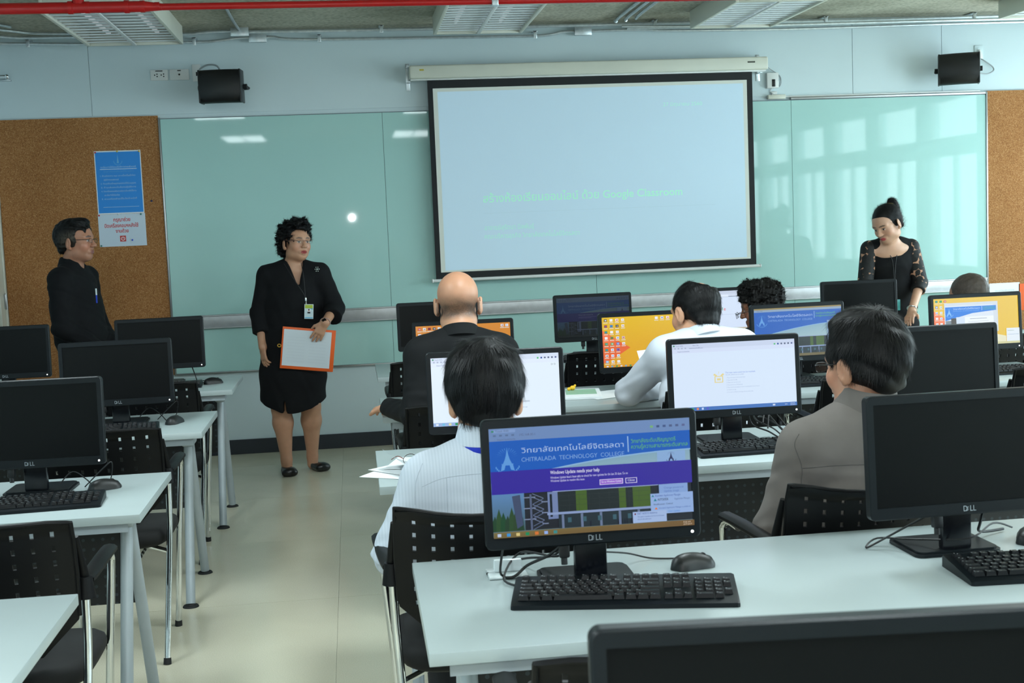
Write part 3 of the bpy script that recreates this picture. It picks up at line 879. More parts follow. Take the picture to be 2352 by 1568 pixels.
desk(-2.25, -0.652, 6.690, 7.360, 'white desk with the single mouse, nearest the standing man')
desk(-2.25, -0.648, 5.292, 5.915, 'white desk second from the front wall in the aisle-side block by the cork board')
desk(-2.25, -0.653, 3.768, 4.430, 'white desk third from the front wall in the aisle-side block by the cork board')
desk(-2.25, -0.660, 2.290, 2.951, 'bare white desk corner nearest the camera beside the aisle')
desk(0.104, 1.700, 6.860, 7.557, 'white desk nearest the projection screen')
desk(1.704, 3.300, 6.860, 7.557, 'white desk in front of the leaning woman')
desk(0.095, 1.692, 5.400, 6.030, 'white desk where the bald man and the balding man in white sit')
desk(1.696, 3.300, 5.400, 6.030, 'white desk under the college page monitor behind the curly-haired man')
desk(0.048, 1.648, 3.935, 4.590, 'white desk with loose papers and a phone on its aisle end')
desk(1.652, 3.250, 3.935, 4.590, 'white desk under the switched-off monitor behind the grey-shirted man')
desk(0.105, 1.705, 2.342, 3.008, 'large white desk top in the foreground carrying the open purple message monitor')
desk(0.105, 1.705, 0.780, 1.446, 'white desk under the nearest cropped monitor')

# ================================================================== CHAIRS
def chair_meshes(dip=0.0):
    W, H, T = 0.23, 0.36, 0.008
    ncol, nrow, px, pz = 9, 7, 0.046, 0.037
    xs_ = [-W]
    for i in range(ncol):
        x = (i - (ncol - 1) / 2) * px
        xs_ += [x - 0.0045, x + 0.0045]
    xs_.append(W)
    zs_ = [0.0]
    top0 = H - 0.034
    rows = sorted(top0 - k * pz for k in range(nrow))
    for z in rows:
        zs_ += [z - 0.0075, z + 0.0075]
    zs_ += [H - 0.012, H]
    bm = bmesh.new()
    def pos(x, z):
        v = z / H
        sc = 1.0 if v > 0.42 else 0.55 + 0.45 * math.sqrt(max(0, 1 - ((0.42 - v) / 0.42) ** 2))
        u = x / W
        y = -0.165 - 0.055 * v - 0.035 * (1 - u * u) - 0.012 * (v > 0.95)
        zz = 0.505 + z - dip * (1 - u * u) * v ** 3 - (0.012 * max(0, abs(u) - 0.93) / 0.07 if v > 0.99 else 0)
        return (x * sc, y, zz)
    grid = [[bm.verts.new(pos(x, z)) for x in xs_] for z in zs_]
    for j in range(len(zs_) - 1):
        for i in range(len(xs_) - 1):
            hole = (i % 2 == 1 and i < len(xs_) - 1 and 1 <= i <= 2 * ncol - 1 and j % 2 == 1 and 1 <= j <= 2 * nrow - 1)
            if hole: continue
            bm.faces.new((grid[j][i], grid[j][i + 1], grid[j + 1][i + 1], grid[j + 1][i]))
    bmesh.ops.recalc_face_normals(bm, faces=bm.faces[:])
    bmesh.ops.solidify(bm, geom=bm.faces[:], thickness=T)
    me = bpy.data.meshes.new('backrest')
    bm.to_mesh(me); bm.free()
    for p_ in me.polygons: p_.use_smooth = True
    me.set_sharp_from_angle(angle=R(40))
    out = {'backrest': me}
    # rim around the backrest
    rim = [pos(-W, 0.30 * H)]
    for z in (0.6, 0.85, 0.985): rim.append(pos(-W, z * H))
    for u in np.linspace(-0.96, 0.96, 11): rim.append(pos(u * W, H))
    for z in (0.985, 0.85, 0.6, 0.30): rim.append(pos(W, z * H))
    out['rim'] = MB().tube(rim, 0.006, 8).mesh('backrest_rim')
    seat = MB()
    rings = []
    for k in range(7):
        u = k / 6
        zz = 0.415 + 0.062 * u
        sc = math.sqrt(max(0.0, 1 - (2 * u - 1) ** 2)) * 0.10 + 0.90
        ring = []
        for a in range(28):
            an = 2 * PI * a / 28
            cx_, sy_ = math.cos(an), math.sin(an)
            x = 0.225 * sc * math.copysign(abs(cx_) ** 0.45, cx_)
            y = 0.02 + 0.225 * sc * math.copysign(abs(sy_) ** 0.45, sy_)
            ring.append((x, y, zz - (0.02 * max(0, (y - 0.12)) / 0.12)))
        rings.append(ring)
    out['seat'] = seat.loft(rings).mesh('seat', 60)
    for s in (-1, 1):
        out['front_leg', s] = MB().tube([(s * 0.185, 0.215, 0.006), (s * 0.210, 0.213, 0.35), (s * 0.232, 0.205, 0.62), (s * 0.236, 0.190, 0.665), (s * 0.238, 0.150, 0.683), (s * 0.238, 0.08, 0.680)], 0.0115, 12, sub=5).mesh('front_leg')
        out['rear_leg', s] = MB().tube([(s * 0.237, -0.156, 0.66), (s * 0.230, -0.16, 0.45), (s * 0.205, -0.245, 0.006)], 0.0115, 12, sub=4).mesh('rear_leg')
        out['arm', s] = MB().tube([(s * 0.238, 0.175, 0.692), (s * 0.242, 0.06, 0.697), (s * 0.242, -0.08, 0.695), (s * 0.238, -0.15, 0.692)], 0.021, 10, sub=4, flat=(0.62, 1.1)).mesh('armrest')
        out['bell', s] = MB().cyl((s * 0.238, -0.158, 0.650), (s * 0.238, -0.158, 0.705), 0.026, 0.019, 16).cyl((s * 0.238, -0.158, 0.705), (s * 0.232, -0.195, 0.815), 0.013, 0.007, 12).mesh('arm_bracket')
        out['brace', s] = MB().tube([(s * 0.20, 0.21, 0.40), (s * 0.15, 0.20, 0.405), (s * 0.15, -0.12, 0.41), (s * 0.222, -0.17, 0.40)], 0.009, 8).mesh('seat_brace')
        out['tip', s] = MB().cyl((s * 0.185, 0.215, 0), (s * 0.186, 0.215, 0.022), 0.0145, 0.0135, 12).mesh('leg_tip')
        out['tip2', s] = MB().cyl((s * 0.205, -0.245, 0), (s * 0.206, -0.240, 0.022), 0.0145, 0.0135, 12).mesh('leg_tip')
    return out


CH = {0: chair_meshes(0.0), 1: chair_meshes(0.035)}


def chair(x, y, lab, rot=0.0, dip=0):
    t = thing('chair', lab, 'chair', (x, y, 0), rot, 'black perforated stacking chairs')
    c = CH[dip]
    b_ = link_mesh('backrest', c['backrest'], M_chair, t)
    link_mesh('backrest_rim', c['rim'], M_chair, b_)
    link_mesh('seat', c['seat'], M_seat, t)
    for s in (-1, 1):
        fl_ = link_mesh('front_leg', c['front_leg', s], M_chrome, t)
        link_mesh('leg_tip', c['tip', s], M_foot, fl_)
        rl_ = link_mesh('rear_leg', c['rear_leg', s], M_chrome, t)
        link_mesh('leg_tip', c['tip2', s], M_foot, rl_)
        link_mesh('armrest', c['arm', s], M_chair, t)
        link_mesh('arm_bracket', c['bell', s], M_chair, t)
        link_mesh('seat_brace', c['brace', s], M_chrome, t)
    return t


chair(-0.945, 3.40, 'black perforated chair nearest the camera beside the aisle')
chair(-0.945, 4.87, 'black perforated chair second from the camera beside the aisle')
chair(-0.980, 6.27, 'black perforated chair nearest the standing man')
chair(-1.84, 6.27, 'black perforated chair behind the switched-off monitor by the side wall')
chair(0.285, 3.33, 'black perforated chair under the black-haired man in white', R(4), 1)
chair(1.265, 3.30, 'black perforated chair under the grey-shirted man', R(6), 1)
chair(0.480, 2.14, 'black perforated chair corner at the bottom edge of the photograph')
chair(1.36, 2.10, 'black perforated chair hidden behind the cropped nearest monitor')
chair(0.405, 5.02, 'black perforated chair under the bald man')
chair(1.42, 5.05, 'black perforated chair under the balding man in the white shirt')
chair(0.398, 6.62, 'empty black perforated chair in front of the bald man')
chair(1.300, 6.63, 'empty black perforated chair in front of the dim college page monitor')
chair(2.150, 6.42, 'black perforated chair under the curly-haired man')
chair(3.280, 6.40, 'black perforated chair under the grey-haired man')
chair(2.900, 5.12, 'empty black perforated chair in front of the yellow desktop with an open window')
chair(2.08, 5.12, 'empty black perforated chair in front of the college page monitor')

# ================================================================== MONITORS
MW, MH = 0.468, 0.279
AX0, AX1, AZ0, AZ1 = -MW / 2 + 0.0165, MW / 2 - 0.0165, 0.0275, MH - 0.0195
AW, AH = AX1 - AX0, AZ1 - AZ0


def rounded(x0, x1, z0, z1, r_, n=5):
    pts = []
    for cx, cz, a0 in ((x1 - r_, z0 + r_, -PI / 2), (x1 - r_, z1 - r_, 0), (x0 + r_, z1 - r_, PI / 2), (x0 + r_, z0 + r_, PI)):
        for k in range(n + 1):
            a = a0 + PI / 2 * k / n
            pts.append((cx + r_ * math.cos(a), cz + r_ * math.sin(a)))
    return pts


def monitor_meshes():
    o = {}
    bm = MB()
    n = 5
    rings = []
    for (ins, y, r_) in ((0.004, 0.030, 0.010), (0.0, 0.024, 0.013), (0.0, 0.003, 0.013), (0.003, 0.0, 0.011)):
        rings.append([(x, y, z) for x, z in rounded(-MW / 2 + ins, MW / 2 - ins, ins, MH - ins, r_, n)])
    inner = rounded(AX0, AX1, AZ0, AZ1, 0.0008, n)
    rings.append([(x, 0.0, z) for x, z in inner])
    rings.append([(x, 0.005, z) for x, z in inner])
    o['bezel'] = bm.loft(rings, caps=False).mesh('bezel', 30)
    o['panel'] = MB().b(AX0 - 0.001, AX1 + 0.001, 0.0045, 0.008, AZ0 - 0.001, AZ1 + 0.001).mesh('screen_panel')
    rr = []
    for (ins, y) in ((0.004, 0.030), (0.03, 0.040), (0.07, 0.052), (0.09, 0.055)):
        rr.append([(x, y, z) for x, z in rounded(-MW / 2 + ins, MW / 2 - ins, ins * 0.8, MH - ins * 0.8, 0.012, n)])
    bk = MB()
    bk.loft([[(x, 0.0082, z) for x, z in rounded(-MW / 2 + 0.004, MW / 2 - 0.004, 0.004, MH - 0.004, 0.010, n)]] + rr)
    o['back'] = bk.mesh('back_shell', 30)
    o['led'] = MB().cyl((MW / 2 - 0.020, -0.0012, 0.013), (MW / 2 - 0.020, 0.002, 0.013), 0.0032, n=12).mesh('power_light')
    v, f = text_polys('D LL', 1.0, 3)
    s = 0.030 / (max(a for a, b_ in v) - min(a for a, b_ in v))
    F_ = MB()
    vv = [F_.bm.verts.new((a * s - 0.015, -0.0006, 0.0085 + b_ * s * 1.15)) for a, b_ in v]
    for ff in f: F_.bm.faces.new([vv[i] for i in ff])
    for k in range(3):   # the slanted E
        z = 0.0092 + k * 0.0033
        F_.quad((-0.0073, -0.0006, z - 0.0010), (-0.0018, -0.0006, z + 0.0020), (-0.0018, -0.0006, z + 0.0033), (-0.0073, -0.0006, z + 0.0003))
    o['logo'] = F_.mesh('maker_logo', 0)
    o['neck'] = MB().b(-0.036, 0.036, 0.056, 0.082, 0.010, 0.20, 0.006).mesh('neck')
    o['base'] = MB().prism(rounded(-0.105, 0.105, 0.0, 0.165, 0.02), Matrix.Translation((0, 0.040, 0.0005)), 0.007).prism(rounded(-0.098, 0.098, 0.006, 0.158, 0.018), Matrix.Translation((0, 0.040, 0.0075)), 0.005).mesh('base', 30)
    o['buttons'] = MB().b(MW / 2 - 0.0004, MW / 2 + 0.0012, 0.008, 0.018, 0.05, 0.115, 0.0004).mesh('side_buttons')
    o['port'] = MB().b(-0.075, -0.052, 0.020, 0.040, -0.030, 0.006, 0.004).cyl((-0.064, 0.03, -0.045), (-0.064, 0.03, -0.03), 0.007, n=10).mesh('video_plug')
    return o


MM = monitor_meshes()
M_led = mat('white power light', (1, 1, 1, 1), 0.3, emit=((1, 1, 1, 1), 1.6))
M_logo = mat('silver maker logo', srgb(168, 176, 182), 0.35, 0.6, var=(50, .05))
TILT = R(4)


def monitor(x, y, zb, rot, lab, pic=None, gain=1.0):
    t = thing('monitor', lab, 'monitor', (x, y, ZT), rot, 'black desktop monitors on the desks')
    h = zb - ZT
    def p_(name, me, m, parent=t): return link_mesh(name, me, m, parent, (0, 0, h), (-TILT, 0, 0))
    bz = p_('bezel', MM['bezel'], M_bezel)
    p_('screen_panel', MM['panel'], M_panel)
    p_('back_shell', MM['back'], M_bezel)
    p_('power_light', MM['led'], M_led)
    p_('maker_logo', MM['logo'], M_logo)
    p_('video_plug', MM['port'], M_black)
    link_mesh('neck', MM['neck'], M_neck, t)
    link_mesh('base', MM['base'], M_bezel, t)
    if pic:
        F_ = Pic(gain)
        pic(F_)
        o = F_.f.build('screen_picture', M_screen, t, (0, 0, h), (-TILT, 0, 0))
        for v in o.data.vertices: v.co.y += 0.0042
    return t


class Pic:
    """screen drawing in fractions of the picture: u to the right, v down"""
    def __init__(s, gain=1.0):
        s.f = Flat(AW, AH)
        s.g = gain

    def c(s, rgb):
        k = srgb(*rgb)
        return tuple(x * s.g for x in k[:3]) + (1.0,)

    def X(s, u): return AX0 + u * AW
    def Z(s, v): return AZ1 - v * AH

    def rect(s, u0, v0, u1, v1, rgb, grad=None):
        cols = None
        if grad:   # colours at bottom-left, bottom-right, top-right, top-left
            cols = [s.c(q) for q in grad]
        s.f.rect(s.X(u0), s.Z(v1), s.X(u1), s.Z(v0), s.c(rgb), cols)

    def poly(s, pts, rgb):
        s.f.poly([(s.X(u), s.Z(v)) for u, v in pts], s.c(rgb))

    def text(s, body, u, v, h, rgb, width=None, align='L', bold=0.0):
        s.f.text(body, s.X(u), s.Z(v), h * AH, s.c(rgb), None if width is None else width * AW, align, bold)

    def icons(s, u0, v0, nx, ny, du, dv, size=0.028, seed=1, skip=()):
        rnd = random.Random(seed)
        pal = [(70, 120, 210), (210, 70, 60), (240, 240, 245), (60, 160, 90), (40, 44, 60), (230, 235, 240), (120, 170, 220), (200, 200, 205), (150, 40, 50)]
        for i in range(nx):
            for j in range(ny):
                if (i, j) in skip: continue
                u, v = u0 + i * du, v0 + j * dv
                a = rnd.choice(pal); b_ = rnd.choice(pal)
                w = size * 0.62
                s.rect(u, v, u + w, v + size, (238, 240, 244) if rnd.random() < 0.5 else a)
                s.f.n -= 1
                s.rect(u + w * 0.25, v + size * 0.25, u + w * 0.85, v + size * 0.8, b_)
                s.rect(u - w * 0.25, v + size * 1.3, u + w * 1.25, v + size * 1.6, (220, 214, 200))
                s.f.n -= 1
        s.f.n += 1


def emblem(P, u, v, sc, rgb):
    """spired college emblem with rays and a ribbon"""
    P.poly([(u, v - 0.115 * sc), (u + 0.006 * sc, v - 0.05 * sc), (u + 0.012 * sc, v - 0.01 * sc), (u + 0.022 * sc, v + 0.03 * sc), (u - 0.022 * sc, v + 0.03 * sc), (u - 0.012 * sc, v - 0.01 * sc), (u - 0.006 * sc, v - 0.05 * sc)], rgb)
    for s_ in (-1, 1):
        P.poly([(u + s_ * 0.008 * sc, v + 0.03 * sc), (u + s_ * 0.026 * sc, v + 0.03 * sc), (u + s_ * 0.034 * sc, v + 0.095 * sc), (u + s_ * 0.016 * sc, v + 0.085 * sc)], rgb)
    P.poly([(u - 0.030 * sc, v + 0.03 * sc), (u + 0.030 * sc, v + 0.03 * sc), (u + 0.026 * sc, v + 0.045 * sc), (u - 0.026 * sc, v + 0.045 * sc)], rgb)
    for k in range(-6, 7):
        a = PI / 2 + k * 0.24
        c_, s_ = math.cos(a), math.sin(a)
        r0, r1 = 0.045, 0.085
        P.poly([(u + c_ * r0 * 0.6 * sc, v - 0.03 * sc - s_ * r0 * sc), (u + (c_ * r1 * 0.6 + 0.0012) * sc, v - 0.03 * sc - s_ * r1 * sc), (u + (c_ * r1 * 0.6 - 0.0012) * sc, v - 0.03 * sc - s_ * r1 * sc)], rgb)
        P.f.n -= 1
    P.f.n += 1
    for k in range(14):
        a = R(205) + R(130) * k / 13
        c_, s_ = math.cos(a), math.sin(a)
        x, y = u + c_ * 0.062 * sc, v + 0.02 * sc - s_ * 0.10 * sc
        P.rect(x - 0.0026 * sc, y - 0.009 * sc, x + 0.0026 * sc, y + 0.009 * sc, rgb)
        P.f.n -= 1
    P.f.n += 1


def chrome_bar(P, h, bar, ink=(90, 105, 140)):
    P.rect(0, 0, 1, h, bar)
    P.rect(0.02, 0.012, 0.13, h * 0.34, tuple(min(255, k + 18) for k in bar))
    P.text('Touch WiFi', 0.032, h * 0.28, 0.026, ink)
    P.rect(0.012, 0.016, 0.024, h * 0.28, (60, 140, 110))
    P.text('192.168.30.1', 0.15, h * 0.66, 0.030, ink)
    P.text('Import bookmarks', 0.04, h * 0.93, 0.022, ink)
    for k in range(4):
        P.rect(0.02 + k * 0.03, h * 0.48, 0.034 + k * 0.03, h * 0.62, tuple(int(q * 0.82) for q in bar))
        P.f.n -= 1
    P.f.n += 1
    for k, c_ in enumerate(((120, 180, 120), (60, 80, 130), (70, 90, 140), (80, 95, 140), (80, 95, 140), (90, 100, 150))):
        P.rect(0.80 + k * 0.032, h * 0.46, 0.815 + k * 0.032, h * 0.64, c_)
        P.f.n -= 1
    P.f.n += 1


def college(P, purple=True, chrome=True, bar=(112, 142, 192), v0=0.135):
    blue_ = (20, 92, 192)
    P.rect(0, 0, 1, 1, (96, 120, 130))
    # photograph of the building
    P.rect(0, 0.20, 1, 0.62, (150, 182, 196), [(150, 184, 196), (168, 196, 204), (126, 166, 190), (98, 146, 190)])
    P.rect(0, 0.56, 0.16, 0.95, (84, 128, 176), [(70, 96, 96), (70, 96, 96), (96, 142, 196), (96, 142, 196)])
    rt = random.Random(3)
    for k in range(7):
        u = 0.01 + k * 0.021
        hh = 0.12 + rt.random() * 0.1
        P.poly([(u - 0.015, 0.95), (u - 0.012, 0.95 - hh * 0.6), (u + 0.002, 0.95 - hh), (u + 0.014, 0.95 - hh * 0.6), (u + 0.018, 0.95)], (30 + rt.randint(0, 16), 58 + rt.randint(0, 20), 44))
    P.rect(0.16, 0.60, 1, 0.95, (34, 38, 46))
    P.poly([(0.10, 0.63), (0.14, 0.62), (0.15, 0.90), (0.12, 0.93)], (66, 78, 108))
    for k in range(3):      # outside stair: landings and zigzag flights
        v = 0.645 + k * 0.10
        P.rect(0.155, v, 0.215, v + 0.010, (124, 138, 168)); P.rect(0.245, v + 0.048, 0.275, v + 0.058, (124, 138, 168))
        for q in (0.0, -0.032):
            P.poly([(0.20, v + q), (0.255, v + 0.048 + q), (0.255, v + 0.055 + q), (0.20, v + 0.007 + q)], (112, 126, 158))
            P.poly([(0.255, v + 0.050 + q), (0.20, v + 0.098 + q), (0.20, v + 0.105 + q), (0.255, v + 0.057 + q)], (96, 110, 142))
    P.rect(0.186, 0.62, 0.196, 0.95, (88, 100, 130))
    P.rect(0.275, 0.61, 0.325, 0.86, (116, 134, 178))
    P.rect(0.285, 0.63, 0.297, 0.84, (24, 30, 40))
    P.rect(0.325, 0.61, 0.80, 0.80, (30, 38, 40))
    for a, b_ in ((0.415, 0.47), (0.63, 0.665), (0.70, 0.79)):
        P.rect(a, 0.61, b_, 0.80, (70, 98, 34))
    for k in range(9): P.rect(0.33 + k * 0.05, 0.64, 0.331 + k * 0.05, 0.80, (52, 62, 62)); P.f.n -= 1
    P.f.n += 1
    for k in range(3): P.rect(0.325, 0.65 + k * 0.045, 0.80, 0.652 + k * 0.045, (50, 60, 58))
    P.rect(0.27, 0.80, 0.83, 0.822, (140, 160, 202))
    P.rect(0.30, 0.60, 0.83, 0.612, (150, 168, 206))
    P.rect(0.325, 0.825, 0.83, 0.95, (36, 48, 56))
    for k in range(5): P.rect(0.34 + k * 0.095, 0.825, 0.352 + k * 0.095, 0.95, (108, 124, 156)); P.f.n -= 1
    P.f.n += 1
    for k in range(6):
        u = 0.37 + k * 0.075
        P.rect(u, 0.855, u + 0.018, 0.90, (60, 96, 110)); P.f.n -= 1
    P.f.n += 1
    for k in range(8):
        u = 0.46 + rt.random() * 0.3
        P.rect(u, 0.90, u + 0.007, 0.95, (24, 30, 44)); P.f.n -= 1
    P.f.n += 1
    # banner with a sweeping lower edge
    n = 12
    for i in range(n):
        a, b_ = i / n, (i + 1) / n
        def edge(q): return 0.50 - 0.215 * (1 - (1 - q) ** 1.9) if v0 > 0.1 else 0.60 - 0.27 * (1 - (1 - q) ** 1.7)
        P.poly([(a, v0 - 0.02), (b_, v0 - 0.02), (b_, edge(b_)), (a, edge(a))], blue_)
        P.f.n -= 1
        P.poly([(a, edge(a)), (b_, edge(b_)), (b_, edge(b_) + 0.012), (a, edge(a) + 0.012)], (140, 184, 224))
        P.f.n -= 1
    P.f.n += 1
    lift = v0 - 0.135
    P.text('วิทยาลัยเทคโนโลยีจิตรลดา', 0.155, 0.235 + lift, 0.066, (176, 204, 240), 0.51)
    P.text('CHITRALADA  TECHNOLOGY  COLLEGE', 0.155, 0.315 + lift, 0.055, (130, 172, 226), 0.51)
    P.rect(0.684, 0.140 + lift, 0.690, 0.285 + lift, (146, 184, 228))
    P.text('วิทยาลัยระดับปริญญาตรี', 0.702, 0.205 + lift, 0.050, (104, 190, 60), 0.225)
    P.text('ความรู้ความสามารถระดับสากล', 0.702, 0.258 + lift, 0.050, (104, 190, 60), 0.285)
    emblem(P, 0.085, 0.295 + lift, 1.0, (96, 158, 226))
    P.rect(0.83, 0.30, 0.972, 0.42, (140, 176, 222))
    emblem(P, 0.90, 0.355, 0.42, (44, 50, 96))
    if chrome:
        chrome_bar(P, v0 - 0.02, bar)


def pic_main(P):
    college(P)
    P.rect(0, 0.392, 1, 0.602, (52, 34, 160))
    w = (232, 230, 250)
    P.text('Windows Update needs your help', 0.292, 0.445, 0.046, w, 0.245, bold=0.008)
    P.text("Windows Update hasn't been able to check for new updates for the last 30 days. Go to", 0.292, 0.487, 0.030, (214, 210, 246), 0.385, bold=0.004)
    P.text('Windows Update to resolve this issue.', 0.292, 0.517, 0.030, (214, 210, 246), 0.17, bold=0.004)
    P.rect(0.535, 0.522, 0.652, 0.572, (226, 220, 250)); P.rect(0.538, 0.527, 0.649, 0.567, (150, 92, 214))
    P.text('Go to Windows Update', 0.5935, 0.554, 0.029, w, 0.10, 'C', 0.004)
    P.rect(0.664, 0.522, 0.722, 0.572, (226, 220, 250)); P.rect(0.667, 0.527, 0.719, 0.567, (52, 34, 160))
    P.text('Close', 0.693, 0.554, 0.029, w, None, 'C', 0.004)
    P.rect(0.83, 0.602, 0.975, 0.70, (136, 168, 222))
    P.text('Change password', 0.855, 0.645, 0.026, (84, 116, 190)); P.text('Update image', 0.855, 0.675, 0.026, (84, 116, 190))
    P.rect(0.785, 0.685, 1.0, 0.875, (150, 180, 230))
    P.text('Autodesk Application Manager', 0.808, 0.715, 0.028, (60, 90, 170), 0.13)
    P.poly([(0.79, 0.715), (0.797, 0.695), (0.804, 0.715)], (30, 130, 150))
    P.text('AUTODESK', 0.820, 0.752, 0.030, (30, 40, 70), 0.055, bold=0.01); P.text('Application Manager', 0.905, 0.752, 0.026, (90, 110, 160), 0.08)
    P.poly([(0.80, 0.755), (0.808, 0.730), (0.816, 0.755)], (30, 130, 150))
    P.text('Notification: Critical', 0.80, 0.792, 0.022, (40, 50, 80)); P.text('Autodesk Application Manager is unable to', 0.825, 0.828, 0.022, (80, 110, 180), 0.16)
    P.poly([(0.803, 0.832), (0.811, 0.812), (0.819, 0.832)], (226, 120, 40))
    P.text('View Update', 0.87, 0.862, 0.022, (60, 140, 220))
    P.rect(0.692, 0.842, 0.862, 0.945, (166, 190, 232))
    P.text('ESET NOD32 Antivirus', 0.715, 0.868, 0.026, (60, 84, 160), 0.10)
    P.f.disc(P.X(0.704), P.Z(0.862), 0.002, P.c((110, 40, 70)), 8)
    P.text('Your system is exposed to risk. For more information,', 0.715, 0.895, 0.020, (70, 96, 160), 0.135); P.text('click on this notification.', 0.715, 0.918, 0.020, (70, 96, 160), 0.07)
    P.rect(0, 0.948, 1, 1, (124, 104, 56), [(116, 100, 60), (116, 88, 50), (120, 92, 52), (124, 112, 66)])
    for k, c_ in enumerate(((190, 206, 236), (60, 150, 220), (220, 200, 130), (30, 140, 90), (220, 120, 50), (150, 180, 240), (60, 140, 140))):
        P.rect(0.018 + k * 0.046, 0.960, 0.036 + k * 0.046, 0.988, c_); P.f.n -= 1
    P.f.n += 1
    P.text('8:30 AM', 0.945, 0.972, 0.020, (220, 200, 180)); P.text('6/27/2017', 0.945, 0.992, 0.020, (220, 200, 180))


def pic_dim(P):
    college(P)
    P.rect(0, 0.392, 1, 0.602, (52, 34, 160))
    P.text('Windows Update needs your help', 0.292, 0.455, 0.040, (200, 200, 240), 0.20)
    P.rect(0.292, 0.49, 0.66, 0.50, (150, 140, 220)); P.rect(0.292, 0.515, 0.47, 0.525, (150, 140, 220))
    P.rect(0, 0.948, 1, 1, (60, 70, 70))


def pic_college2(P):
    college(P, False, False, v0=0.095)
    P.rect(0, 0, 1, 0.075, (140, 162, 190)); P.rect(0, 0, 1, 0.03, (150, 130, 70))
    P.text('Touch WiFi', 0.03, 0.06, 0.026, (80, 100, 120))
    P.rect(0.83, 0.30, 0.985, 0.75, (136, 166, 206)); emblem(P, 0.90, 0.375, 0.45, (44, 50, 96))
    P.rect(0.86, 0.55, 0.94, 0.58, (90, 170, 220))
    P.rect(0, 0.948, 1, 1, (110, 96, 56))


def wallpaper(P, ya, or_, rd, swap=False):
    P.rect(0, 0, 1, 1, ya, [or_, ya, ya, ya])
    P.poly([(0, 0.27), (0.15, 0.45), (0.30, 0.62), (0.12, 0.82), (0, 0.92)], rd)
    P.poly([(0, 0.25), (0.16, 0.45), (0.08, 0.56), (0, 0.50)], tuple(min(255, k + 12) for k in rd))
    P.poly([(0.30, 1.0), (0.62, 0.86), (1, 0.80), (1, 1)], or_)


def pic_yellow(P):
    wallpaper(P, (226, 186, 44), (220, 158, 40), (228, 104, 56))
    P.icons(0.025, 0.035, 4, 9, 0.062, 0.118, 0.05, 5, skip=((3, 2), (3, 5), (3, 6), (3, 7), (3, 8)))
    P.icons(0.58, 0.03, 3, 1, 0.062, 0.1, 0.05, 9)
    P.icons(0.73, 0.43, 1, 1, 0.06, 0.1, 0.04, 11)
    P.rect(0, 0.955, 1, 1, (214, 150, 44))
    for k in range(6): P.rect(0.03 + k * 0.05, 0.966, 0.05 + k * 0.05, 0.992, ((210, 220, 235), (90, 170, 220), (40, 150, 90))[k % 3]); P.f.n -= 1


def pic_orange(P):
    wallpaper(P, (218, 140, 44), (196, 108, 34), (214, 92, 50))
    P.icons(0.025, 0.035, 5, 3, 0.052, 0.118, 0.05, 6)
    P.icons(0.90, 0.03, 2, 1, 0.05, 0.1, 0.05, 19)
    P.rect(0, 0.955, 1, 1, (150, 90, 40))


def pic_window(P):
    wallpaper(P, (228, 190, 50), (226, 182, 48), (230, 112, 64))
    P.icons(0.025, 0.035, 3, 6, 0.05, 0.118, 0.045, 15)
    P.rect(0.125, 0.10, 0.755, 0.73, (206, 214, 224)); P.rect(0.135, 0.16, 0.70, 0.71, (214, 224, 236))
    P.poly([(0.135, 0.185), (0.735, 0.185), (0.735, 0.285), (0.45, 0.33), (0.135, 0.47)], (32, 120, 220))
    P.text('วิทยาลัยเทคโนโลยีจิตรลดา', 0.225, 0.245, 0.05, (190, 216, 246), 0.32)
    P.text('CHITRALADA TECHNOLOGY COLLEGE', 0.225, 0.285, 0.036, (120, 176, 236), 0.31)
    P.rect(0.565, 0.19, 0.57, 0.28, (180, 210, 240))
    P.text('วิทยาลัยระดับปริญญาตรี', 0.58, 0.23, 0.04, (110, 200, 90), 0.14); P.text('ความรู้ความสามารถระดับสากล', 0.58, 0.268, 0.04, (110, 200, 90), 0.15)
    emblem(P, 0.18, 0.30, 0.8, (130, 186, 240))
    P.rect(0.135, 0.47, 0.40, 0.71, (120, 132, 142)); P.rect(0.20, 0.42, 0.30, 0.60, (70, 60, 54)); P.rect(0.26, 0.40, 0.38, 0.56, (206, 220, 238))
    P.rect(0.36, 0.40, 0.70, 0.71, (232, 238, 246)); P.rect(0.42, 0.44, 0.62, 0.452, (150, 160, 176)); P.rect(0.40, 0.50, 0.64, 0.508, (186, 194, 206))
    P.poly([(0.64, 0.75), (0.84, 0.84), (0.84, 1), (0.60, 1)], (226, 222, 190))
    P.rect(0.845, 0.68, 1.0, 0.96, (222, 230, 238)); P.text('Notification', 0.86, 0.74, 0.03, (90, 130, 110)); P.text('Autodesk Application Manager', 0.86, 0.82, 0.026, (120, 150, 190), 0.13)
    P.rect(0, 0.955, 1, 1, (204, 200, 150))


def browser(P, base=(232, 240, 250), bar=(206, 214, 232)):
    P.rect(0, 0, 1, 1, base)
    P.rect(0, 0, 1, 0.085, bar); P.rect(0, 0.075, 1, 0.135, tuple(min(255, k + 10) for k in bar))
    ink = (96, 116, 160)
    P.text('Touch WiFi', 0.03, 0.035, 0.024, ink); P.rect(0.012, 0.014, 0.024, 0.036, (60, 140, 110))
    P.text('New Tab', 0.17, 0.035, 0.024, ink)
    for k in range(4): P.rect(0.02 + k * 0.028, 0.052, 0.032 + k * 0.028, 0.074, (170, 182, 208)); P.f.n -= 1
    P.f.n += 1
    P.text('www.touchwifi.com', 0.14, 0.075, 0.026, ink); P.text('Import bookmarks', 0.045, 0.118, 0.024, ink)
    for k, c_ in enumerate(((90, 190, 120), (50, 84, 160), (90, 100, 130), (90, 100, 130), (90, 100, 130), (90, 100, 150))):
        P.rect(0.83 + k * 0.028, 0.052, 0.843 + k * 0.028, 0.076, c_); P.f.n -= 1
    P.f.n += 1


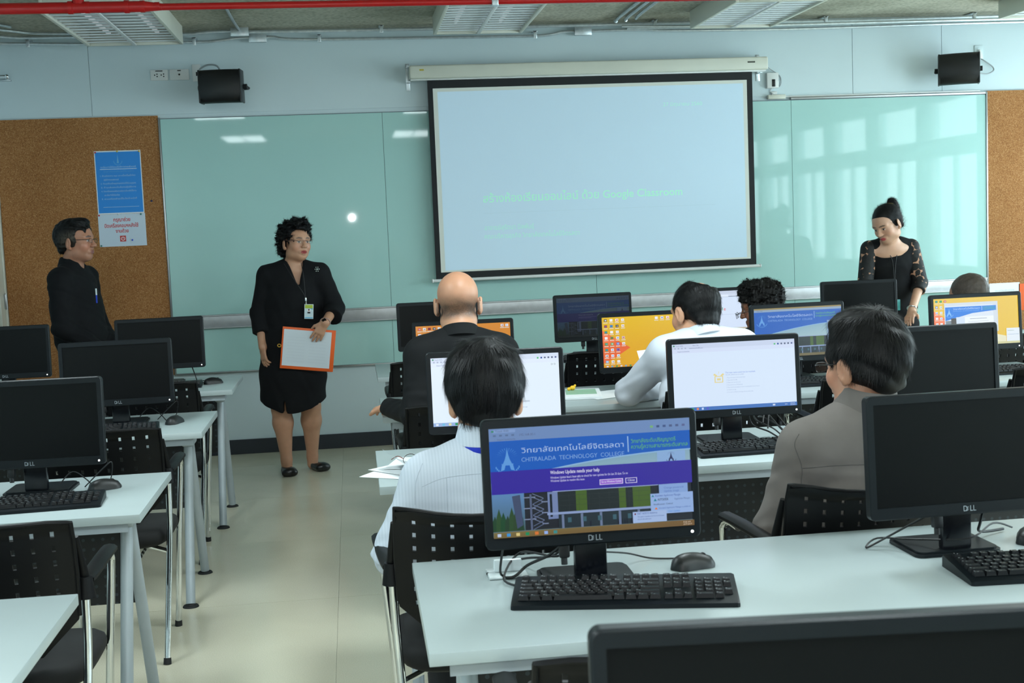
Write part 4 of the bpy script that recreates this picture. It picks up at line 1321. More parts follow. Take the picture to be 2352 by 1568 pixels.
def pic_error(P):
    browser(P, (214, 230, 250), (200, 212, 236))
    ye = (226, 212, 150)
    P.rect(0.335, 0.50, 0.405, 0.60, ye); P.rect(0.343, 0.512, 0.397, 0.588, (216, 230, 246)); P.rect(0.355, 0.535, 0.385, 0.565, ye)
    P.poly([(0.345, 0.50), (0.325, 0.485), (0.335, 0.46), (0.36, 0.495)], ye); P.poly([(0.395, 0.50), (0.415, 0.485), (0.405, 0.46), (0.38, 0.495)], ye)
    P.text('?', 0.37, 0.475, 0.06, ye, None, 'C')
    P.text('The host name could not be resolved.', 0.425, 0.468, 0.036, (120, 150, 220), 0.245)
    P.text('This URL address was not available', 0.425, 0.497, 0.024, (150, 170, 210), 0.15)
    for i, (tx, w) in enumerate((('1. Please check your Internet connection', .155), ('2. Please check the URL', .09), ('3. Please clear the web cache', .115), ('4. Please review your DNS settings', .13), ('5. Please check firewall settings or contact the administrator of your Network', .27), ('    or network settings', .075), ('6. You can try to Refresh the page, just as an alternative', .215))):
        P.text(tx, 0.43, 0.54 + i * 0.036, 0.024, (164, 182, 214), w)
    P.rect(0, 0.945, 1, 1, (72, 116, 186))
    for k, c_ in enumerate(((200, 220, 240), (90, 180, 220), (220, 210, 150), (70, 170, 90), (230, 130, 80), (190, 210, 250), (90, 90, 200))):
        P.rect(0.02 + k * 0.04, 0.957, 0.036 + k * 0.04, 0.988, c_); P.f.n -= 1
    P.f.n += 1
    P.rect(0.80, 0.96, 0.82, 0.985, (200, 214, 236)); P.text('ENG', 0.90, 0.98, 0.02, (220, 228, 240)); P.text('8:30 AM', 0.945, 0.97, 0.02, (220, 228, 240)); P.text('6/27/2017', 0.945, 0.992, 0.02, (220, 228, 240))


def pic_blank(P):
    browser(P, (226, 240, 252), (214, 226, 246))
    P.text('Amazon', 0.68, 0.70, 0.045, (110, 124, 150)); P.text('New tab page', 0.68, 0.78, 0.02, (150, 170, 200))
    for k in range(2): P.f.ring(P.X(0.945 + k * 0.022), P.Z(0.165), 0.0022, 0.0008, P.c((110, 120, 140)), n=10)
    P.rect(0, 0.948, 1, 1, (150, 178, 222))
    for k, c_ in enumerate(((220, 230, 245), (110, 190, 225), (226, 220, 160), (40, 150, 90), (150, 170, 230), (30, 130, 100), (220, 130, 80))):
        P.rect(0.02 + k * 0.05, 0.958, 0.04 + k * 0.05, 0.99, c_); P.f.n -= 1


def pic_search(P):
    browser(P, (212, 226, 248), (196, 206, 226))
    P.rect(0, 0.075, 1, 0.14, (206, 216, 236)); P.rect(0, 0.14, 1, 0.155, (120, 136, 160)); P.rect(0.28, 0.10, 0.66, 0.15, (222, 232, 248)); P.rect(0.36, 0.105, 0.385, 0.14, (60, 90, 160))
    x = 0.37
    for ch, c_ in zip('Google', ((66, 133, 244), (219, 68, 55), (244, 180, 0), (66, 133, 244), (15, 157, 88), (219, 68, 55))):
        P.text(ch, x, 0.50, 0.125, c_); x += {'G': 0.060, 'l': 0.020}.get(ch, 0.046)
    P.rect(0.20, 0.60, 0.78, 0.606, (180, 194, 220)); P.text('Google Search', 0.40, 0.70, 0.04, (150, 166, 200)); P.text('Google.co.th offered in', 0.38, 0.77, 0.03, (160, 176, 206))
    P.rect(0, 0.945, 1, 1, (190, 180, 160))


monitor(0.485, 2.640, 0.850, R(-0.4), 'black monitor in the foreground showing the purple update message', pic_main, 0.86)
monitor(1.352, 2.680, 0.845, R(1.2), 'switched-off black monitor on the foreground desk beside the grey-shirted man')
monitor(1.292, 4.240, 0.843, R(-1.0), 'black monitor with a white error page in front of the grey-shirted man', pic_error)
monitor(0.461, 4.254, 0.838, R(-3.2), 'black monitor with a blank white page behind the black-haired head', pic_blank)
monitor(2.086, 4.355, 0.832, 0.0, 'switched-off black monitor just behind the grey-shirted man')
monitor(1.349, 5.773, 0.828, R(0.6), 'black monitor with a yellow desktop full of icons before the balding man', pic_yellow)
monitor(0.489, 5.802, 0.828, R(-0.9), 'black monitor with an orange desktop in front of the bald man', pic_orange, 0.9)
monitor(2.085, 5.807, 0.830, R(2.2), 'black monitor showing the blue college page beside the curly-haired man', pic_college2, 0.9)
monitor(2.997, 5.842, 0.831, 0.0, 'black monitor with a yellow desktop and an open college window', pic_window)
monitor(1.391, 7.356, 0.829, R(0.9), 'black monitor with the dimmed college page under the projection screen', pic_dim, 0.10)
monitor(0.471, 7.307, 0.830, 0.0, 'switched-off dark monitor farthest back behind the bald man')
monitor(2.130, 7.309, 0.830, 0.0, 'black monitor with a white search page behind the curly-haired man', pic_search)
monitor(3.024, 7.350, 0.833, R(-3.0), 'switched-off grey monitor in front of the leaning woman')
monitor(-1.847, 6.967, 0.829, 0.0, 'switched-off black monitor at the side wall end of the first desk')
monitor(-1.055, 7.051, 0.829, R(1.9), 'switched-off black monitor in front of the standing man, nearest the glass board')
monitor(-1.022, 5.565, 0.833, R(1.9), 'switched-off black monitor on the second desk of the cork board block')
monitor(-1.040, 4.118, 0.835, R(-1.2), 'switched-off black monitor on the third desk of the cork board block')
monitor(0.446, 1.180, 0.857, R(-5.2), 'cropped black monitor at the bottom edge nearest the camera')

# ================================================================== KEYBOARDS AND MICE
U = 0.0187
KROWS = [
    (0.136, [(0, 1), (2, 1), (3, 1), (4, 1), (5, 1), (6.5, 1), (7.5, 1), (8.5, 1), (9.5, 1), (11, 1), (12, 1), (13, 1), (14, 1), (15.25, 1), (16.25, 1), (17.25, 1)]),
    (0.110, [(i, 1) for i in range(13)] + [(13, 2), (15.25, 1), (16.25, 1), (17.25, 1), (18.5, 1), (19.5, 1), (20.5, 1), (21.5, 1)]),
    (0.091, [(0, 1.5)] + [(1.5 + i, 1) for i in range(12)] + [(13.5, 1.5), (15.25, 1), (16.25, 1), (17.25, 1), (18.5, 1), (19.5, 1), (20.5, 1), (21.5, 1)]),
    (0.072, [(0, 1.75)] + [(1.75 + i, 1) for i in range(11)] + [(12.75, 2.25), (18.5, 1), (19.5, 1), (20.5, 1)]),
    (0.053, [(0, 2.25)] + [(2.25 + i, 1) for i in range(10)] + [(12.25, 2.75), (16.25, 1), (18.5, 1), (19.5, 1), (20.5, 1), (21.5, 1)]),
    (0.034, [(0, 1.25), (1.25, 1.25), (2.5, 1.25), (3.75, 6.25), (10, 1.25), (11.25, 1.25), (12.5, 1.25), (13.75, 1.25), (15.25, 1), (16.25, 1), (17.25, 1), (18.5, 2), (20.5, 1)]),
]
KW, KD = 0.442, 0.155


def kz(y): return 0.012 + 0.014 * y / KD


def key_mesh(w):
    b_ = MB()
    x0, x1, d, h = 0.001, w * U - 0.001, 0.0165, 0.0085
    rr = [[(x0, 0, 0), (x1, 0, 0), (x1, d, 0), (x0, d, 0)], [(x0 + 0.0022, 0.0018, h), (x1 - 0.0022, 0.0018, h), (x1 - 0.0022, d - 0.0022, h), (x0 + 0.0022, d - 0.0022, h)]]
    b_.loft(rr)
    me = b_.mesh('key', 0)
    return me


def key_with_print(w):
    me = key_mesh(w)
    me.materials.append(M_key)
    me.materials.append(M_keyprint)
    bm = bmesh.new(); bm.from_mesh(me)
    z = 0.0086
    for (a, c, ww, hh) in ((0.0040, 0.0100, 0.0026, 0.0030), (0.0090, 0.0045, 0.0024, 0.0026)):
        vs_ = [bm.verts.new(q) for q in ((a, c, z), (a + ww, c, z), (a + ww, c + hh, z), (a, c + hh, z))]
        f = bm.faces.new(vs_); f.material_index = 1
    bm.to_mesh(me); bm.free()
    return me


kb_body = MB()
prof = [(0, 0), (KD, 0), (KD, 0.024), (KD - 0.012, 0.027), (0.014, 0.0125), (0.0, 0.009)]
kb_body.bm.free()
kb_body = MB()
rings = []
for x, ins in ((-KW / 2, 0.004), (-KW / 2 + 0.005, 0.0), (KW / 2 - 0.005, 0.0), (KW / 2, 0.004)):
    rings.append([(x, y + (ins if y < 0.01 else -ins if y > KD - 0.001 else 0), max(0.0, z - ins * 0.6) if z > 0 else z) for y, z in prof])
KB_BODY = kb_body.loft(rings).mesh('keyboard_body', 30)
KEYM = {}
bmk = bmesh.new()
for y, row in KROWS:
    for u, w in row:
        if w not in KEYM: KEYM[w] = key_with_print(w)
        tmp = KEYM[w].copy()
        tmp.transform(Matrix.Translation((-KW / 2 + 0.012 + u * U, y - 0.0165, kz(y) - 0.001)))
        bmk.from_mesh(tmp)
        bpy.data.meshes.remove(tmp)
KEYS_JOINED = bpy.data.meshes.new('keys')
bmk.to_mesh(KEYS_JOINED); bmk.free()
KEYS_JOINED.materials.append(M_key); KEYS_JOINED.materials.append(M_keyprint)
M_kbled = mat('blue key light', srgb(60, 90, 255), 0.4, emit=(srgb(70, 90, 255), 1.0))


def keyboard(x, y, rot, lab, fine=False, big=1.0):
    """x, y: middle of the front edge on the desk"""
    t = thing('keyboard', lab, 'keyboard', (x, y, ZT), rot, 'black keyboards on the desks')
    t.scale = (big, big, big)
    link_mesh('keyboard_body', KB_BODY, M_bezel, t, (0, 0, 0.0005))
    if fine:
        for yy, row in KROWS:
            for u, w in row:
                link_mesh('key', KEYM[w], None, t, (-KW / 2 + 0.012 + u * U, yy - 0.0165, kz(yy) - 0.0005))
        MB().b(0.155, 0.160, 0.138, 0.141, 0.0245, 0.0258).build('key_light', M_kbled, t)
    else:
        tag(link_mesh('keys', KEYS_JOINED, None, t, (0, 0, 0.0005)), kind='stuff')
    return t


def mouse_meshes():
    b_ = MB()
    rings = []
    for k in range(11):
        v = k / 10
        y = -0.055 + 0.11 * v
        w = 0.031 * math.sqrt(max(0.02, 1 - (2 * v - 1) ** 4)) * (0.93 + 0.07 * math.cos(v * 2 * PI))
        h = 0.036 * (math.sin(PI * (0.10 + 0.80 * (v ** 0.8))) ** 0.7) * (1.0 if 0 < k < 10 else 0.45)
        ring = []
        for a in range(16):
            an = 2 * PI * a / 16
            zz = math.sin(an)
            ring.append((w * math.cos(an), y, max(0.0006, h * zz) if zz > 0 else 0.0006))
        rings.append(ring)
    return b_.loft(rings).mesh('mouse_shell', 50), MB().cyl((-0.003, 0.026, 0.0245), (0.003, 0.026, 0.0245), 0.007, n=14).mesh('scroll_wheel')


MOUSE, WHEEL = mouse_meshes()


def mouse(x, y, rot, lab):
    t = thing('mouse', lab, 'mouse', (x, y, ZT), rot, 'black mice on the desks')
    link_mesh('mouse_shell', MOUSE, M_black, t)
    link_mesh('scroll_wheel', WHEEL, M_foot, t)


def cable(pts, lab, r_=0.0028, m=None):
    return tag(MB().tube(pts, r_, 6, sub=6).build('cable', m or M_cable), lab, 'cable', 'cables on the desks')


keyboard(0.520, 2.520, R(-12), 'black keyboard with glossy keys in front of the purple message monitor', True, 1.07)
keyboard(1.495, 2.470, R(-4), 'black keyboard half out of frame in front of the foreground switched-off monitor', True, 1.07)
keyboard(1.330, 4.060, R(3), 'black keyboard in front of the white error page')
keyboard(0.500, 4.020, R(2), 'black keyboard hidden in front of the black-haired man')
keyboard(1.400, 5.600, R(-38), 'black keyboard turned askew beside the balding man')
keyboard(2.12, 5.560, 0.0, 'black keyboard in front of the blue college page')
keyboard(3.02, 5.580, 0.0, 'black keyboard in front of the yellow desktop with the open window')
keyboard(0.47, 5.560, 0.0, 'black keyboard hidden in front of the bald man')
keyboard(1.300, 7.080, R(2), 'black keyboard below the dimmed college page')
keyboard(-1.045, 6.840, R(4), 'black keyboard on the desk nearest the glass board')
keyboard(-1.050, 5.330, R(6), 'black keyboard on the second desk of the cork board block')
keyboard(-1.010, 3.890, R(4), 'black keyboard on the third desk of the cork board block')
keyboard(2.10, 4.08, 0.0, 'black keyboard behind the grey-shirted man')
mouse(0.738, 2.790, R(-78), 'black mouse behind the foreground keyboard')
mouse(1.560, 2.800, R(-30), 'black mouse cropped at the picture edge beside the foreground base')
mouse(-0.780, 7.010, R(-62), 'black mouse on the desk nearest the glass board')
mouse(-0.795, 5.590, R(-20), 'black mouse on the second desk of the cork board block')
mouse(-0.830, 4.190, R(-60), 'black mouse on the third desk of the cork board block')
mouse(1.63, 4.26, R(-30), 'black mouse beyond the shoulder of the grey-shirted man')

# loose cables
cable([(0.42, 2.69, 0.84), (0.40, 2.76, 0.80), (0.36, 2.82, 0.765), (0.32, 2.80, 0.745), (0.27, 2.85, 0.744)], 'thick black cable looping behind the foreground keyboard', 0.0035)
cable([(0.44, 2.70, 0.85), (0.42, 2.75, 0.80), (0.35, 2.86, 0.785), (0.30, 2.78, 0.75), (0.33, 2.72, 0.745)], 'thin black cable beside the foreground monitor stand')
cable([(0.30, 2.70, 0.86), (0.295, 2.74, 0.82), (0.293, 2.78, 0.765), (0.305, 2.80, 0.748)], 'thin black cable dropping beside the clear plastic block')
cable([(0.46, 2.71, 0.86), (0.42, 2.80, 0.79), (0.37, 2.90, 0.76), (0.31, 2.93, 0.746)], 'black cable trailing to the rear edge of the foreground desk')
cable([(0.52, 2.76, 0.80), (0.60, 2.86, 0.765), (0.66, 2.88, 0.744), (0.72, 2.86, 0.744)], 'mouse cable behind the foreground keyboard', 0.002)
cable([(1.30, 2.75, 0.84), (1.22, 2.82, 0.77), (1.17, 2.83, 0.744), (1.21, 2.86, 0.757), (1.28, 2.80, 0.764), (1.36, 2.70, 0.785), (1.45, 2.76, 0.80), (1.54, 2.84, 0.765)], 'thin grey-black cable crossing the foreground monitor base', 0.0024)
cable([(1.44, 2.76, 0.88), (1.45, 2.82, 0.79), (1.47, 2.86, 0.755), (1.55, 2.90, 0.746)], 'thick black cable behind the cropped mouse', 0.0035)
for x0, y0, lab in ((-1.0, 4.10, 'third'), (-0.985, 5.58, 'second')):
    cable([(x0 + 0.03, y0 + 0.10, 0.765), (x0 + 0.07, y0 + 0.11, 0.80), (x0 + 0.12, y0 + 0.08, 0.775), (x0 + 0.15, y0 + 0.06, 0.746), (x0 + 0.18, y0 + 0.04, 0.748)], 'mouse cable looping on the %s desk of the cork board block' % lab, 0.002)
    cable([(x0 + 0.10, y0 + 0.13, 0.744), (x0 + 0.16, y0 + 0.12, 0.80), (x0 + 0.19, y0 + 0.13, 0.82), (x0 + 0.18, y0 + 0.14, 0.76), (x0 + 0.15, y0 + 0.15, 0.744)], 'upright cable loop on the %s desk of the cork board block' % lab, 0.002)
cable([(-0.90, 7.07, 0.85), (-0.885, 7.09, 0.79), (-0.87, 7.08, 0.75), (-0.83, 7.06, 0.744), (-0.80, 7.10, 0.745), (-0.88, 7.14, 0.746), (-0.96, 7.12, 0.746)], 'coiled black cables below the monitor nearest the glass board', 0.003)
for k in range(5):
    a = k * 0.018
    cable([(1.36 + a, 4.33, 0.86 - 0.02 * k), (1.39 + a, 4.38, 0.79 + 0.012 * k), (1.44 + a, 4.35, 0.765 + 0.01 * (k % 3)), (1.47 + a, 4.29, 0.747), (1.52 + a * 1.5, 4.27 - 0.01 * k, 0.745)],
          ('outermost', 'second', 'middle', 'fourth', 'innermost')[k] + ' cable of the tangle behind the error page monitor', 0.003)
cable([(0.40, 4.33, 0.76), (0.36, 4.36, 0.80), (0.32, 4.37, 0.785), (0.27, 4.36, 0.748), (0.31, 4.34, 0.75)], 'black cable arching beside the phone on the paper-strewn desk', 0.003)

# things lying on the desks
pc = thing('plastic_block', 'clear plastic holder block behind the foreground keyboard', 'holder', (0.315, 2.84, ZT))
M_clear = mat('frosted clear plastic', srgb(214, 224, 226), 0.15, var=(6, 0.03), coat=0.3)
MB().b(-0.045, 0.045, -0.035, 0.045, 0.0005, 0.007, 0.003).build('foot_plate', M_clear, pc)
MB().b(-0.03, 0.035, 0.0, 0.018, 0.0072, 0.036, 0.004).build('upright', M_clear, pc)
ph = thing('phone', 'small dark phone in a pale blue case on the paper-strewn desk', 'phone', (0.300, 4.430, ZT), R(-28))
MB().b(-0.034, 0.034, -0.065, 0.065, 0.0005, 0.0095, 0.004, 3).build('case', mat('pale blue case', srgb(150, 196, 206), 0.4, var=(10, .05)), ph)
MB().b(-0.030, 0.030, -0.058, 0.058, 0.0097, 0.0105, 0.0002, 1).build('phone_screen', M_panel, ph)


def sheet(name, x, y, z, w, d, rot, lab, curl=0.0, m=None, grp='papers on the desks', n=8, cd=(1, 0)):
    b_ = MB()
    grid = []
    for j in range(n + 1):
        row = []
        for i in range(n + 1):
            u, v = i / n - 0.5, j / n - 0.5
            s_ = max(0.0, u * cd[0] + v * cd[1] + 0.05)
            row.append(b_.bm.verts.new((u * w, v * d, curl * s_ * s_ * 4)))
        grid.append(row)
    for j in range(n):
        for i in range(n):
            b_.bm.faces.new((grid[j][i], grid[j][i + 1], grid[j + 1][i + 1], grid[j + 1][i]))
    b_.bm.normal_update()
    bmesh.ops.solidify(b_.bm, geom=b_.bm.faces[:], thickness=0.0008)
    return tag(b_.build(name, m or M_paper, None, (x, y, z), (0, 0, rot)), lab, 'paper', grp)


M_greyprint = mat('grey printed sheet', srgb(176, 184, 188), 0.6, var=(18, 0.25))
sheet('paper_sheet', 0.165, 4.125, ZT + 0.002, 0.21, 0.29, R(58), 'white sheet poking out past the aisle end of the desk', 0.0)
sheet('paper_sheet', 0.190, 4.165, ZT + 0.005, 0.21, 0.29, R(40), 'white sheet fanned above the lowest sheet')
sheet('paper_sheet', 0.235, 4.250, ZT + 0.008, 0.21, 0.29, R(75), 'white sheet at the back of the fanned papers')
sheet('folded_leaflet', 0.205, 4.140, ZT + 0.011, 0.20, 0.24, R(22), 'grey printed leaflet with a curled white edge on the papers', 0.035, M_greyprint, cd=(-1, 0.2))
gl = thing('eyeglasses', 'thin folded eyeglasses lying on the fanned papers', 'eyeglasses', (0.185, 4.16, ZT + 0.022), R(20))
M_wire = mat('thin metal wire', srgb(86, 80, 76), 0.3, 0.8, var=(20, .1))
for s_ in (-1, 1):
    ring = [(s_ * 0.032 + 0.024 * math.cos(2 * PI * k / 16), 0.0, 0.020 + 0.018 * math.sin(2 * PI * k / 16)) for k in range(16)]
    MB().tube(ring, 0.0012, 6, closed=True).build('lens_rim', M_wire, gl)
    MB().tube([(s_ * 0.056, 0, 0.026), (s_ * 0.056, 0.05, 0.026), (s_ * 0.05, 0.12, 0.004)], 0.0016, 6, sub=4).build('temple_arm', mat('brown temple tip', srgb(120, 50, 30), 0.4, var=(10, .1)), gl)
MB().tube([(-0.008, 0, 0.026), (0, -0.002, 0.030), (0.008, 0, 0.026)], 0.0012, 6).build('bridge', M_wire, gl)
bk = thing('booklet', 'white booklet with a green panel beside the balding man', 'booklet', (1.00, 5.72, ZT), R(-8))
MB().b(-0.10, 0.10, -0.14, 0.14, 0.0005, 0.014, 0.002).build('pages', M_paper, bk)
MB().b(-0.06, 0.08, -0.06, 0.10, 0.0142, 0.0156).build('green_panel', mat('sage green card', srgb(150, 190, 160), 0.6, var=(10, .05)), bk)
sheet('paper_sheet', 1.14, 5.70, ZT + 0.0025, 0.21, 0.29, R(-65), 'white sheet under the elbow of the balding man')
yt = thing('yellow_figure', 'small yellow rubber keyring lying on the booklet', 'keyring', (0.985, 5.80, ZT + 0.016), R(15))
M_yel = mat('yellow rubber', srgb(238, 190, 40), 0.45, var=(20, .05))
MB().ell((0, 0, 0.011), (0.014, 0.010, 0.011), u=14, v=10).build('body', M_yel, yt)
MB().ell((-0.020, -0.003, 0.008), (0.009, 0.008, 0.008), u=12, v=8).build('head', M_yel, yt)
MB().ell((0.014, 0.003, 0.020), (0.006, 0.004, 0.006), u=10, v=8).build('tail', M_yel, yt)
# striped lash cords hanging under two chairs
for (x, y, z, lab) in ((-0.80, 3.46, 0.43, 'nearest aisle-side chair'), (-0.78, 4.98, 0.43, 'second aisle-side chair')):
    cdm = MATS.get('striped cord')
    if not cdm:
        def _cord(nt, P, tc):
            w = nt.nodes.new('ShaderNodeTexWave'); w.inputs['Scale'].default_value = 28; w.bands_direction = 'DIAGONAL'
            nt.links.new(tc.outputs['Object'], w.inputs['Vector'])
            nt.links.new(ramp(nt, w.outputs['Fac'], [(0.55, srgb(18, 19, 20)), (0.65, srgb(150, 155, 150))]), P.inputs['Base Color'])
        cdm = node_mat('striped cord', _cord, 0.7)
    tag(MB().tube([(x, y, z), (x - 0.03, y - 0.03, z - 0.03), (x - 0.08, y - 0.05, z - 0.10), (x - 0.09, y - 0.05, z - 0.13), (x - 0.13, y - 0.06, z - 0.20)], 0.006, 8, sub=5).build('lash_cord', cdm), 'black and white braided cord hanging under the ' + lab, 'cord')
# ================================================================== PEOPLE
# Bodies and clothes are grown as one continuous surface from blended limbs on a voxel field.
def V3(*a): return np.array(a, dtype=np.float64)


def smin(a, b, k):
    h = np.maximum(k - np.abs(a - b), 0.0) / k
    return np.minimum(a, b) - h * h * k * 0.25


def nrm(v):
    v = np.asarray(v, float)
    return v / max(np.linalg.norm(v), 1e-9)


class Field:
    def __init__(s, lo, hi, h):
        s.lo = np.asarray(lo, float)
        s.h = h
        s.n = np.ceil((np.asarray(hi, float) - s.lo) / h).astype(int) + 1
        s.f = np.full(tuple(s.n), 0.5, dtype=np.float32)

    def region(s, lo, hi):
        a = np.clip(np.floor((np.asarray(lo) - s.lo) / s.h).astype(int), 0, s.n - 1)
        b = np.clip(np.ceil((np.asarray(hi) - s.lo) / s.h).astype(int) + 1, 1, s.n)
        return a, b

    def axes(s, a, b):
        X = (s.lo[0] + np.arange(a[0], b[0]) * s.h)[:, None, None].astype(np.float32)
        Y = (s.lo[1] + np.arange(a[1], b[1]) * s.h)[None, :, None].astype(np.float32)
        Z = (s.lo[2] + np.arange(a[2], b[2]) * s.h)[None, None, :].astype(np.float32)
        return X, Y, Z

    def apply(s, fn, lo, hi, k, sub=False):
        m = k + 3 * s.h
        a, b = s.region(np.asarray(lo) - m, np.asarray(hi) + m)
        if np.any(b <= a): return s
        d = fn(*s.axes(a, b))
        sl = (slice(a[0], b[0]), slice(a[1], b[1]), slice(a[2], b[2]))
        if sub:
            s.f[sl] = -smin(-s.f[sl], d, k)
        else:
            s.f[sl] = smin(s.f[sl], d, k)
        return s

    def seg(s, p0, p1, r0, r1=None, side=None, flat=False, k=0.02, sub=False):
        p0, p1 = np.asarray(p0, float), np.asarray(p1, float)
        r1 = r0 if r1 is None else r1
        L = np.linalg.norm(p1 - p0)
        n = (p1 - p0) / max(L, 1e-9)
        two = isinstance(r0, (tuple, list)) or isinstance(r1, (tuple, list))
        if two:
            r0 = r0 if isinstance(r0, (tuple, list)) else (r0, r0)
            r1 = r1 if isinstance(r1, (tuple, list)) else (r1, r1)
            sd = np.asarray(side, float)
            sd = nrm(sd - n * sd.dot(n))
            bd = np.cross(n, sd)
        R_ = max(max(r0), max(r1)) if two else max(r0, r1)
        lo, hi = np.minimum(p0, p1) - R_, np.maximum(p0, p1) + R_

        def fn(X, Y, Z):
            x, y, z = X - p0[0], Y - p0[1], Z - p0[2]
            a = x * n[0] + y * n[1] + z * n[2]
            t = np.clip(a / L, 0, 1)
            e = a - t * L
            if two:
                u = x * sd[0] + y * sd[1] + z * sd[2]
                w = x * bd[0] + y * bd[1] + z * bd[2]
                A = r0[0] + (r1[0] - r0[0]) * t
                Bq = r0[1] + (r1[1] - r0[1]) * t
                m = np.minimum(A, Bq)
                if flat:
                    return np.maximum((np.sqrt((u / A) ** 2 + (w / Bq) ** 2) - 1) * m, np.maximum(-a, a - L))
                return (np.sqrt((u / A) ** 2 + (w / Bq) ** 2 + (e / m) ** 2) - 1) * m
            rr = np.maximum(x * x + y * y + z * z - a * a, 0)
            r = r0 + (r1 - r0) * t
            if flat:
                return np.maximum(np.sqrt(rr) - r, np.maximum(-a, a - L))
            return np.sqrt(rr + e * e) - r
        return s.apply(fn, lo, hi, k, sub)

    def ell(s, c, r, B=None, k=0.02, sub=False):
        c, r = np.asarray(c, float), np.asarray(r, float)
        B = np.eye(3) if B is None else B
        R_ = max(r)

        def fn(X, Y, Z):
            x, y, z = X - c[0], Y - c[1], Z - c[2]
            u = [(x * B[0, i] + y * B[1, i] + z * B[2, i]) / r[i] for i in range(3)]
            k0 = np.sqrt(u[0] ** 2 + u[1] ** 2 + u[2] ** 2)
            k1 = np.sqrt((u[0] / r[0]) ** 2 + (u[1] / r[1]) ** 2 + (u[2] / r[2]) ** 2) + 1e-6
            return k0 * (k0 - 1) / k1
        return s.apply(fn, c - R_, c + R_, k, sub)

    def cut(s, fn):
        X, Y, Z = s.axes(np.zeros(3, int), s.n)
        s.f = np.maximum(s.f, fn(X, Y, Z).astype(np.float32))
        return s

    def ripple(s, amp, waves, fade=None):
        """cloth folds: adds sine ripples near the surface; waves = list of (direction, wavelength, phase)"""
        idx = np.nonzero(np.abs(s.f) < 0.03)
        P = [s.lo[i] + idx[i] * s.h for i in range(3)]
        d = np.zeros(len(idx[0]))
        for (v, wl, ph) in waves:
            v = np.asarray(v, float)
            w = 2 * PI / wl
            base = (P[0] * v[0] + P[1] * v[1] + P[2] * v[2]) * w + ph
            d += np.sin(base + 1.3 * np.sin(base * 0.37 + P[0] * 9 + ph) + 0.8 * np.sin(P[2] * 17 + ph * 2))
        if fade is not None: d *= fade(*P)
        s.f[idx] += (amp * d / max(len(waves), 1)).astype(np.float32)
        return s

    def noise(s, amp, scale, seed=0):
        rnd = np.random.RandomState(seed)
        idx = np.nonzero(np.abs(s.f) < 0.03)
        P = [s.lo[i] + idx[i] * s.h for i in range(3)]
        d = np.zeros(len(idx[0]))
        for i in range(7):
            v = nrm(rnd.normal(size=3)) * scale * (0.7 + rnd.rand() * 1.3)
            d += np.sin(P[0] * v[0] + P[1] * v[1] + P[2] * v[2] + rnd.rand() * 6.28)
        s.f[idx] += (amp * d / 2.6).astype(np.float32)
        return s

    def surface(s):
        """surface nets: vertices (N,3), quads (M,4)"""
        f = s.f
        f[0], f[-1], f[:, 0], f[:, -1], f[:, :, 0], f[:, :, -1] = .5, .5, .5, .5, .5, .5
        ins = f < 0
        c = np.zeros(tuple(s.n - 1), np.uint8)
        offs = [(i, j, k) for i in (0, 1) for j in (0, 1) for k in (0, 1)]
        nx, ny, nz = s.n
        for o in offs:
            c += ins[o[0]:nx - 1 + o[0], o[1]:ny - 1 + o[1], o[2]:nz - 1 + o[2]]
        mix = (c > 0) & (c < 8)
        ci = np.argwhere(mix)
        num = np.full(mix.shape, -1, np.int32)
        num[mix] = np.arange(len(ci))
        val = {o: f[ci[:, 0] + o[0], ci[:, 1] + o[1], ci[:, 2] + o[2]].astype(np.float64) for o in offs}
        acc = np.zeros((len(ci), 3)); cnt = np.zeros(len(ci))
        for o in offs:
            for ax in range(3):
                if o[ax]: continue
                q = list(o); q[ax] = 1; q = tuple(q)
                a, b = val[o], val[q]
                m = (a < 0) != (b < 0)
                t = a[m] / (a[m] - b[m])
                pt = np.tile(np.array(o, float), (m.sum(), 1))
                pt[:, ax] = t
                acc[m] += pt; cnt[m] += 1
        Vv = s.lo + (ci + acc / cnt[:, None]) * s.h
        quads = []
        for ax in range(3):
            sl0 = [slice(1, -1)] * 3; sl1 = [slice(1, -1)] * 3
            sl0[ax] = slice(0, -1); sl1[ax] = slice(1, None)
            A, Bm = ins[tuple(sl0)], ins[tuple(sl1)]
            e = np.argwhere(A != Bm)
            if not len(e): continue
            base = e.copy()
            for q in range(3):
                if q != ax: base[:, q] += 1
            inside = ins[base[:, 0], base[:, 1], base[:, 2]]
            u, w = (ax + 1) % 3, (ax + 2) % 3
            def cell(du, dw):
                g = base.copy(); g[:, u] -= du; g[:, w] -= dw
                return num[g[:, 0], g[:, 1], g[:, 2]]
            q = np.stack([cell(1, 1), cell(0, 1), cell(0, 0), cell(1, 0)], 1)
            q[~inside] = q[~inside][:, ::-1]
            quads.append(q)
        Q = np.concatenate(quads)
        return Vv, Q[(Q >= 0).all(1)]


def np_mesh(name, V, Q, col=None, smooth=True):
    me = bpy.data.meshes.new(name)
    me.vertices.add(len(V))
    me.vertices.foreach_set('co', np.asarray(V, np.float32).ravel())
    k = Q.shape[1]
    me.loops.add(len(Q) * k)
    me.loops.foreach_set('vertex_index', Q.astype(np.int32).ravel())
    me.polygons.add(len(Q))
    me.polygons.foreach_set('loop_start', (np.arange(len(Q)) * k).astype(np.int32))
    me.polygons.foreach_set('use_smooth', np.ones(len(Q), bool) if smooth else np.zeros(len(Q), bool))
    me.update(calc_edges=True)
    me.validate()
    if col is not None:
        at = me.color_attributes.new('col', 'FLOAT_COLOR', 'POINT')
        at.data.foreach_set('color', np.concatenate([col, np.ones((len(col), 1))], 1).astype(np.float32).ravel())
    return me


def lin(rgb): return np.array(srgb(*rgb)[:3])


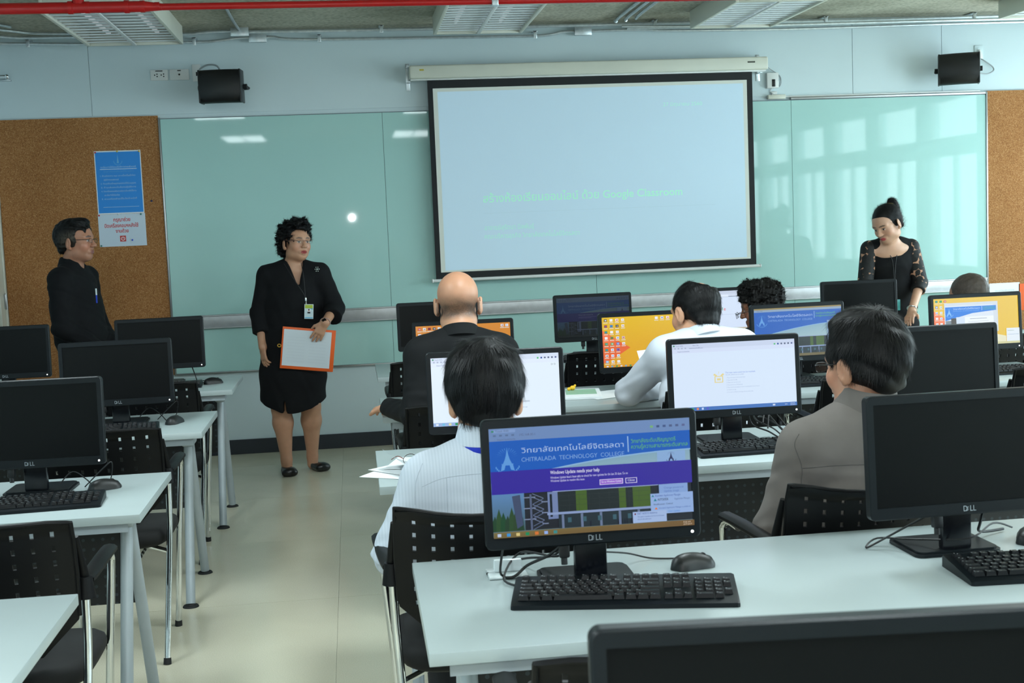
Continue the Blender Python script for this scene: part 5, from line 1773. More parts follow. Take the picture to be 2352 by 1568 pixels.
def head_basis(yaw_, pitch_=0.0, roll_=0.0):
    """columns: person's right, forward, up; yaw 0 looks to +Y, positive turns counter-clockwise seen from above; pitch > 0 looks up"""
    M = Matrix.Rotation(R(yaw_), 3, 'Z') @ Matrix.Rotation(R(pitch_), 3, 'X') @ Matrix.Rotation(R(roll_), 3, 'Y')
    return np.array(M)


def add_head(F, o, B, sex='m', sc=1.0, jaw=1.0, mouth_open=False):
    def P(*c): return o + B @ (np.array(c, float) * sc)
    def E(c, r, k=0.02, sub=False, Bl=None): F.ell(P(*c), np.array(r) * sc, B if Bl is None else B @ Bl, k, sub)
    E((0, -0.014, 0.038), (0.076, 0.097, 0.082), 0.02)
    E((0, 0.035, 0.030), (0.064, 0.055, 0.060), 0.03)
    E((0, 0.028, -0.040), (0.060 * jaw, 0.058, 0.066), 0.03)
    E((0, 0.050, -0.086), (0.034 * jaw, 0.034, 0.026), 0.03)
    for s in (-1, 1):
        E((s * 0.040, 0.058, -0.026), (0.024, 0.024, 0.026), 0.025)       # cheeks
        E((s * 0.048 * jaw, 0.008, -0.066), (0.020, 0.034, 0.026), 0.03)  # jaw angle
        F.seg(P(s * 0.050, 0.072, 0.024), P(s * 0.012, 0.088, 0.024), 0.008 * sc, 0.008 * sc, k=0.016 * sc)  # brow
        E((s * 0.031, 0.096, 0.004), (0.015, 0.012, 0.0085), 0.012, True)  # eye socket
        E((s * 0.031, 0.0765, 0.003), (0.0135, 0.0125, 0.0115), 0.004)     # eyeball under the lids
    F.seg(P(0, 0.088, 0.012), P(0, 0.109, -0.026), 0.0075 * sc, 0.0115 * sc, k=0.014 * sc)
    for s in (-1, 1):
        E((s * 0.011, 0.099, -0.029), (0.0085, 0.010, 0.0075), 0.008)
        E((s * 0.006, 0.108, -0.037), (0.0035, 0.004, 0.003), 0.003, True)
    F.seg(P(-0.020, 0.082, -0.060), P(0.020, 0.082, -0.060), 0.008 * sc, 0.008 * sc, k=0.012 * sc)
    E((0, 0.0905, -0.0560), (0.020, 0.0065, 0.0052), 0.006)
    E((0, 0.0885, -0.0665 - (0.006 if mouth_open else 0)), (0.017, 0.0075, 0.0062), 0.006)
    if mouth_open: E((0, 0.094, -0.0635), (0.016, 0.012, 0.0046), 0.003, True)
    else: E((0, 0.098, -0.0613), (0.021, 0.006, 0.0013), 0.003, True)
    for s in (-1, 1):       # ears
        Bl = np.array(Matrix.Rotation(R(-26 * s), 3, 'Z') @ Matrix.Rotation(R(-10), 3, 'X'))
        E((s * 0.083, -0.010, -0.008), (0.0085, 0.0200, 0.034), 0.006, False, Bl)
        E((s * 0.077, -0.004, -0.034), (0.0075, 0.010, 0.011), 0.006)
        E((s * 0.0925, -0.003, -0.006), (0.0050, 0.0100, 0.020), 0.004, True, Bl)


def face_colour(V, o, B, sc, tone, lip=(150, 78, 70), brow=(34, 28, 26), stubble=None, eye_dark=True):
    """vertex tint of the skin: lips, brows, eyes, ears"""
    L = (V - o) @ B / sc
    col = np.tile(lin(tone), (len(V), 1))
    x, y, z = np.abs(L[:, 0]), L[:, 1], L[:, 2]
    def blend(m, c):
        m = np.clip(m, 0, 1)[:, None]
        return col * (1 - m) + lin(c) * m
    near = (np.linalg.norm(L, axis=1) < 0.17)
    col = blend(near * np.clip(1.2 - ((x - 0.045) / 0.03) ** 2 - ((z + 0.03) / 0.03) ** 2, 0, 1) * (y > 0.03) * 0.22, (196, 112, 92))
    col = blend(near * (y > 0.06) * np.clip(2.2 - 1.6 * (((x) / 0.022) ** 2 + ((z + 0.0615) / 0.0105) ** 2), 0, 1), lip)
    col = blend(near * (y > 0.05) * np.clip(2.4 - 2.0 * (((x - 0.031) / 0.021) ** 2 + ((z - 0.0275 + 0.12 * np.abs(x - 0.031)) / 0.0048) ** 2), 0, 1) * 0.85, brow)
    ew = ((x - 0.031) / 0.0125) ** 2 + ((z - 0.002) / 0.0052) ** 2
    col = blend(near * (y > 0.06) * np.clip(2.0 - 1.7 * ew, 0, 1) * 0.9, (205, 196, 190))
    col = blend(near * (y > 0.06) * np.clip(2.2 - 1.8 * (((x - 0.031) / 0.0058) ** 2 + ((z - 0.002) / 0.0058) ** 2), 0, 1), (24, 16, 14))
    col = blend(near * (y > 0.06) * np.clip(2.0 - 1.8 * (((x - 0.031) / 0.0145) ** 2 + ((z - 0.0078) / 0.0026) ** 2), 0, 1), (30, 20, 18))
    if stubble is not None:
        col = blend(near * (y > 0.0) * np.clip((-0.045 - z) / 0.03, 0, 1) * (x < 0.07) * 0.25, stubble)
    return col


def hand(F, wrist, d, palm, thumb, curl=0.35, sc=1.0, spread=0.02, k=0.006):
    d, palm = nrm(d), np.asarray(palm, float)
    palm = nrm(palm - d * palm.dot(d))
    side = np.cross(d, palm) * thumb      # towards the thumb
    w = np.asarray(wrist, float)
    F.seg(w - d * 0.01, w + d * 0.085 * sc, (0.027 * sc, 0.017 * sc), (0.040 * sc, 0.0125 * sc), side, k=0.014)
    F.seg(w + d * 0.02 * sc + side * 0.018 * sc + palm * 0.006, w + d * 0.06 * sc + side * 0.024 * sc + palm * 0.006, 0.015 * sc, 0.012 * sc, k=0.012)
    for i, (off, ln) in enumerate(((0.030, 0.070), (0.010, 0.080), (-0.010, 0.074), (-0.029, 0.058))):
        p = w + d * (0.083 - 0.004 * abs(i - 1)) * sc + side * off * sc
        a = curl * (0.7 + 0.15 * i)
        dirn = nrm(d + side * (0.5 - i / 3) * spread * 8)
        th = a * 0.6
        rr = (0.0088 - 0.0006 * (i == 3)) * sc
        for f_ in (0.46, 0.30, 0.24):
            v = nrm(dirn * math.cos(th) + palm * math.sin(th))
            q = p + v * ln * f_ * sc
            F.seg(p, q, rr, rr * 0.92, k=k)
            p, rr = q, rr * 0.92
            th += a
    p = w + d * 0.028 * sc + side * 0.030 * sc
    v = nrm(d * 0.75 + side * 0.62 + palm * 0.35)
    q = p + v * 0.040 * sc
    F.seg(p, q, 0.0115 * sc, 0.0098 * sc, k=0.010)
    v2 = nrm(d * 0.95 + side * 0.25 + palm * 0.35)
    F.seg(q, q + v2 * 0.030 * sc, 0.0098 * sc, 0.0080 * sc, k=0.005)


M_skin = mat('skin', (0.5, 0.3, 0.2, 1), 0.45, attr='col', bump=(160, 0.06, 0.001), var=(25, 0.05))
MATS['skin'].node_tree.nodes['Principled BSDF'].inputs['Subsurface Weight'].default_value = 0.08
MATS['skin'].node_tree.nodes['Principled BSDF'].inputs['Subsurface Scale'].default_value = 0.01
M_hair = mat('black hair', srgb(13, 12, 13), 0.48, attr='col', var=(40, 0.2), spec=0.22)
M_blackcloth = mat('black cloth', srgb(13, 14, 17), 0.85, var=(30, 0.15), bump=(900, 0.15, 0.0006), spec=0.25)
M_suit = mat('black suit cloth', srgb(15, 17, 19), 0.8, var=(25, 0.15), bump=(800, 0.15, 0.0006), spec=0.25)
M_shirtw = mat('white shirt cloth', srgb(216, 222, 232), 0.75, var=(12, 0.03), bump=(900, 0.1, 0.0005), spec=0.3)
M_shirtw2 = mat('plain white shirt cloth', srgb(200, 206, 216), 0.75, var=(12, 0.03), bump=(700, 0.1, 0.0005), spec=0.3)
M_grey = mat('grey shirt cloth', srgb(108, 102, 98), 0.8, var=(14, 0.06), bump=(900, 0.12, 0.0005), spec=0.3)
M_trouser = mat('dark trousers', srgb(26, 28, 34), 0.85, var=(20, 0.1), bump=(700, 0.1, 0.0005))
M_shoe = mat('black leather shoe', srgb(14, 14, 15), 0.3, var=(20, 0.1))


def strands(Vh, Qh, flow, n, length, width, lift, seed, jitter=0.25, col=(13, 12, 13), keep=None):
    """thin hair ribbons lying on a hair surface; flow(p) gives the combing direction"""
    rnd = np.random.RandomState(seed)
    A, Bq, C, D = (Vh[Qh[:, i]] for i in range(4))
    nn = np.cross(C - A, D - Bq)
    ar = np.linalg.norm(nn, axis=1)
    nn = nn / np.maximum(ar[:, None], 1e-12)
    cdf = np.cumsum(ar) / ar.sum()
    i = np.searchsorted(cdf, rnd.rand(n))
    i = np.minimum(i, len(Qh) - 1)
    u, v = rnd.rand(n, 1), rnd.rand(n, 1)
    p = (A[i] * (1 - u) + Bq[i] * u) * (1 - v) + (D[i] * (1 - u) + C[i] * u) * v
    nm = nn[i]
    if keep is not None:
        m = keep(p)
        p, nm = p[m], nm[m]
    d = flow(p) + rnd.normal(size=p.shape) * jitter
    d = d - nm * (d * nm).sum(1, keepdims=True)
    d /= np.maximum(np.linalg.norm(d, axis=1, keepdims=True), 1e-9)
    sd = np.cross(d, nm)
    ln = length * (0.6 + 0.8 * rnd.rand(len(p), 1))
    rows = []
    for k in range(4):
        t = k / 3
        c_ = p + d * ln * (t - 0.15) + nm * (lift * t * (1.15 - 0.5 * t) - 0.0008)
        w = width * (1 - 0.75 * t)
        rows.append(c_ - sd * w); rows.append(c_ + sd * w)
    Vs = np.stack(rows, 1).reshape(-1, 3)
    base = (np.arange(len(p)) * 8)[:, None]
    Qs = np.concatenate([base + np.array([[2 * k, 2 * k + 1, 2 * k + 3, 2 * k + 2]]) for k in range(3)])
    shade = np.repeat(lin(col)[None] * (0.6 + 1.5 * rnd.rand(len(p), 1)), 8, 0)
    return Vs, Qs, shade


def hair_mesh(name, Fh, o, B, sc, parent, flow=None, n=0, length=0.03, width=0.0007, lift=0.004, col=(13, 12, 13), seed=1, jitter=0.25, shade=None, keep=None):
    V, Q = Fh.surface()
    c = np.tile(lin(col), (len(V), 1))
    if shade is not None: c = shade(V, c)
    if n:
        Vs, Qs, cs = strands(V, Q, flow, n, length, width, lift, seed, jitter, col, keep)
        Q = np.concatenate([Q, Qs + len(V)])
        V = np.concatenate([V, Vs])
        c = np.concatenate([c, cs])
    W = o + (V * sc) @ B.T
    return link_mesh(name, np_mesh(name, W, Q, c), M_hair, parent)


def local_field(): return Field((-0.15, -0.19, -0.17), (0.15, 0.17, 0.20), 0.0036)


def glasses(parent, o, B, sc, colour, rimless=False, yoff=0.0, zoff=0.0, w=0.0185, h=0.0125, arm=0.0017):
    def P(*c): return Vector(o + B @ (np.array(c, float) * sc))
    y = 0.112 + yoff
    m = mat('spectacle frame %d' % colour[0], srgb(*colour), 0.3, 0.3, var=(20, .1))
    fr = None
    b_ = MB()
    for s in (-1, 1):
        pts = []
        for k in range(20):
            a = 2 * PI * k / 20
            ca, sa = math.cos(a), math.sin(a)
            pts.append(P(s * 0.033 + w * math.copysign(abs(ca) ** 0.6, ca), y - 0.004 * abs(ca), zoff + h * math.copysign(abs(sa) ** 0.6, sa)))
        if s == -1: lens_l = pts
        else: lens_r = pts
        b_.tube(pts, 0.0011 if not rimless else 0.0006, 6, closed=True)
        b_.tube([P(s * (0.033 + w), y - 0.004, zoff + 0.006), P(s * 0.070, y - 0.03, zoff + 0.008), P(s * 0.0795, 0.03, zoff + 0.010), P(s * 0.0815, -0.012, zoff + 0.018), P(s * 0.082, -0.034, zoff + 0.004)], arm, 6, sub=4)
    b_.tube([P(-0.033 + w, y - 0.003, zoff + 0.003), P(0, y + 0.002, zoff + 0.006), P(0.033 - w, y - 0.003, zoff + 0.003)], 0.0013, 6)
    fr = b_.build('spectacles', m, parent)
    for pts in (lens_l, lens_r):
        lb = MB()
        lb.bm.faces.new([lb.bm.verts.new(p) for p in pts])
        lb.build('lens', M_lens, fr)
    return fr


def shoe(parent, heel, toe, hgt=0.07, w=0.042, low=False):
    heel, toe = np.asarray(heel, float), np.asarray(toe, float)
    d = toe - heel
    L = np.linalg.norm(d); d = d / L
    F = Field(np.minimum(heel, toe) - 0.08 - np.array([0, 0, 0.0]), np.maximum(heel, toe) + 0.12, 0.005)
    sd = np.cross(d, (0, 0, 1))
    F.seg(heel + d * 0.03 + V3(0, 0, hgt * 0.5), heel + d * (L - 0.045) + V3(0, 0, 0.028), (w * 0.8, hgt * 0.5), (w, 0.028), sd, k=0.02)
    F.seg(heel + d * L * 0.45 + V3(0, 0, 0.025), heel + d * (L - 0.045) + V3(0, 0, 0.022), (w * 0.95, 0.03), (w, 0.022), sd, k=0.02)
    if low:
        F.ell(heel + d * L * 0.36 + V3(0, 0, hgt + 0.012), (0.055, 0.075, 0.034), np.stack([sd, d, np.array([0, 0, 1.0])], 1), 0.01, True)
    F.cut(lambda X, Y, Z: 0.002 - Z + 0 * X + 0 * Y)
    V, Q = F.surface()
    return link_mesh('shoe', np_mesh('shoe', V, Q), M_shoe, parent)


SKIN = (196, 146, 116)


def shirt_collar(neck, top, fwd_, m, parent, r_in=0.066, hgt=0.040, flare=0.024, gap=32):
    """turned-down collar: an open band round the neck, stand inside and leaf outside"""
    ax = nrm(np.asarray(top) - neck)
    f = nrm(np.asarray(fwd_) - ax * np.dot(fwd_, ax))
    sd = np.cross(f, ax)
    rows = []
    n = 30
    for k in range(n + 1):
        a = R(gap) + (2 * PI - 2 * R(gap)) * k / n
        rad = f * math.cos(a) + sd * math.sin(a)
        fr = max(0.0, math.cos(a))                 # 1 at the throat
        lift = -0.022 * fr
        prof = ((r_in - 0.002, -0.030), (r_in - 0.003, hgt + lift), (r_in + 0.003, hgt + 0.004 + lift), (r_in + 0.009, hgt - 0.002 + lift), (r_in + flare, -0.008 - 0.030 * fr), (r_in + flare - 0.004, -0.010 - 0.030 * fr), (r_in + 0.008, -0.012))
        rows.append([Vector(neck + rad * r_ + ax * z_) for r_, z_ in prof])
    return MB().loft(rows).build('collar', m, parent, None, None, 50)


def seated(label, x, yh, neck, head_o, head_ypr, sh, el, wr, shirt_mat, sex='m', tone=SKIN, face=True, sc=1.0, sleeve='long', bulk=1.0, h=0.0042, ripple=0.0035, collar=True, coat=False, hands=True, chest_dy=0.0, seedv=1, collar_up=0.008, collar_h=0.040):
    """a seated figure; hips at (x, yh), facing +Y; neck, head and arm joints given in world space"""
    t = thing('person', label, 'person', (x, yh, 0.0), 0, 'people in the room')
    inv = Matrix.Translation((-x, -yh, 0))
    def put(o_):
        o_.matrix_parent_inverse = inv
        return o_
    neck = np.asarray(neck, float)
    o = np.asarray(head_o, float)
    B = head_basis(*head_ypr)
    shL, shR = np.asarray(sh[0], float), np.asarray(sh[1], float)
    pel = V3(x, yh, 0.575)
    side = nrm(shR - shL)
    allp = np.array([neck, o + (0, 0, 0.15), o - (0.13, 0.15, 0), o + (0.13, 0.15, 0), shL, shR, el[0], el[1], wr[0], wr[1], pel, V3(x - 0.2, yh + 0.55, 0.0), V3(x + 0.2, yh - 0.15, 0.45)])
    F = Field(allp.min(0) - 0.16, allp.max(0) + 0.16, h)
    add_head(F, o, B, sex, sc)
    F.seg(o + B @ V3(0, -0.018, -0.055), neck + V3(0, 0, 0.0), 0.054, 0.062, k=0.03)
    chest = (shL + shR) / 2 * 0.55 + pel * 0.45 + V3(0, chest_dy, 0)
    F.seg(neck - V3(0, 0, 0.05), chest, (0.12, 0.07), (0.15, 0.095), side, k=0.05)
    F.seg(chest, pel, (0.145, 0.095), (0.16, 0.11), side, k=0.05)
    F.seg(shL, shR, 0.045, 0.045, k=0.05)
    for i in (0, 1):
        s_ = (shL, shR)[i]
        e_, w_ = np.asarray(el[i], float), np.asarray(wr[i], float)
        F.seg(s_, e_, 0.043, 0.036, k=0.03)
        F.seg(e_, w_, 0.035, 0.025, k=0.02)
        if hands:
            hd = nrm(w_ - e_)
            hd = nrm(hd + V3(0, 0.25, -0.15))
            hand(F, w_, hd, (0, 0.1, -1), 1 if i == 0 else -1, 0.30, 0.95)
        F.seg(pel + V3((-0.08, 0.08)[i], 0, -0.01), pel + V3((-0.09, 0.09)[i], 0.14, -0.015), 0.07, 0.062, k=0.04)
    V, Q = F.surface()
    col = face_colour(V, o, B, sc, tone, stubble=(120, 92, 80) if sex == 'm' else None)
    put(link_mesh('body', np_mesh('body', V, Q, col), M_skin, t))
    # upper garment
    G = Field(allp.min(0) - 0.17, allp.max(0) + 0.17, 0.0065)
    b = bulk
    G.seg(neck - V3(0, 0, 0.060), chest, (0.135 * b, 0.088 * b), (0.178 * b, 0.122 * b), side, k=0.06)
    G.seg(chest, pel + V3(0, 0, 0.03), (0.176 * b, 0.124 * b), (0.182 * b, 0.138 * b), side, k=0.06)
    G.seg(shL - side * 0.0, shR, 0.062 * b, 0.062 * b, k=0.07)
    G.seg(neck + V3(0, -0.005, -0.040), (shL * 0.7 + neck * 0.3) - V3(0, 0, 0.02), 0.050, 0.055, k=0.05)
    G.seg(neck + V3(0, -0.005, -0.040), (shR * 0.7 + neck * 0.3) - V3(0, 0, 0.02), 0.050, 0.055, k=0.05)
    for i in (0, 1):
        s_ = (shL, shR)[i]
        e_, w_ = np.asarray(el[i], float), np.asarray(wr[i], float)
        if sleeve == 'long':
            G.seg(s_, e_, 0.064 * b, 0.054 * b, k=0.035)
            G.seg(e_, e_ + (w_ - e_) * 0.93, 0.052 * b, 0.036 * b, k=0.03)
            G.seg(e_ + (w_ - e_) * 0.84, e_ + (w_ - e_) * 0.97, 0.037 * b, 0.037 * b, flat=True, k=0.006)
        else:
            G.seg(s_, s_ + (e_ - s_) * 0.90, 0.064 * b, 0.066 * b, k=0.035)
            G.seg(s_ + (e_ - s_) * 0.6, s_ + (e_ - s_) * 1.02, 0.064 * b, 0.068 * b, flat=True, k=0.01)
    if ripple:
        G.ripple(ripple, [((0.5, 0.2, 1.0), 0.085, seedv), ((-0.6, 0.3, 0.9), 0.12, seedv + 2.0), ((0.1, 0.6, 1.0), 0.06, seedv + 4)], lambda X, Y, Z: np.clip((neck[2] - 0.06 - Z) / 0.15, 0.05, 1))
    V, Q = G.surface()
    put(link_mesh('jacket' if coat else 'shirt', np_mesh('shirt', V, Q), shirt_mat, t))
    if collar: put(shirt_collar(neck + V3(0, -0.004, collar_up), neck + nrm(o + B @ V3(0, -0.02, -0.07) - neck) + V3(0, 0, 0.8), V3(0, 1, 0), shirt_mat, t, hgt=collar_h))
    # trousers
    T = Field((x - 0.32, yh - 0.22, 0.0), (x + 0.32, yh + 0.60, 0.75), 0.009)
    T.ell(pel - V3(0, 0.0, 0.01), (0.172, 0.135, 0.098), None, 0.04)
    for i in (0, 1):
        kx = x + (-0.11, 0.11)[i]
        T.seg(pel + V3((-0.085, 0.085)[i], 0.0, -0.012), V3(kx, yh + 0.42, 0.55), 0.082, 0.066, k=0.04)
        T.seg(V3(kx, yh + 0.42, 0.55), V3(kx, yh + 0.40, 0.10), 0.064, 0.055, k=0.03)
    T.cut(lambda X, Y, Z: 0.055 - Z + 0 * X + 0 * Y)
    V, Q = T.surface()
    put(link_mesh('trousers', np_mesh('trousers', V, Q), M_trouser, t))
    for i in (0, 1):
        kx = x + (-0.11, 0.11)[i]
        put(shoe(t, (kx, yh + 0.33, 0.0), (kx, yh + 0.60, 0.0)))
    return t, o, B, inv


def seams(t, lines, m, y0):
    """stitched seams lying on the back of a shirt; lines of (x, z) seen from behind"""
    from mathutils.bvhtree import BVHTree
    sh = [c for c in t.children if c.name.startswith('shirt')][0]
    bv = BVHTree.FromPolygons([v.co for v in sh.data.vertices], [tuple(p_.vertices) for p_ in sh.data.polygons])
    for ln in lines:
        pts = []
        for q in smooth_path([(x, 0, z) for x, z in ln], 8):
            hit = bv.ray_cast(Vector((q.x, y0, q.z)), Vector((0, 1, 0)))
            if hit[0] is not None and (not pts or abs(hit[0].y - pts[-1].y) < 0.05): pts.append(hit[0] - Vector((0, 0.0003, 0)))
        if len(pts) > 3: MB().tube(pts, 0.0010, 6).build('seam', m, sh)


def put_all(t, inv):
    for ch in t.children: ch.matrix_parent_inverse = inv


def short_hair(kind='full', th=0.012, h=0.0032):
    """hair volume in head coordinates"""
    Fh = local_field()
    Fh.ell((0, -0.018, 0.040), (0.078 + th, 0.100 + th, 0.084 + th), None, 0.01)
    Fh.seg((0, -0.06, 0.0), (0, -0.075, -0.040), (0.070 + th * 0.3, 0.040), (0.058, 0.030), (1, 0, 0), k=0.02)
    # face opening, temples, ears
    Fh.ell((0, 0.125, -0.035), (0.080, 0.080, 0.105), None, 0.012, True)
    for s in (-1, 1):
        Fh.ell((s * 0.095, 0.045, -0.055), (0.040, 0.050, 0.075), None, 0.012, True)
        Fh.ell((s * 0.104, -0.008, -0.022), (0.032, 0.030, 0.048), None, 0.010, True)
    Fh.cut(lambda X, Y, Z: (-0.082 - Z) + 0 * X + 0.25 * np.maximum(Y + 0.03, 0))
    return Fh


def down_flow(c=(0, -0.03, 0.125), fwd_=0.0):
    c = np.array(c)
    def f(p):
        d = p - c
        d = d / np.maximum(np.linalg.norm(d, axis=1, keepdims=True), 1e-6)
        return d + np.array([0, fwd_, -0.9])
    return f
def standing_body(o, B, sc, sex, neck, shL, shR, pel, arms, legs, tone, h, mouth_open=False, jaw=1.0, lip=(150, 78, 70), hands_spec=None, arm_r=(0.040, 0.034, 0.026), leg_r=(0.07, 0.052, 0.058, 0.034), stubble=None, neck_r=0.05, bare=True):
    pts = np.array([o + (0.13, 0.15, 0.15), o - (0.13, 0.15, 0), shL, shR, pel] + [p for a in arms for p in a] + [p for l in legs for p in l])
    F = Field(pts.min(0) - 0.17, pts.max(0) + 0.12, h)
    add_head(F, o, B, sex, sc, jaw, mouth_open)
    side = nrm(shR - shL)
    F.seg(o + B @ V3(0, -0.018, -0.055), neck, neck_r, neck_r * 1.12, k=0.03)
    mid = (shL + shR) / 2
    chest = mid * 0.72 + pel * 0.28
    F.seg(neck - V3(0, 0, 0.05), chest, (0.11, 0.065), (0.135, 0.09), side, k=0.05)
    F.seg(chest, pel, (0.13, 0.085), (0.15, 0.105), side, k=0.05)
    F.seg(shL, shR, 0.042, 0.042, k=0.05)
    for i, (s_, e_, w_) in enumerate(arms):
        F.seg(s_, e_, arm_r[0], arm_r[1], k=0.03)
        F.seg(e_, w_, arm_r[1], arm_r[2], k=0.02)
    for i, (hp, kn, an) in enumerate(legs):
        if not bare:
            F.seg(hp, hp * 0.7 + kn * 0.3, leg_r[0], leg_r[1], k=0.04)
            continue
        F.seg(hp, kn, leg_r[0], leg_r[1], k=0.04)
        calf = kn * 0.72 + an * 0.28 + V3(0, 0.012, 0)
        F.seg(kn, calf, leg_r[1], leg_r[2], k=0.03)
        F.seg(calf, an, leg_r[2], leg_r[3], k=0.03)
        F.seg(an, an + V3(0, 0, -0.05), leg_r[3], leg_r[3] * 1.05, k=0.02)
    for hs in (hands_spec or []): hand(F, *hs)
    return F


# ---------------------------------------------------------------- woman speaking, holding a folder
def woman_speaker():
    t = thing('person', 'standing woman in a black dress suit with curly hair, holding an orange folder', 'person', (-0.40, 8.2, 0), 0, 'people in the room')
    inv = Matrix.Translation((0.40, -8.2, 0))
    o = V3(-0.345, 8.19, 1.468)
    B = head_basis(213, 3, -3)
    sc = 1.0
    neck = V3(-0.375, 8.215, 1.325)
    shL, shR = V3(-0.540, 8.225, 1.275), V3(-0.205, 8.205, 1.272)
    pel = V3(-0.405, 8.22, 0.82)
    armL = (shL, V3(-0.600, 8.235, 1.03), V3(-0.586, 8.13, 0.825))
    armR = (shR, V3(-0.120, 8.19, 1.055), V3(-0.188, 8.010, 0.968))
    legs = ((V3(-0.485, 8.22, 0.80), V3(-0.497, 8.205, 0.42), V3(-0.484, 8.215, 0.085)), (V3(-0.325, 8.22, 0.80), V3(-0.312, 8.225, 0.42), V3(-0.322, 8.29, 0.085)))
    hs = [(armL[2], (0.06, -0.12, -1.0), (0.8, 0.5, 0.1), -1, 0.42, 0.86, 0.012),
          (armR[2], (-0.55, 0.02, -0.86), (0.0, 1.0, 0.0), -1, 0.16, 0.86, 0.03)]
    F = standing_body(o, B, sc, 'f', neck, shL, shR, pel, (armL, armR), legs, SKIN, 0.0040, True, 1.0, hands_spec=hs, leg_r=(0.08, 0.060, 0.062, 0.034))
    V, Q = F.surface()
    col = face_colour(V, o, B, sc, (190, 142, 114), lip=(150, 62, 60))
    link_mesh('body', np_mesh('body', V, Q, col), M_skin, t)
    # dress suit
    G = Field((-0.74, 7.99, 0.36), (0.02, 8.44, 1.42), 0.0062)
    side = V3(1, -0.05, 0)
    c = lambda z, x, y=8.222: V3(x, y, z)
    st = [(1.31, -0.373, 0.110, 0.070), (1.22, -0.375, 0.168, 0.110), (1.10, -0.385, 0.182, 0.134), (0.98, -0.392, 0.186, 0.134), (0.85, -0.402, 0.200, 0.144), (0.62, -0.415, 0.206, 0.148), (0.34, -0.422, 0.214, 0.152)]
    for (z0, x0, a0, b0), (z1, x1, a1, b1) in zip(st, st[1:]):
        G.seg(c(z0, x0), c(z1, x1), (a0, b0), (a1, b1), side, k=0.03)
    G.seg(shL, shR, 0.058, 0.058, k=0.05)
    G.seg(neck - V3(0, 0, 0.02), shL + V3(0.05, 0, 0), 0.05, 0.052, k=0.05)
    G.seg(neck - V3(0, 0, 0.02), shR - V3(0.05, 0, 0), 0.05, 0.052, k=0.05)
    G.seg(armL[0], armL[1], 0.060, 0.060, k=0.03)
    G.seg(armL[1] + V3(0, 0, 0.03), armL[1] * 0.42 + armL[2] * 0.58, 0.060, 0.056, flat=True, k=0.02)
    G.seg(armR[0], armR[1], 0.060, 0.058, k=0.03)
    G.seg(armR[1] + V3(0.0, 0.01, 0.0), armR[1] * 0.45 + armR[2] * 0.55 + V3(0.012, 0, -0.01), 0.060, 0.062, flat=True, k=0.02)
    # collar stand and the open V of the neck
    G.seg(neck - V3(0, 0, 0.06), neck + V3(0.0, 0.004, 0.035), 0.078, 0.068, flat=True, k=0.012)
    G.seg(V3(-0.352, 8.10, 1.380), V3(-0.342, 8.06, 1.235), (0.056, 0.13), (0.014, 0.10), (1, 0, 0), k=0.006, sub=True)
    G.seg(neck + V3(0.01, -0.02, 0.07), neck + V3(0.005, -0.01, -0.03), 0.058, 0.050, k=0.006, sub=True)
    # curved hem and front slit
    G.cut(lambda X, Y, Z: 0.400 + 0.075 * ((X + 0.42) / 0.21) ** 2 - Z + 0 * Y)
    G.seg(V3(-0.468, 8.06, 0.34), V3(-0.468, 8.06, 0.475), (0.022, 0.10), (0.003, 0.10), (1, 0, 0), k=0.003, sub=True)
    G.seg(V3(-0.255, 8.06, 0.34), V3(-0.255, 8.06, 0.455), (0.010, 0.14), (0.003, 0.14), (1, 0, 0), k=0.003, sub=True)
    G.ripple(0.0025, [((0.9, 0.2, 0.35), 0.09, 1), ((-0.7, 0.3, 0.7), 0.13, 3)])
    V, Q = G.surface()
    link_mesh('dress_suit', np_mesh('dress_suit', V, Q), M_blackcloth, t)
    # curly hair
    Fh = local_field()
    Fh.ell((0, -0.030, 0.052), (0.098, 0.112, 0.100), None, 0.01)
    Fh.ell((0, -0.075, -0.02), (0.080, 0.050, 0.075), None, 0.03)
    Fh.ell((0.0, 0.045, 0.115), (0.075, 0.045, 0.035), None, 0.03)
    Fh.noise(0.010, 95, 4)
    Fh.noise(0.006, 190, 5)
    Fh.ell((0, 0.118, -0.030), (0.078, 0.072, 0.108), None, 0.008, True)
    for s in (-1, 1):
        Fh.ell((s * 0.095, 0.050, -0.060), (0.040, 0.060, 0.080), None, 0.01, True)
        Fh.ell((s * 0.098, -0.004, -0.020), (0.032, 0.022, 0.036), None, 0.01, True)
    hair_mesh('hair', Fh, o, B, sc, t, lambda p: np.stack([np.sin(p[:, 2] * 160 + p[:, 1] * 90), np.cos(p[:, 0] * 150 + p[:, 2] * 60), np.sin(p[:, 1] * 140)], 1), 7500, 0.022, 0.0008, 0.012, (11, 11, 13), 3, 0.7)
    glasses(t, o, B, sc, (120, 84, 78), True, -0.001, 0.004, 0.020, 0.011)
    for k, s in ((0, -1),):
        MB().ell(Vector(o + B @ V3(-0.090, -0.002, -0.040)), (0.005, 0.005, 0.005), u=10, v=8).build('earring', mat('dark earring', srgb(70, 66, 50), 0.2, 0.8, var=(9, .1)), t)
    shoe(t, (-0.492, 8.245, 0.0), (-0.452, 8.035, 0.0), 0.062, 0.043, True)
    shoe(t, (-0.335, 8.335, 0.0), (-0.232, 8.150, 0.0), 0.062, 0.043, True)
    # brooch, lanyard and name card
    br = MB()
    for k in range(6):
        a = 2 * PI * k / 6
        br.ell((-0.222 + 0.012 * math.cos(a), 8.132, 1.300 + 0.014 * math.sin(a)), (0.004, 0.004, 0.004), u=8, v=6)
    br.ell((-0.222, 8.130, 1.300), (0.006, 0.005, 0.006), u=8, v=6)
    br.build('brooch', mat('glass stones', srgb(196, 206, 200), 0.1, 0.7, var=(200, .3)), t)
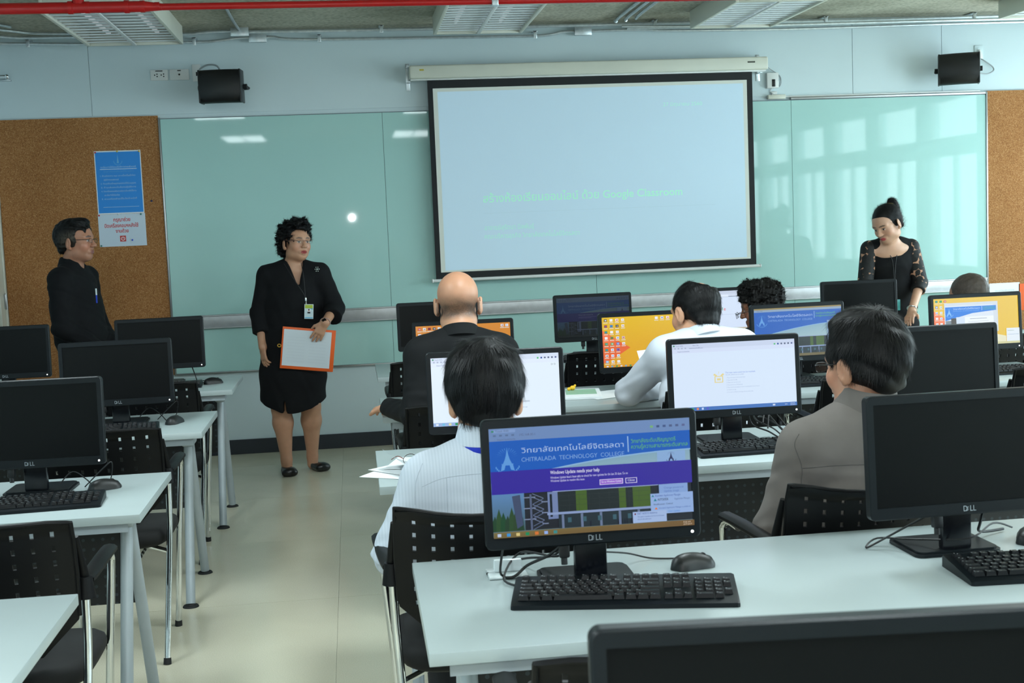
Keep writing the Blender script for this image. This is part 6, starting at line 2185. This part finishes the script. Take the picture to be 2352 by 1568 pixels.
    MB().tube([(-0.425, 8.13, 1.345), (-0.37, 8.085, 1.25), (-0.318, 8.072, 1.165), (-0.300, 8.070, 1.125)], 0.0022, 6, sub=5).tube([(-0.318, 8.12, 1.345), (-0.305, 8.085, 1.25), (-0.302, 8.072, 1.165), (-0.299, 8.070, 1.125)], 0.0022, 6, sub=5).build('lanyard', M_cable, t)
    MB().b(-0.304, -0.294, 8.062, 8.068, 1.085, 1.128, 0.001).build('badge_clip', M_chrome, t)
    F_ = Flat(0.05, 0.08)
    F_.rect(-0.026, -0.044, 0.026, 0.044, srgb(196, 214, 220)); F_.rect(-0.024, 0.020, 0.024, 0.042, srgb(168, 186, 56))
    F_.poly([(-0.006, 0.020), (0.024, 0.020), (0.024, 0.012)], srgb(70, 170, 210))
    F_.rect(-0.010, -0.012, 0.010, 0.018, srgb(226, 226, 230)); F_.disc(0, 0.008, 0.005, srgb(200, 150, 120)); F_.disc(0, 0.012, 0.005, srgb(24, 24, 28)); F_.rect(-0.009, -0.012, 0.009, -0.001, srgb(30, 34, 40))
    F_.rect(-0.024, -0.042, 0.024, -0.036, srgb(90, 180, 220))
    bd = MB().box((0, 0.0015, 0), (0.056, 0.002, 0.092), 0.0006).build('badge_holder', M_clear, t, (-0.285, 8.064, 1.040), (0, R(4), 0))
    F_.build('badge_print', M_print, bd, (0, -0.0004, 0))
    # watch and ring
    w = armR[2] + nrm(armR[1] - armR[2]) * 0.012
    ax = nrm(armR[1] - armR[2])
    Bw = basis(ax)
    pts = [Vector(w) + Bw @ Vector((0.031 * math.cos(2 * PI * k / 20), 0.027 * math.sin(2 * PI * k / 20), 0)) for k in range(20)]
    wt_ = MB().tube(pts, 0.009, 8, closed=True, flat=(0.25, 1.0)).build('watch_strap', mat('pale pink strap', srgb(214, 190, 188), 0.5, var=(9, .03)), t)
    MB().box(Vector(w) + Vector((-0.006, -0.028, 0.010)), (0.026, 0.010, 0.030), 0.004, Matrix.Rotation(R(-30), 3, 'Y') @ Matrix.Rotation(R(25), 3, 'X')).build('watch_face', M_panel, wt_)
    for ch in t.children: ch.matrix_parent_inverse = inv
    # the folder she holds: a thing of its own
    fo = thing('folder', 'orange folder with a white sheet held by the standing woman', 'folder', (-0.303, 8.040, 0.805))
    fo.rotation_euler = (R(3), R(7.5), 0)
    MB().b(-0.165, 0.165, 0.0, 0.006, -0.132, 0.132, 0.002).build('cover', M_orange, fo)
    F_ = Flat(0.3, 0.24)
    F_.rect(-0.155, -0.112, 0.140, 0.118, srgb(214, 222, 230))
    for k in range(9): F_.rect(-0.13, 0.07 - k * 0.019, -0.02, 0.072 - k * 0.019, srgb(206, 213, 222)); F_.rect(0.005, 0.07 - k * 0.019, 0.11, 0.072 - k * 0.019, srgb(206, 213, 222))
    F_.build('sheet', M_print, fo, (0, -0.0010, 0))
    ring = [(-0.178 + 0.010 * math.cos(2 * PI * k / 14), 0.003, 0.010 + 0.009 * math.sin(2 * PI * k / 14)) for k in range(14)]
    MB().tube(ring, 0.0028, 6, closed=True).build('tie_loop', mat('gold loop', srgb(206, 160, 60), 0.4, 0.3, var=(9, .05)), fo)


woman_speaker()


# ---------------------------------------------------------------- man standing in profile before the cork board
def man_profile():
    t = thing('person', 'standing man in a black shirt and glasses, seen in profile by the cork board', 'person', (-1.67, 8.0, 0), 0, 'people in the room')
    inv = Matrix.Translation((1.67, -8.0, 0))
    o = V3(-1.648, 8.0, 1.532)
    B = head_basis(-104, 2, 0)
    sc = 1.06
    neck = V3(-1.685, 8.005, 1.385)
    shL, shR = V3(-1.640, 8.175, 1.315), V3(-1.725, 7.845, 1.315)
    pel = V3(-1.655, 8.02, 0.90)
    armA = (shR, V3(-1.720, 7.80, 1.03), V3(-1.510, 7.86, 0.885))
    armB = (shL, V3(-1.600, 8.22, 1.03), V3(-1.470, 8.06, 0.885))
    legs = ((V3(-1.66, 8.11, 0.88), V3(-1.65, 8.12, 0.48), V3(-1.68, 8.13, 0.09)), (V3(-1.66, 7.93, 0.88), V3(-1.65, 7.92, 0.48), V3(-1.68, 7.91, 0.09)))
    hs = [(armA[2], (0.45, 0.55, -0.65), (-0.3, 0.7, 0.4), 1, 0.5, 0.95, 0.01), (armB[2], (0.45, -0.45, -0.7), (-0.4, -0.6, 0.3), -1, 0.5, 0.95, 0.01)]
    F = standing_body(o, B, sc, 'm', neck, shL, shR, pel, (armA, armB), legs, SKIN, 0.0042, hands_spec=hs, neck_r=0.056, bare=False)
    V, Q = F.surface()
    col = face_colour(V, o, B, sc, (178, 124, 98), stubble=(110, 84, 74), lip=(140, 84, 76))
    link_mesh('body', np_mesh('body', V, Q, col), M_skin, t)
    side = nrm(shR - shL)
    G = Field((-2.0, 7.65, 0.70), (-1.33, 8.38, 1.50), 0.006)
    st = [(1.36, -1.685, 0.10, 0.075), (1.25, -1.688, 0.170, 0.122), (1.12, -1.675, 0.178, 0.140), (0.98, -1.662, 0.170, 0.142), (0.80, -1.655, 0.165, 0.135)]
    for (z0, x0, a0, b0), (z1, x1, a1, b1) in zip(st, st[1:]):
        G.seg(V3(x0, 8.01, z0), V3(x1, 8.01, z1), (a0, b0), (a1, b1), side, k=0.04)
    G.seg(shL, shR, 0.062, 0.062, k=0.06)
    for a in (armA, armB):
        G.seg(a[0], a[1], 0.066, 0.060, k=0.04)
        G.seg(a[1], a[1] * 0.12 + a[2] * 0.88, 0.058, 0.044, k=0.03)
        G.seg(a[1] * 0.2 + a[2] * 0.8, a[1] * 0.04 + a[2] * 0.96, 0.044, 0.043, flat=True, k=0.006)
    ax = nrm(o - neck)
    G.seg(neck - V3(0, 0, 0.05), neck + V3(-0.006, 0, 0.050), 0.082, 0.067, flat=True, k=0.012)
    G.seg(neck + V3(0.085, -0.02, 0.075), neck + V3(0.045, -0.01, -0.02), 0.050, 0.018, k=0.008, sub=True)
    G.cut(lambda X, Y, Z: 0.80 - Z + 0 * X + 0 * Y)
    G.ripple(0.004, [((0.7, 0.2, 0.8), 0.09, 1), ((-0.5, 0.3, 0.9), 0.12, 3), ((0.2, 0.5, 1), 0.07, 5)])
    V, Q = G.surface()
    link_mesh('shirt', np_mesh('shirt', V, Q), M_blackcloth, t)
    shirt_collar(neck - V3(0, 0, 0.005), o + B @ V3(0, -0.02, -0.07), B[:, 1], M_blackcloth, t, 0.070, 0.046, 0.014)
    T = Field((-2.0, 7.75, 0.0), (-1.35, 8.30, 1.0), 0.007)
    T.ell(pel, (0.135, 0.165, 0.13), None, 0.04)
    for hp, kn, an in legs:
        T.seg(hp, kn, 0.088, 0.070, k=0.04)
        T.seg(kn, an, 0.068, 0.056, k=0.03)
    T.cut(lambda X, Y, Z: 0.045 - Z + 0 * X + 0 * Y)
    V, Q = T.surface()
    link_mesh('trousers', np_mesh('trousers', V, Q), M_trouser, t)
    for hp, kn, an in legs:
        shoe(t, (an[0] - 0.05, an[1], 0.0), (an[0] + 0.21, an[1], 0.0))
    Fh = short_hair(th=0.014)
    Fh.ell((0, 0.040, 0.110), (0.060, 0.042, 0.026), None, 0.02)
    Fh.ell((0, 0.122, 0.030), (0.078, 0.056, 0.062), None, 0.006, True)
    for s in (-1, 1): Fh.ell((s * 0.075, 0.085, 0.030), (0.030, 0.055, 0.060), None, 0.008, True)
    Fh.cut(lambda X, Y, Z: (-0.060 - Z) + 0 * X + 0.35 * np.maximum(Y + 0.05, 0))
    Fh.noise(0.0015, 220, 2)
    def grey(V, c):
        m = np.clip((np.abs(V[:, 0]) - 0.055) / 0.03, 0, 1) * np.clip((0.075 - V[:, 2]) / 0.05, 0, 1) * np.clip((V[:, 1] + 0.09) / 0.06, 0, 1)
        return c * (1 - m[:, None] * 0.8) + lin((92, 84, 74)) * m[:, None] * 0.8
    hair_mesh('hair', Fh, o, B, sc, t, down_flow((0, 0.0, 0.14), 0.4), 5000, 0.014, 0.0006, 0.004, (14, 13, 13), 6, 0.4, grey)
    glasses(t, o, B, sc, (28, 28, 30), False, -0.006, 0.002, 0.019, 0.012)
    MB().cyl((-1.528, 7.872, 1.165), (-1.527, 7.868, 1.240), 0.0045, n=8).build('pen', mat('blue pen', srgb(34, 64, 190), 0.3, var=(5, .05)), t)
    MB().cyl((-1.527, 7.868, 1.213), (-1.5265, 7.866, 1.252), 0.0050, n=8).build('pen_cap', M_clear, t)
    for ch in t.children: ch.matrix_parent_inverse = inv


man_profile()


# ---------------------------------------------------------------- woman leaning over the far desk
def woman_leaning():
    t = thing('person', 'woman in a black lace-sleeved dress with a hair bun, leaning over the far desk', 'person', (3.52, 8.12, 0), 0, 'people in the room')
    inv = Matrix.Translation((-3.52, -8.12, 0))
    o = V3(3.450, 7.92, 1.430)
    B = head_basis(120, -24, 8)
    sc = 1.0
    neck = V3(3.492, 7.985, 1.305)
    shL, shR = V3(3.365, 8.02, 1.275), V3(3.650, 8.015, 1.275)   # picture-side names
    pel = V3(3.545, 8.16, 0.84)
    armA = (shL, V3(3.320, 7.99, 1.03), V3(3.34, 7.72, 0.88))
    armB = (shR, V3(3.705, 8.00, 1.035), V3(3.552, 7.80, 0.868))
    legs = ((V3(3.47, 8.16, 0.82), V3(3.46, 8.16, 0.45), V3(3.46, 8.18, 0.09)), (V3(3.62, 8.16, 0.82), V3(3.63, 8.16, 0.45), V3(3.63, 8.18, 0.09)))
    hs = [(armA[2], (0.3, -0.9, -0.5), (0, -0.3, -1), -1, 0.35, 0.85, 0.01), (armB[2], (-0.55, -0.75, -0.45), (0, -0.3, -1), 1, 0.35, 0.85, 0.01)]
    F = standing_body(o, B, sc, 'f', neck, shL, shR, pel, (armA, armB), legs, SKIN, 0.0046, hands_spec=hs, arm_r=(0.037, 0.033, 0.024), neck_r=0.044)
    V, Q = F.surface()
    col = face_colour(V, o, B, sc, (206, 160, 134), lip=(190, 80, 84))
    link_mesh('body', np_mesh('body', V, Q, col), M_skin, t)
    side = nrm(shR - shL)
    G = Field((3.15, 7.80, 0.40), (3.88, 8.42, 1.42), 0.006)
    st = [(1.285, 3.500, 8.01, 0.120, 0.070), (1.18, 3.510, 8.03, 0.148, 0.100), (1.02, 3.53, 8.08, 0.140, 0.105), (0.88, 3.565, 8.15, 0.170, 0.125), (0.75, 3.575, 8.16, 0.176, 0.130), (0.42, 3.57, 8.17, 0.175, 0.130)]
    for (z0, x0, y0, a0, b0), (z1, x1, y1, a1, b1) in zip(st, st[1:]):
        G.seg(V3(x0, y0, z0), V3(x1, y1, z1), (a0, b0), (a1, b1), side, k=0.03)
    G.seg(shL, shR, 0.048, 0.048, k=0.05)
    G.ell((3.492, 7.915, 1.345), (0.060, 0.105, 0.075), None, 0.01, True)        # round neckline
    G.cut(lambda X, Y, Z: 0.46 - Z + 0 * X + 0 * Y)
    G.ripple(0.002, [((0.7, 0.2, 0.8), 0.09, 1), ((-0.5, 0.3, 0.9), 0.12, 3)])
    V, Q = G.surface()
    link_mesh('dress', np_mesh('dress', V, Q), M_blackcloth, t)
    def _lace(nt, P, tc):
        v = nt.nodes.new('ShaderNodeTexVoronoi'); v.inputs['Scale'].default_value = 34; v.feature = 'F1'
        nt.links.new(tc.outputs['Object'], v.inputs['Vector'])
        g = ramp(nt, v.outputs['Distance'], [(0.76, srgb(12, 12, 14)), (0.79, srgb(186, 138, 110))])
        nt.links.new(g, P.inputs['Base Color'])
        bump(nt, P, v.outputs['Distance'], 0.5, 0.004)
    lace = node_mat('black lace over skin', _lace, 0.7)
    for a in (armA, armB):
        S = Field(np.minimum(a[0], a[2]) - 0.12, np.maximum(a[0], a[2]) + 0.12, 0.005)
        S.lo[2] += 0
        S.seg(a[0] - V3(0, 0, 0.0), a[1], 0.056, 0.050, k=0.02)
        S.seg(a[1] + V3(0, 0, 0.02), a[1] * 0.72 + a[2] * 0.28, 0.050, 0.047, flat=True, k=0.012)
        V, Q = S.surface()
        link_mesh('lace_sleeve', np_mesh('lace_sleeve', V, Q), lace, t)
    Fh = short_hair(th=0.006)
    Fh.ell((0, 0.115, -0.020), (0.078, 0.052, 0.090), None, 0.008, True)
    hair_mesh('hair', Fh, o, B, sc, t, lambda p: np.array([0, -0.085, 0.09]) - p, 5000, 0.05, 0.0007, 0.002, (15, 14, 15), 8, 0.10, keep=lambda p: p[:, 1] < 0.035)
    Fb = local_field()
    Fb.ell((0.0, -0.118, 0.080), (0.034, 0.034, 0.056), None, 0.01)
    Fb.noise(0.002, 150, 1)
    hair_mesh('hair_bun', Fb, o, B, sc, t, lambda p: np.stack([-p[:, 2], p[:, 0] * 0, p[:, 0]], 1) + np.array([0, -0.02, -0.04]), 1500, 0.03, 0.0007, 0.002, (14, 13, 14), 9, 0.3)
    cen = Vector(o + B @ V3(0.0, -0.085, 0.105))
    Bt = basis(Vector(B @ V3(0, -0.5, 0.85)))
    MB().tube([cen + Bt @ Vector((0.026 * math.cos(2 * PI * k / 16), 0.026 * math.sin(2 * PI * k / 16), 0)) for k in range(16)], 0.005, 6, closed=True).build('hair_tie', mat('gold hair tie', srgb(176, 150, 60), 0.5, var=(30, .1)), t)
    MB().tube([(3.535, 7.965, 1.345), (3.530, 7.935, 1.28), (3.505, 7.925, 1.18), (3.50, 7.93, 1.0), (3.51, 7.94, 0.93)], 0.0025, 6, sub=5).tube([(3.455, 7.955, 1.33), (3.460, 7.935, 1.26), (3.485, 7.925, 1.18), (3.50, 7.93, 1.0), (3.51, 7.94, 0.93)], 0.0025, 6, sub=5).build('lanyard', M_cable, t)
    MB().box((3.512, 7.93, 0.905), (0.045, 0.003, 0.07), 0.001).build('name_card', mat('teal name card', srgb(70, 160, 160), 0.4, var=(30, .3)), t)
    w = armB[2] + nrm(armB[1] - armB[2]) * 0.022
    Bw = basis(nrm(armB[1] - armB[2]))
    MB().tube([Vector(w) + Bw @ Vector((0.029 * math.cos(2 * PI * k / 20), 0.027 * math.sin(2 * PI * k / 20), 0)) for k in range(20)], 0.007, 8, closed=True, flat=(0.4, 1.0)).build('watch', M_chrome, t)
    for ch in t.children: ch.matrix_parent_inverse = inv
    for lx in (3.46, 3.63):
        s_ = shoe(t, (lx, 8.22, 0.0), (lx, 8.0, 0.0), 0.062, 0.04, True); s_.matrix_parent_inverse = inv


woman_leaning()

# ---------------------------------------------------------------- seated people
# bald man in a black suit
t, o, B, inv = seated('bald man in a black suit seated with his back to the camera', 0.415, 5.06, (0.416, 5.10, 1.105), (0.418, 5.165, 1.222), (-4, -6, 0),
                      ((0.258, 5.085, 1.025), (0.575, 5.085, 1.020)), ((0.222, 5.02, 0.800), (0.650, 5.05, 0.800)), ((0.118, 5.345, 0.790), (0.62, 5.42, 0.785)), M_suit, collar_up=-0.014, sc=1.09, bulk=1.08, coat=True, ripple=0.003, seedv=3)
me = [c for c in t.children if c.name.startswith('body')][0].data
V = np.zeros(len(me.vertices) * 3, np.float32); me.vertices.foreach_get('co', V); V = V.reshape(-1, 3)
L = (V - o) @ B / 1.09
at = me.color_attributes['col']
c = np.zeros(len(V) * 4, np.float32); at.data.foreach_get('color', c); c = c.reshape(-1, 4)
rim = np.clip((0.035 - L[:, 2]) / 0.045, 0, 1) * np.clip((L[:, 2] + 0.062) / 0.02, 0, 1) * np.clip((0.03 - L[:, 1]) / 0.03, 0, 1) * (np.abs(L[:, 0]) < 0.082)
_rs = np.random.RandomState(4)
mott = 0.25 + 0.45 * _rs.rand(len(L)) + 0.3 * np.sin(L[:, 0] * 61 + 1.5 * np.sin(L[:, 2] * 83)) * np.sin(L[:, 2] * 97 + L[:, 1] * 51)
m = (rim * (0.45 + 0.5 * mott))[:, None]
c[:, :3] = c[:, :3] * (1 - m) + lin((62, 54, 50)) * m
top = (np.clip((L[:, 2] - 0.0) / 0.03, 0, 1) * (np.linalg.norm(L, axis=1) < 0.16))[:, None]
c[:, :3] = c[:, :3] * (1 - 0.30 * top) + lin((172, 116, 88)) * 0.30 * top
at.data.foreach_set('color', c.ravel())
glasses(t, o, B, 1.09, (40, 38, 38), False, 0.0, 0.002, arm=0.0012)
put_all(t, inv)

# black-haired man in a white striped shirt
def _stripe(nt, P, tc):
    w = nt.nodes.new('ShaderNodeTexWave'); w.inputs['Scale'].default_value = 38; w.bands_direction = 'X'
    nt.links.new(tc.outputs['Object'], w.inputs['Vector'])
    nt.links.new(ramp(nt, w.outputs['Fac'], [(0.3, srgb(194, 202, 214)), (0.7, srgb(202, 209, 221))]), P.inputs['Base Color'])
    bump(nt, P, w.outputs['Fac'], 0.08, 0.001)
M_stripe = node_mat('white striped shirt cloth', _stripe, 0.75, 0.3)
t, o, B, inv = seated('black-haired man in a white striped shirt seated with his back to the camera', 0.330, 3.40, (0.335, 3.370, 0.955), (0.337, 3.395, 1.072), (-5, -8, 0),
                      ((0.168, 3.35, 0.868), (0.500, 3.35, 0.872)), ((0.072, 3.36, 0.650), (0.585, 3.42, 0.66)), ((0.16, 3.62, 0.67), (0.46, 3.70, 0.74)), M_stripe, collar_up=0.018, sc=1.10, bulk=1.03, sleeve='short', ripple=0.004, seedv=2)
Fh = short_hair(th=0.021)
Fh.ell((0, -0.02, 0.075), (0.088, 0.105, 0.075), None, 0.02)
Fh.cut(lambda X, Y, Z: (-0.064 - Z) + 0 * X + 0 * Y)
for s in (-1, 1):
    Fh.ell((s * 0.112, -0.008, -0.030), (0.042, 0.034, 0.055), None, 0.008, True)
Fh.noise(0.0022, 90, 3)
hair_mesh('hair', Fh, o, B, 1.10, t, down_flow((0.012, -0.045, 0.155), 0.0), 14000, 0.034, 0.00055, 0.004, (10, 10, 12), 4, 0.22, keep=lambda p: (p[:, 2] > 0.015) | ((p[:, 1] < -0.045) & (p[:, 2] > -0.048)))
MB().tube([Vector((0.335 + 0.088 * math.cos(a), 3.368 + 0.088 * math.sin(a), 0.958 + 0.006 * math.sin(a))) for a in np.linspace(0, 2 * PI, 24, endpoint=False)], 0.010, 8, closed=True, flat=(1.0, 0.2)).build('lanyard', mat('blue lanyard', srgb(24, 50, 190), 0.6, var=(20, .05)), t)
seams(t, [[(0.150, 0.868), (0.20, 0.886), (0.27, 0.893), (0.34, 0.895), (0.42, 0.893), (0.50, 0.875)], [(0.215, 0.888), (0.214, 0.84), (0.212, 0.78)], [(0.155, 0.925), (0.135, 0.88), (0.130, 0.82)]], mat('white shirt seam', srgb(182, 190, 202), 0.8, var=(40, .1)), 2.8)
put_all(t, inv)

# balding man in a white shirt
t, o, B, inv = seated('balding man in a plain white shirt leaning on the desk', 1.440, 5.06, (1.432, 5.165, 1.050), (1.418, 5.215, 1.130), (24, -14, 6),
                      ((1.262, 5.13, 0.975), (1.600, 5.15, 0.985)), ((1.150, 5.33, 0.800), (1.72, 5.36, 0.80)), ((1.335, 5.49, 0.775), (1.55, 5.52, 0.78)), M_shirtw2, collar_up=-0.012, collar_h=0.034, sc=1.06, bulk=1.06, ripple=0.0045, seedv=5)
Fh = short_hair(th=0.009)
Fh.ell((0.018, -0.060, 0.122), (0.052, 0.062, 0.050), None, 0.01, True)
Fh.noise(0.0012, 150, 3)
hair_mesh('hair', Fh, o, B, 1.06, t, down_flow((0.0, 0.02, 0.13), -0.4), 6000, 0.024, 0.0006, 0.003, (13, 13, 14), 5, 0.2, keep=lambda p: (((p - np.array([0.018, -0.060, 0.122])) / np.array([0.056, 0.066, 0.054])) ** 2).sum(1) > 1)
put_all(t, inv)
fp = sheet('folded_paper', 1.345, 5.63, 0.845, 0.16, 0.21, R(20), 'white folded paper held up by the balding man', 0.0)
fp.rotation_euler = (R(68), 0, R(30))

# curly-haired man in profile
t, o, B, inv = seated('curly-haired man with thin glasses seen in profile beside the college page', 2.150, 6.47, (2.150, 6.46, 0.935), (2.112, 6.455, 1.050), (66, -14, 0),
                      ((1.97, 6.45, 0.85), (2.33, 6.45, 0.85)), ((1.93, 6.55, 0.66), (2.38, 6.55, 0.66)), ((2.00, 6.80, 0.775), (2.30, 6.80, 0.775)), M_trouser, tone=(142, 92, 68), sc=1.0, h=0.0058, ripple=0.003)
Fh = short_hair(th=0.018)
Fh.ell((0, 0.035, 0.110), (0.066, 0.055, 0.040), None, 0.02)
Fh.noise(0.007, 120, 7); Fh.noise(0.004, 240, 8)
hair_mesh('hair', Fh, o, B, 1.0, t, lambda p: np.stack([np.sin(p[:, 2] * 120), np.cos(p[:, 0] * 120), np.sin(p[:, 1] * 130)], 1), 6000, 0.018, 0.0007, 0.010, (12, 11, 11), 7, 0.6)
glasses(t, o, B, 1.0, (44, 42, 40), False, 0.022, -0.012, 0.020, 0.015)
put_all(t, inv)

# man in a grey shirt with glasses
t, o, B, inv = seated('man in a grey shirt and black glasses turned toward the error page', 1.375, 3.36, (1.372, 3.305, 1.000), (1.372, 3.315, 1.112), (26, -4, 2),
                      ((1.185, 3.27, 0.905), (1.545, 3.31, 0.905)), ((1.105, 3.30, 0.665), (1.62, 3.36, 0.67)), ((1.30, 3.58, 0.70), (1.48, 3.66, 0.72)), M_grey, collar_up=0.016, sc=1.08, bulk=1.10, ripple=0.0048, seedv=7, tone=(188, 136, 108))
Fh = short_hair(th=0.015)
Fh.ell((0, -0.010, 0.100), (0.078, 0.090, 0.046), None, 0.02)
Fh.ell((0, 0.034, 0.112), (0.060, 0.034, 0.026), None, 0.02)
Fh.ell((0, 0.138, 0.035), (0.095, 0.068, 0.085), None, 0.008, True)
for s in (-1, 1):
    Fh.ell((s * 0.095, 0.060, -0.020), (0.030, 0.055, 0.085), None, 0.012, True)
Fh.noise(0.0028, 85, 9)
def fade(V, c):
    m = np.clip((0.030 - V[:, 2]) / 0.06, 0, 1) * np.clip((np.abs(V[:, 0]) - 0.05) / 0.03, 0, 1) * np.clip((V[:, 1] + 0.06) / 0.05, 0, 1)
    return c * (1 - 0.35 * m[:, None]) + lin((120, 88, 70)) * 0.35 * m[:, None]
hair_mesh('hair', Fh, o, B, 1.08, t, down_flow((0.0, -0.055, 0.150), 0.15), 14000, 0.030, 0.00055, 0.006, (10, 10, 11), 11, 0.28, fade, keep=lambda p: (p[:, 2] > -0.02) & (p[:, 1] < 0.045))
glasses(t, o, B, 1.08, (20, 20, 22), False, 0.006, 0.000, 0.021, 0.0125)
seams(t, [[(1.152, 0.866), (1.24, 0.868), (1.37, 0.866), (1.50, 0.866), (1.585, 0.868)], [(1.150, 0.955), (1.135, 0.925), (1.150, 0.868), (1.152, 0.815), (1.165, 0.76)]], mat('grey shirt seam', srgb(84, 80, 78), 0.8, var=(40, .1)), 2.8)
put_all(t, inv)

# grey-haired man behind the yellow desktop
t, o, B, inv = seated('grey cropped head of a man behind the yellow desktop with an open window', 3.280, 6.46, (3.285, 6.47, 0.905), (3.278, 6.49, 1.035), (22, -14, 0),
                      ((3.10, 6.46, 0.82), (3.46, 6.46, 0.82)), ((3.05, 6.56, 0.66), (3.51, 6.56, 0.66)), ((3.12, 6.80, 0.775), (3.44, 6.80, 0.775)), M_trouser, sc=1.04, h=0.0058, ripple=0.003, tone=(176, 128, 104))
Fh = short_hair(th=0.005)
Fh.noise(0.001, 150, 3)
def patch(V, c):
    m = np.clip(1.3 - ((V[:, 0] - 0.03) / 0.035) ** 2 - ((V[:, 1] + 0.02) / 0.06) ** 2, 0, 1) * (V[:, 2] > 0.07) + np.clip(1.2 - ((V[:, 0] + 0.03) / 0.025) ** 2 - ((V[:, 1] - 0.05) / 0.04) ** 2, 0, 1) * (V[:, 2] > 0.07) * 0.6
    m = np.clip(m, 0, 1)[:, None] * 0.7
    return c * (1 - m) + lin((190, 140, 112)) * m
hair_mesh('hair', Fh, o, B, 1.04, t, down_flow((0, 0.0, 0.13), -0.2), 3000, 0.008, 0.0007, 0.003, (74, 66, 60), 12, 0.5, patch)
put_all(t, inv)
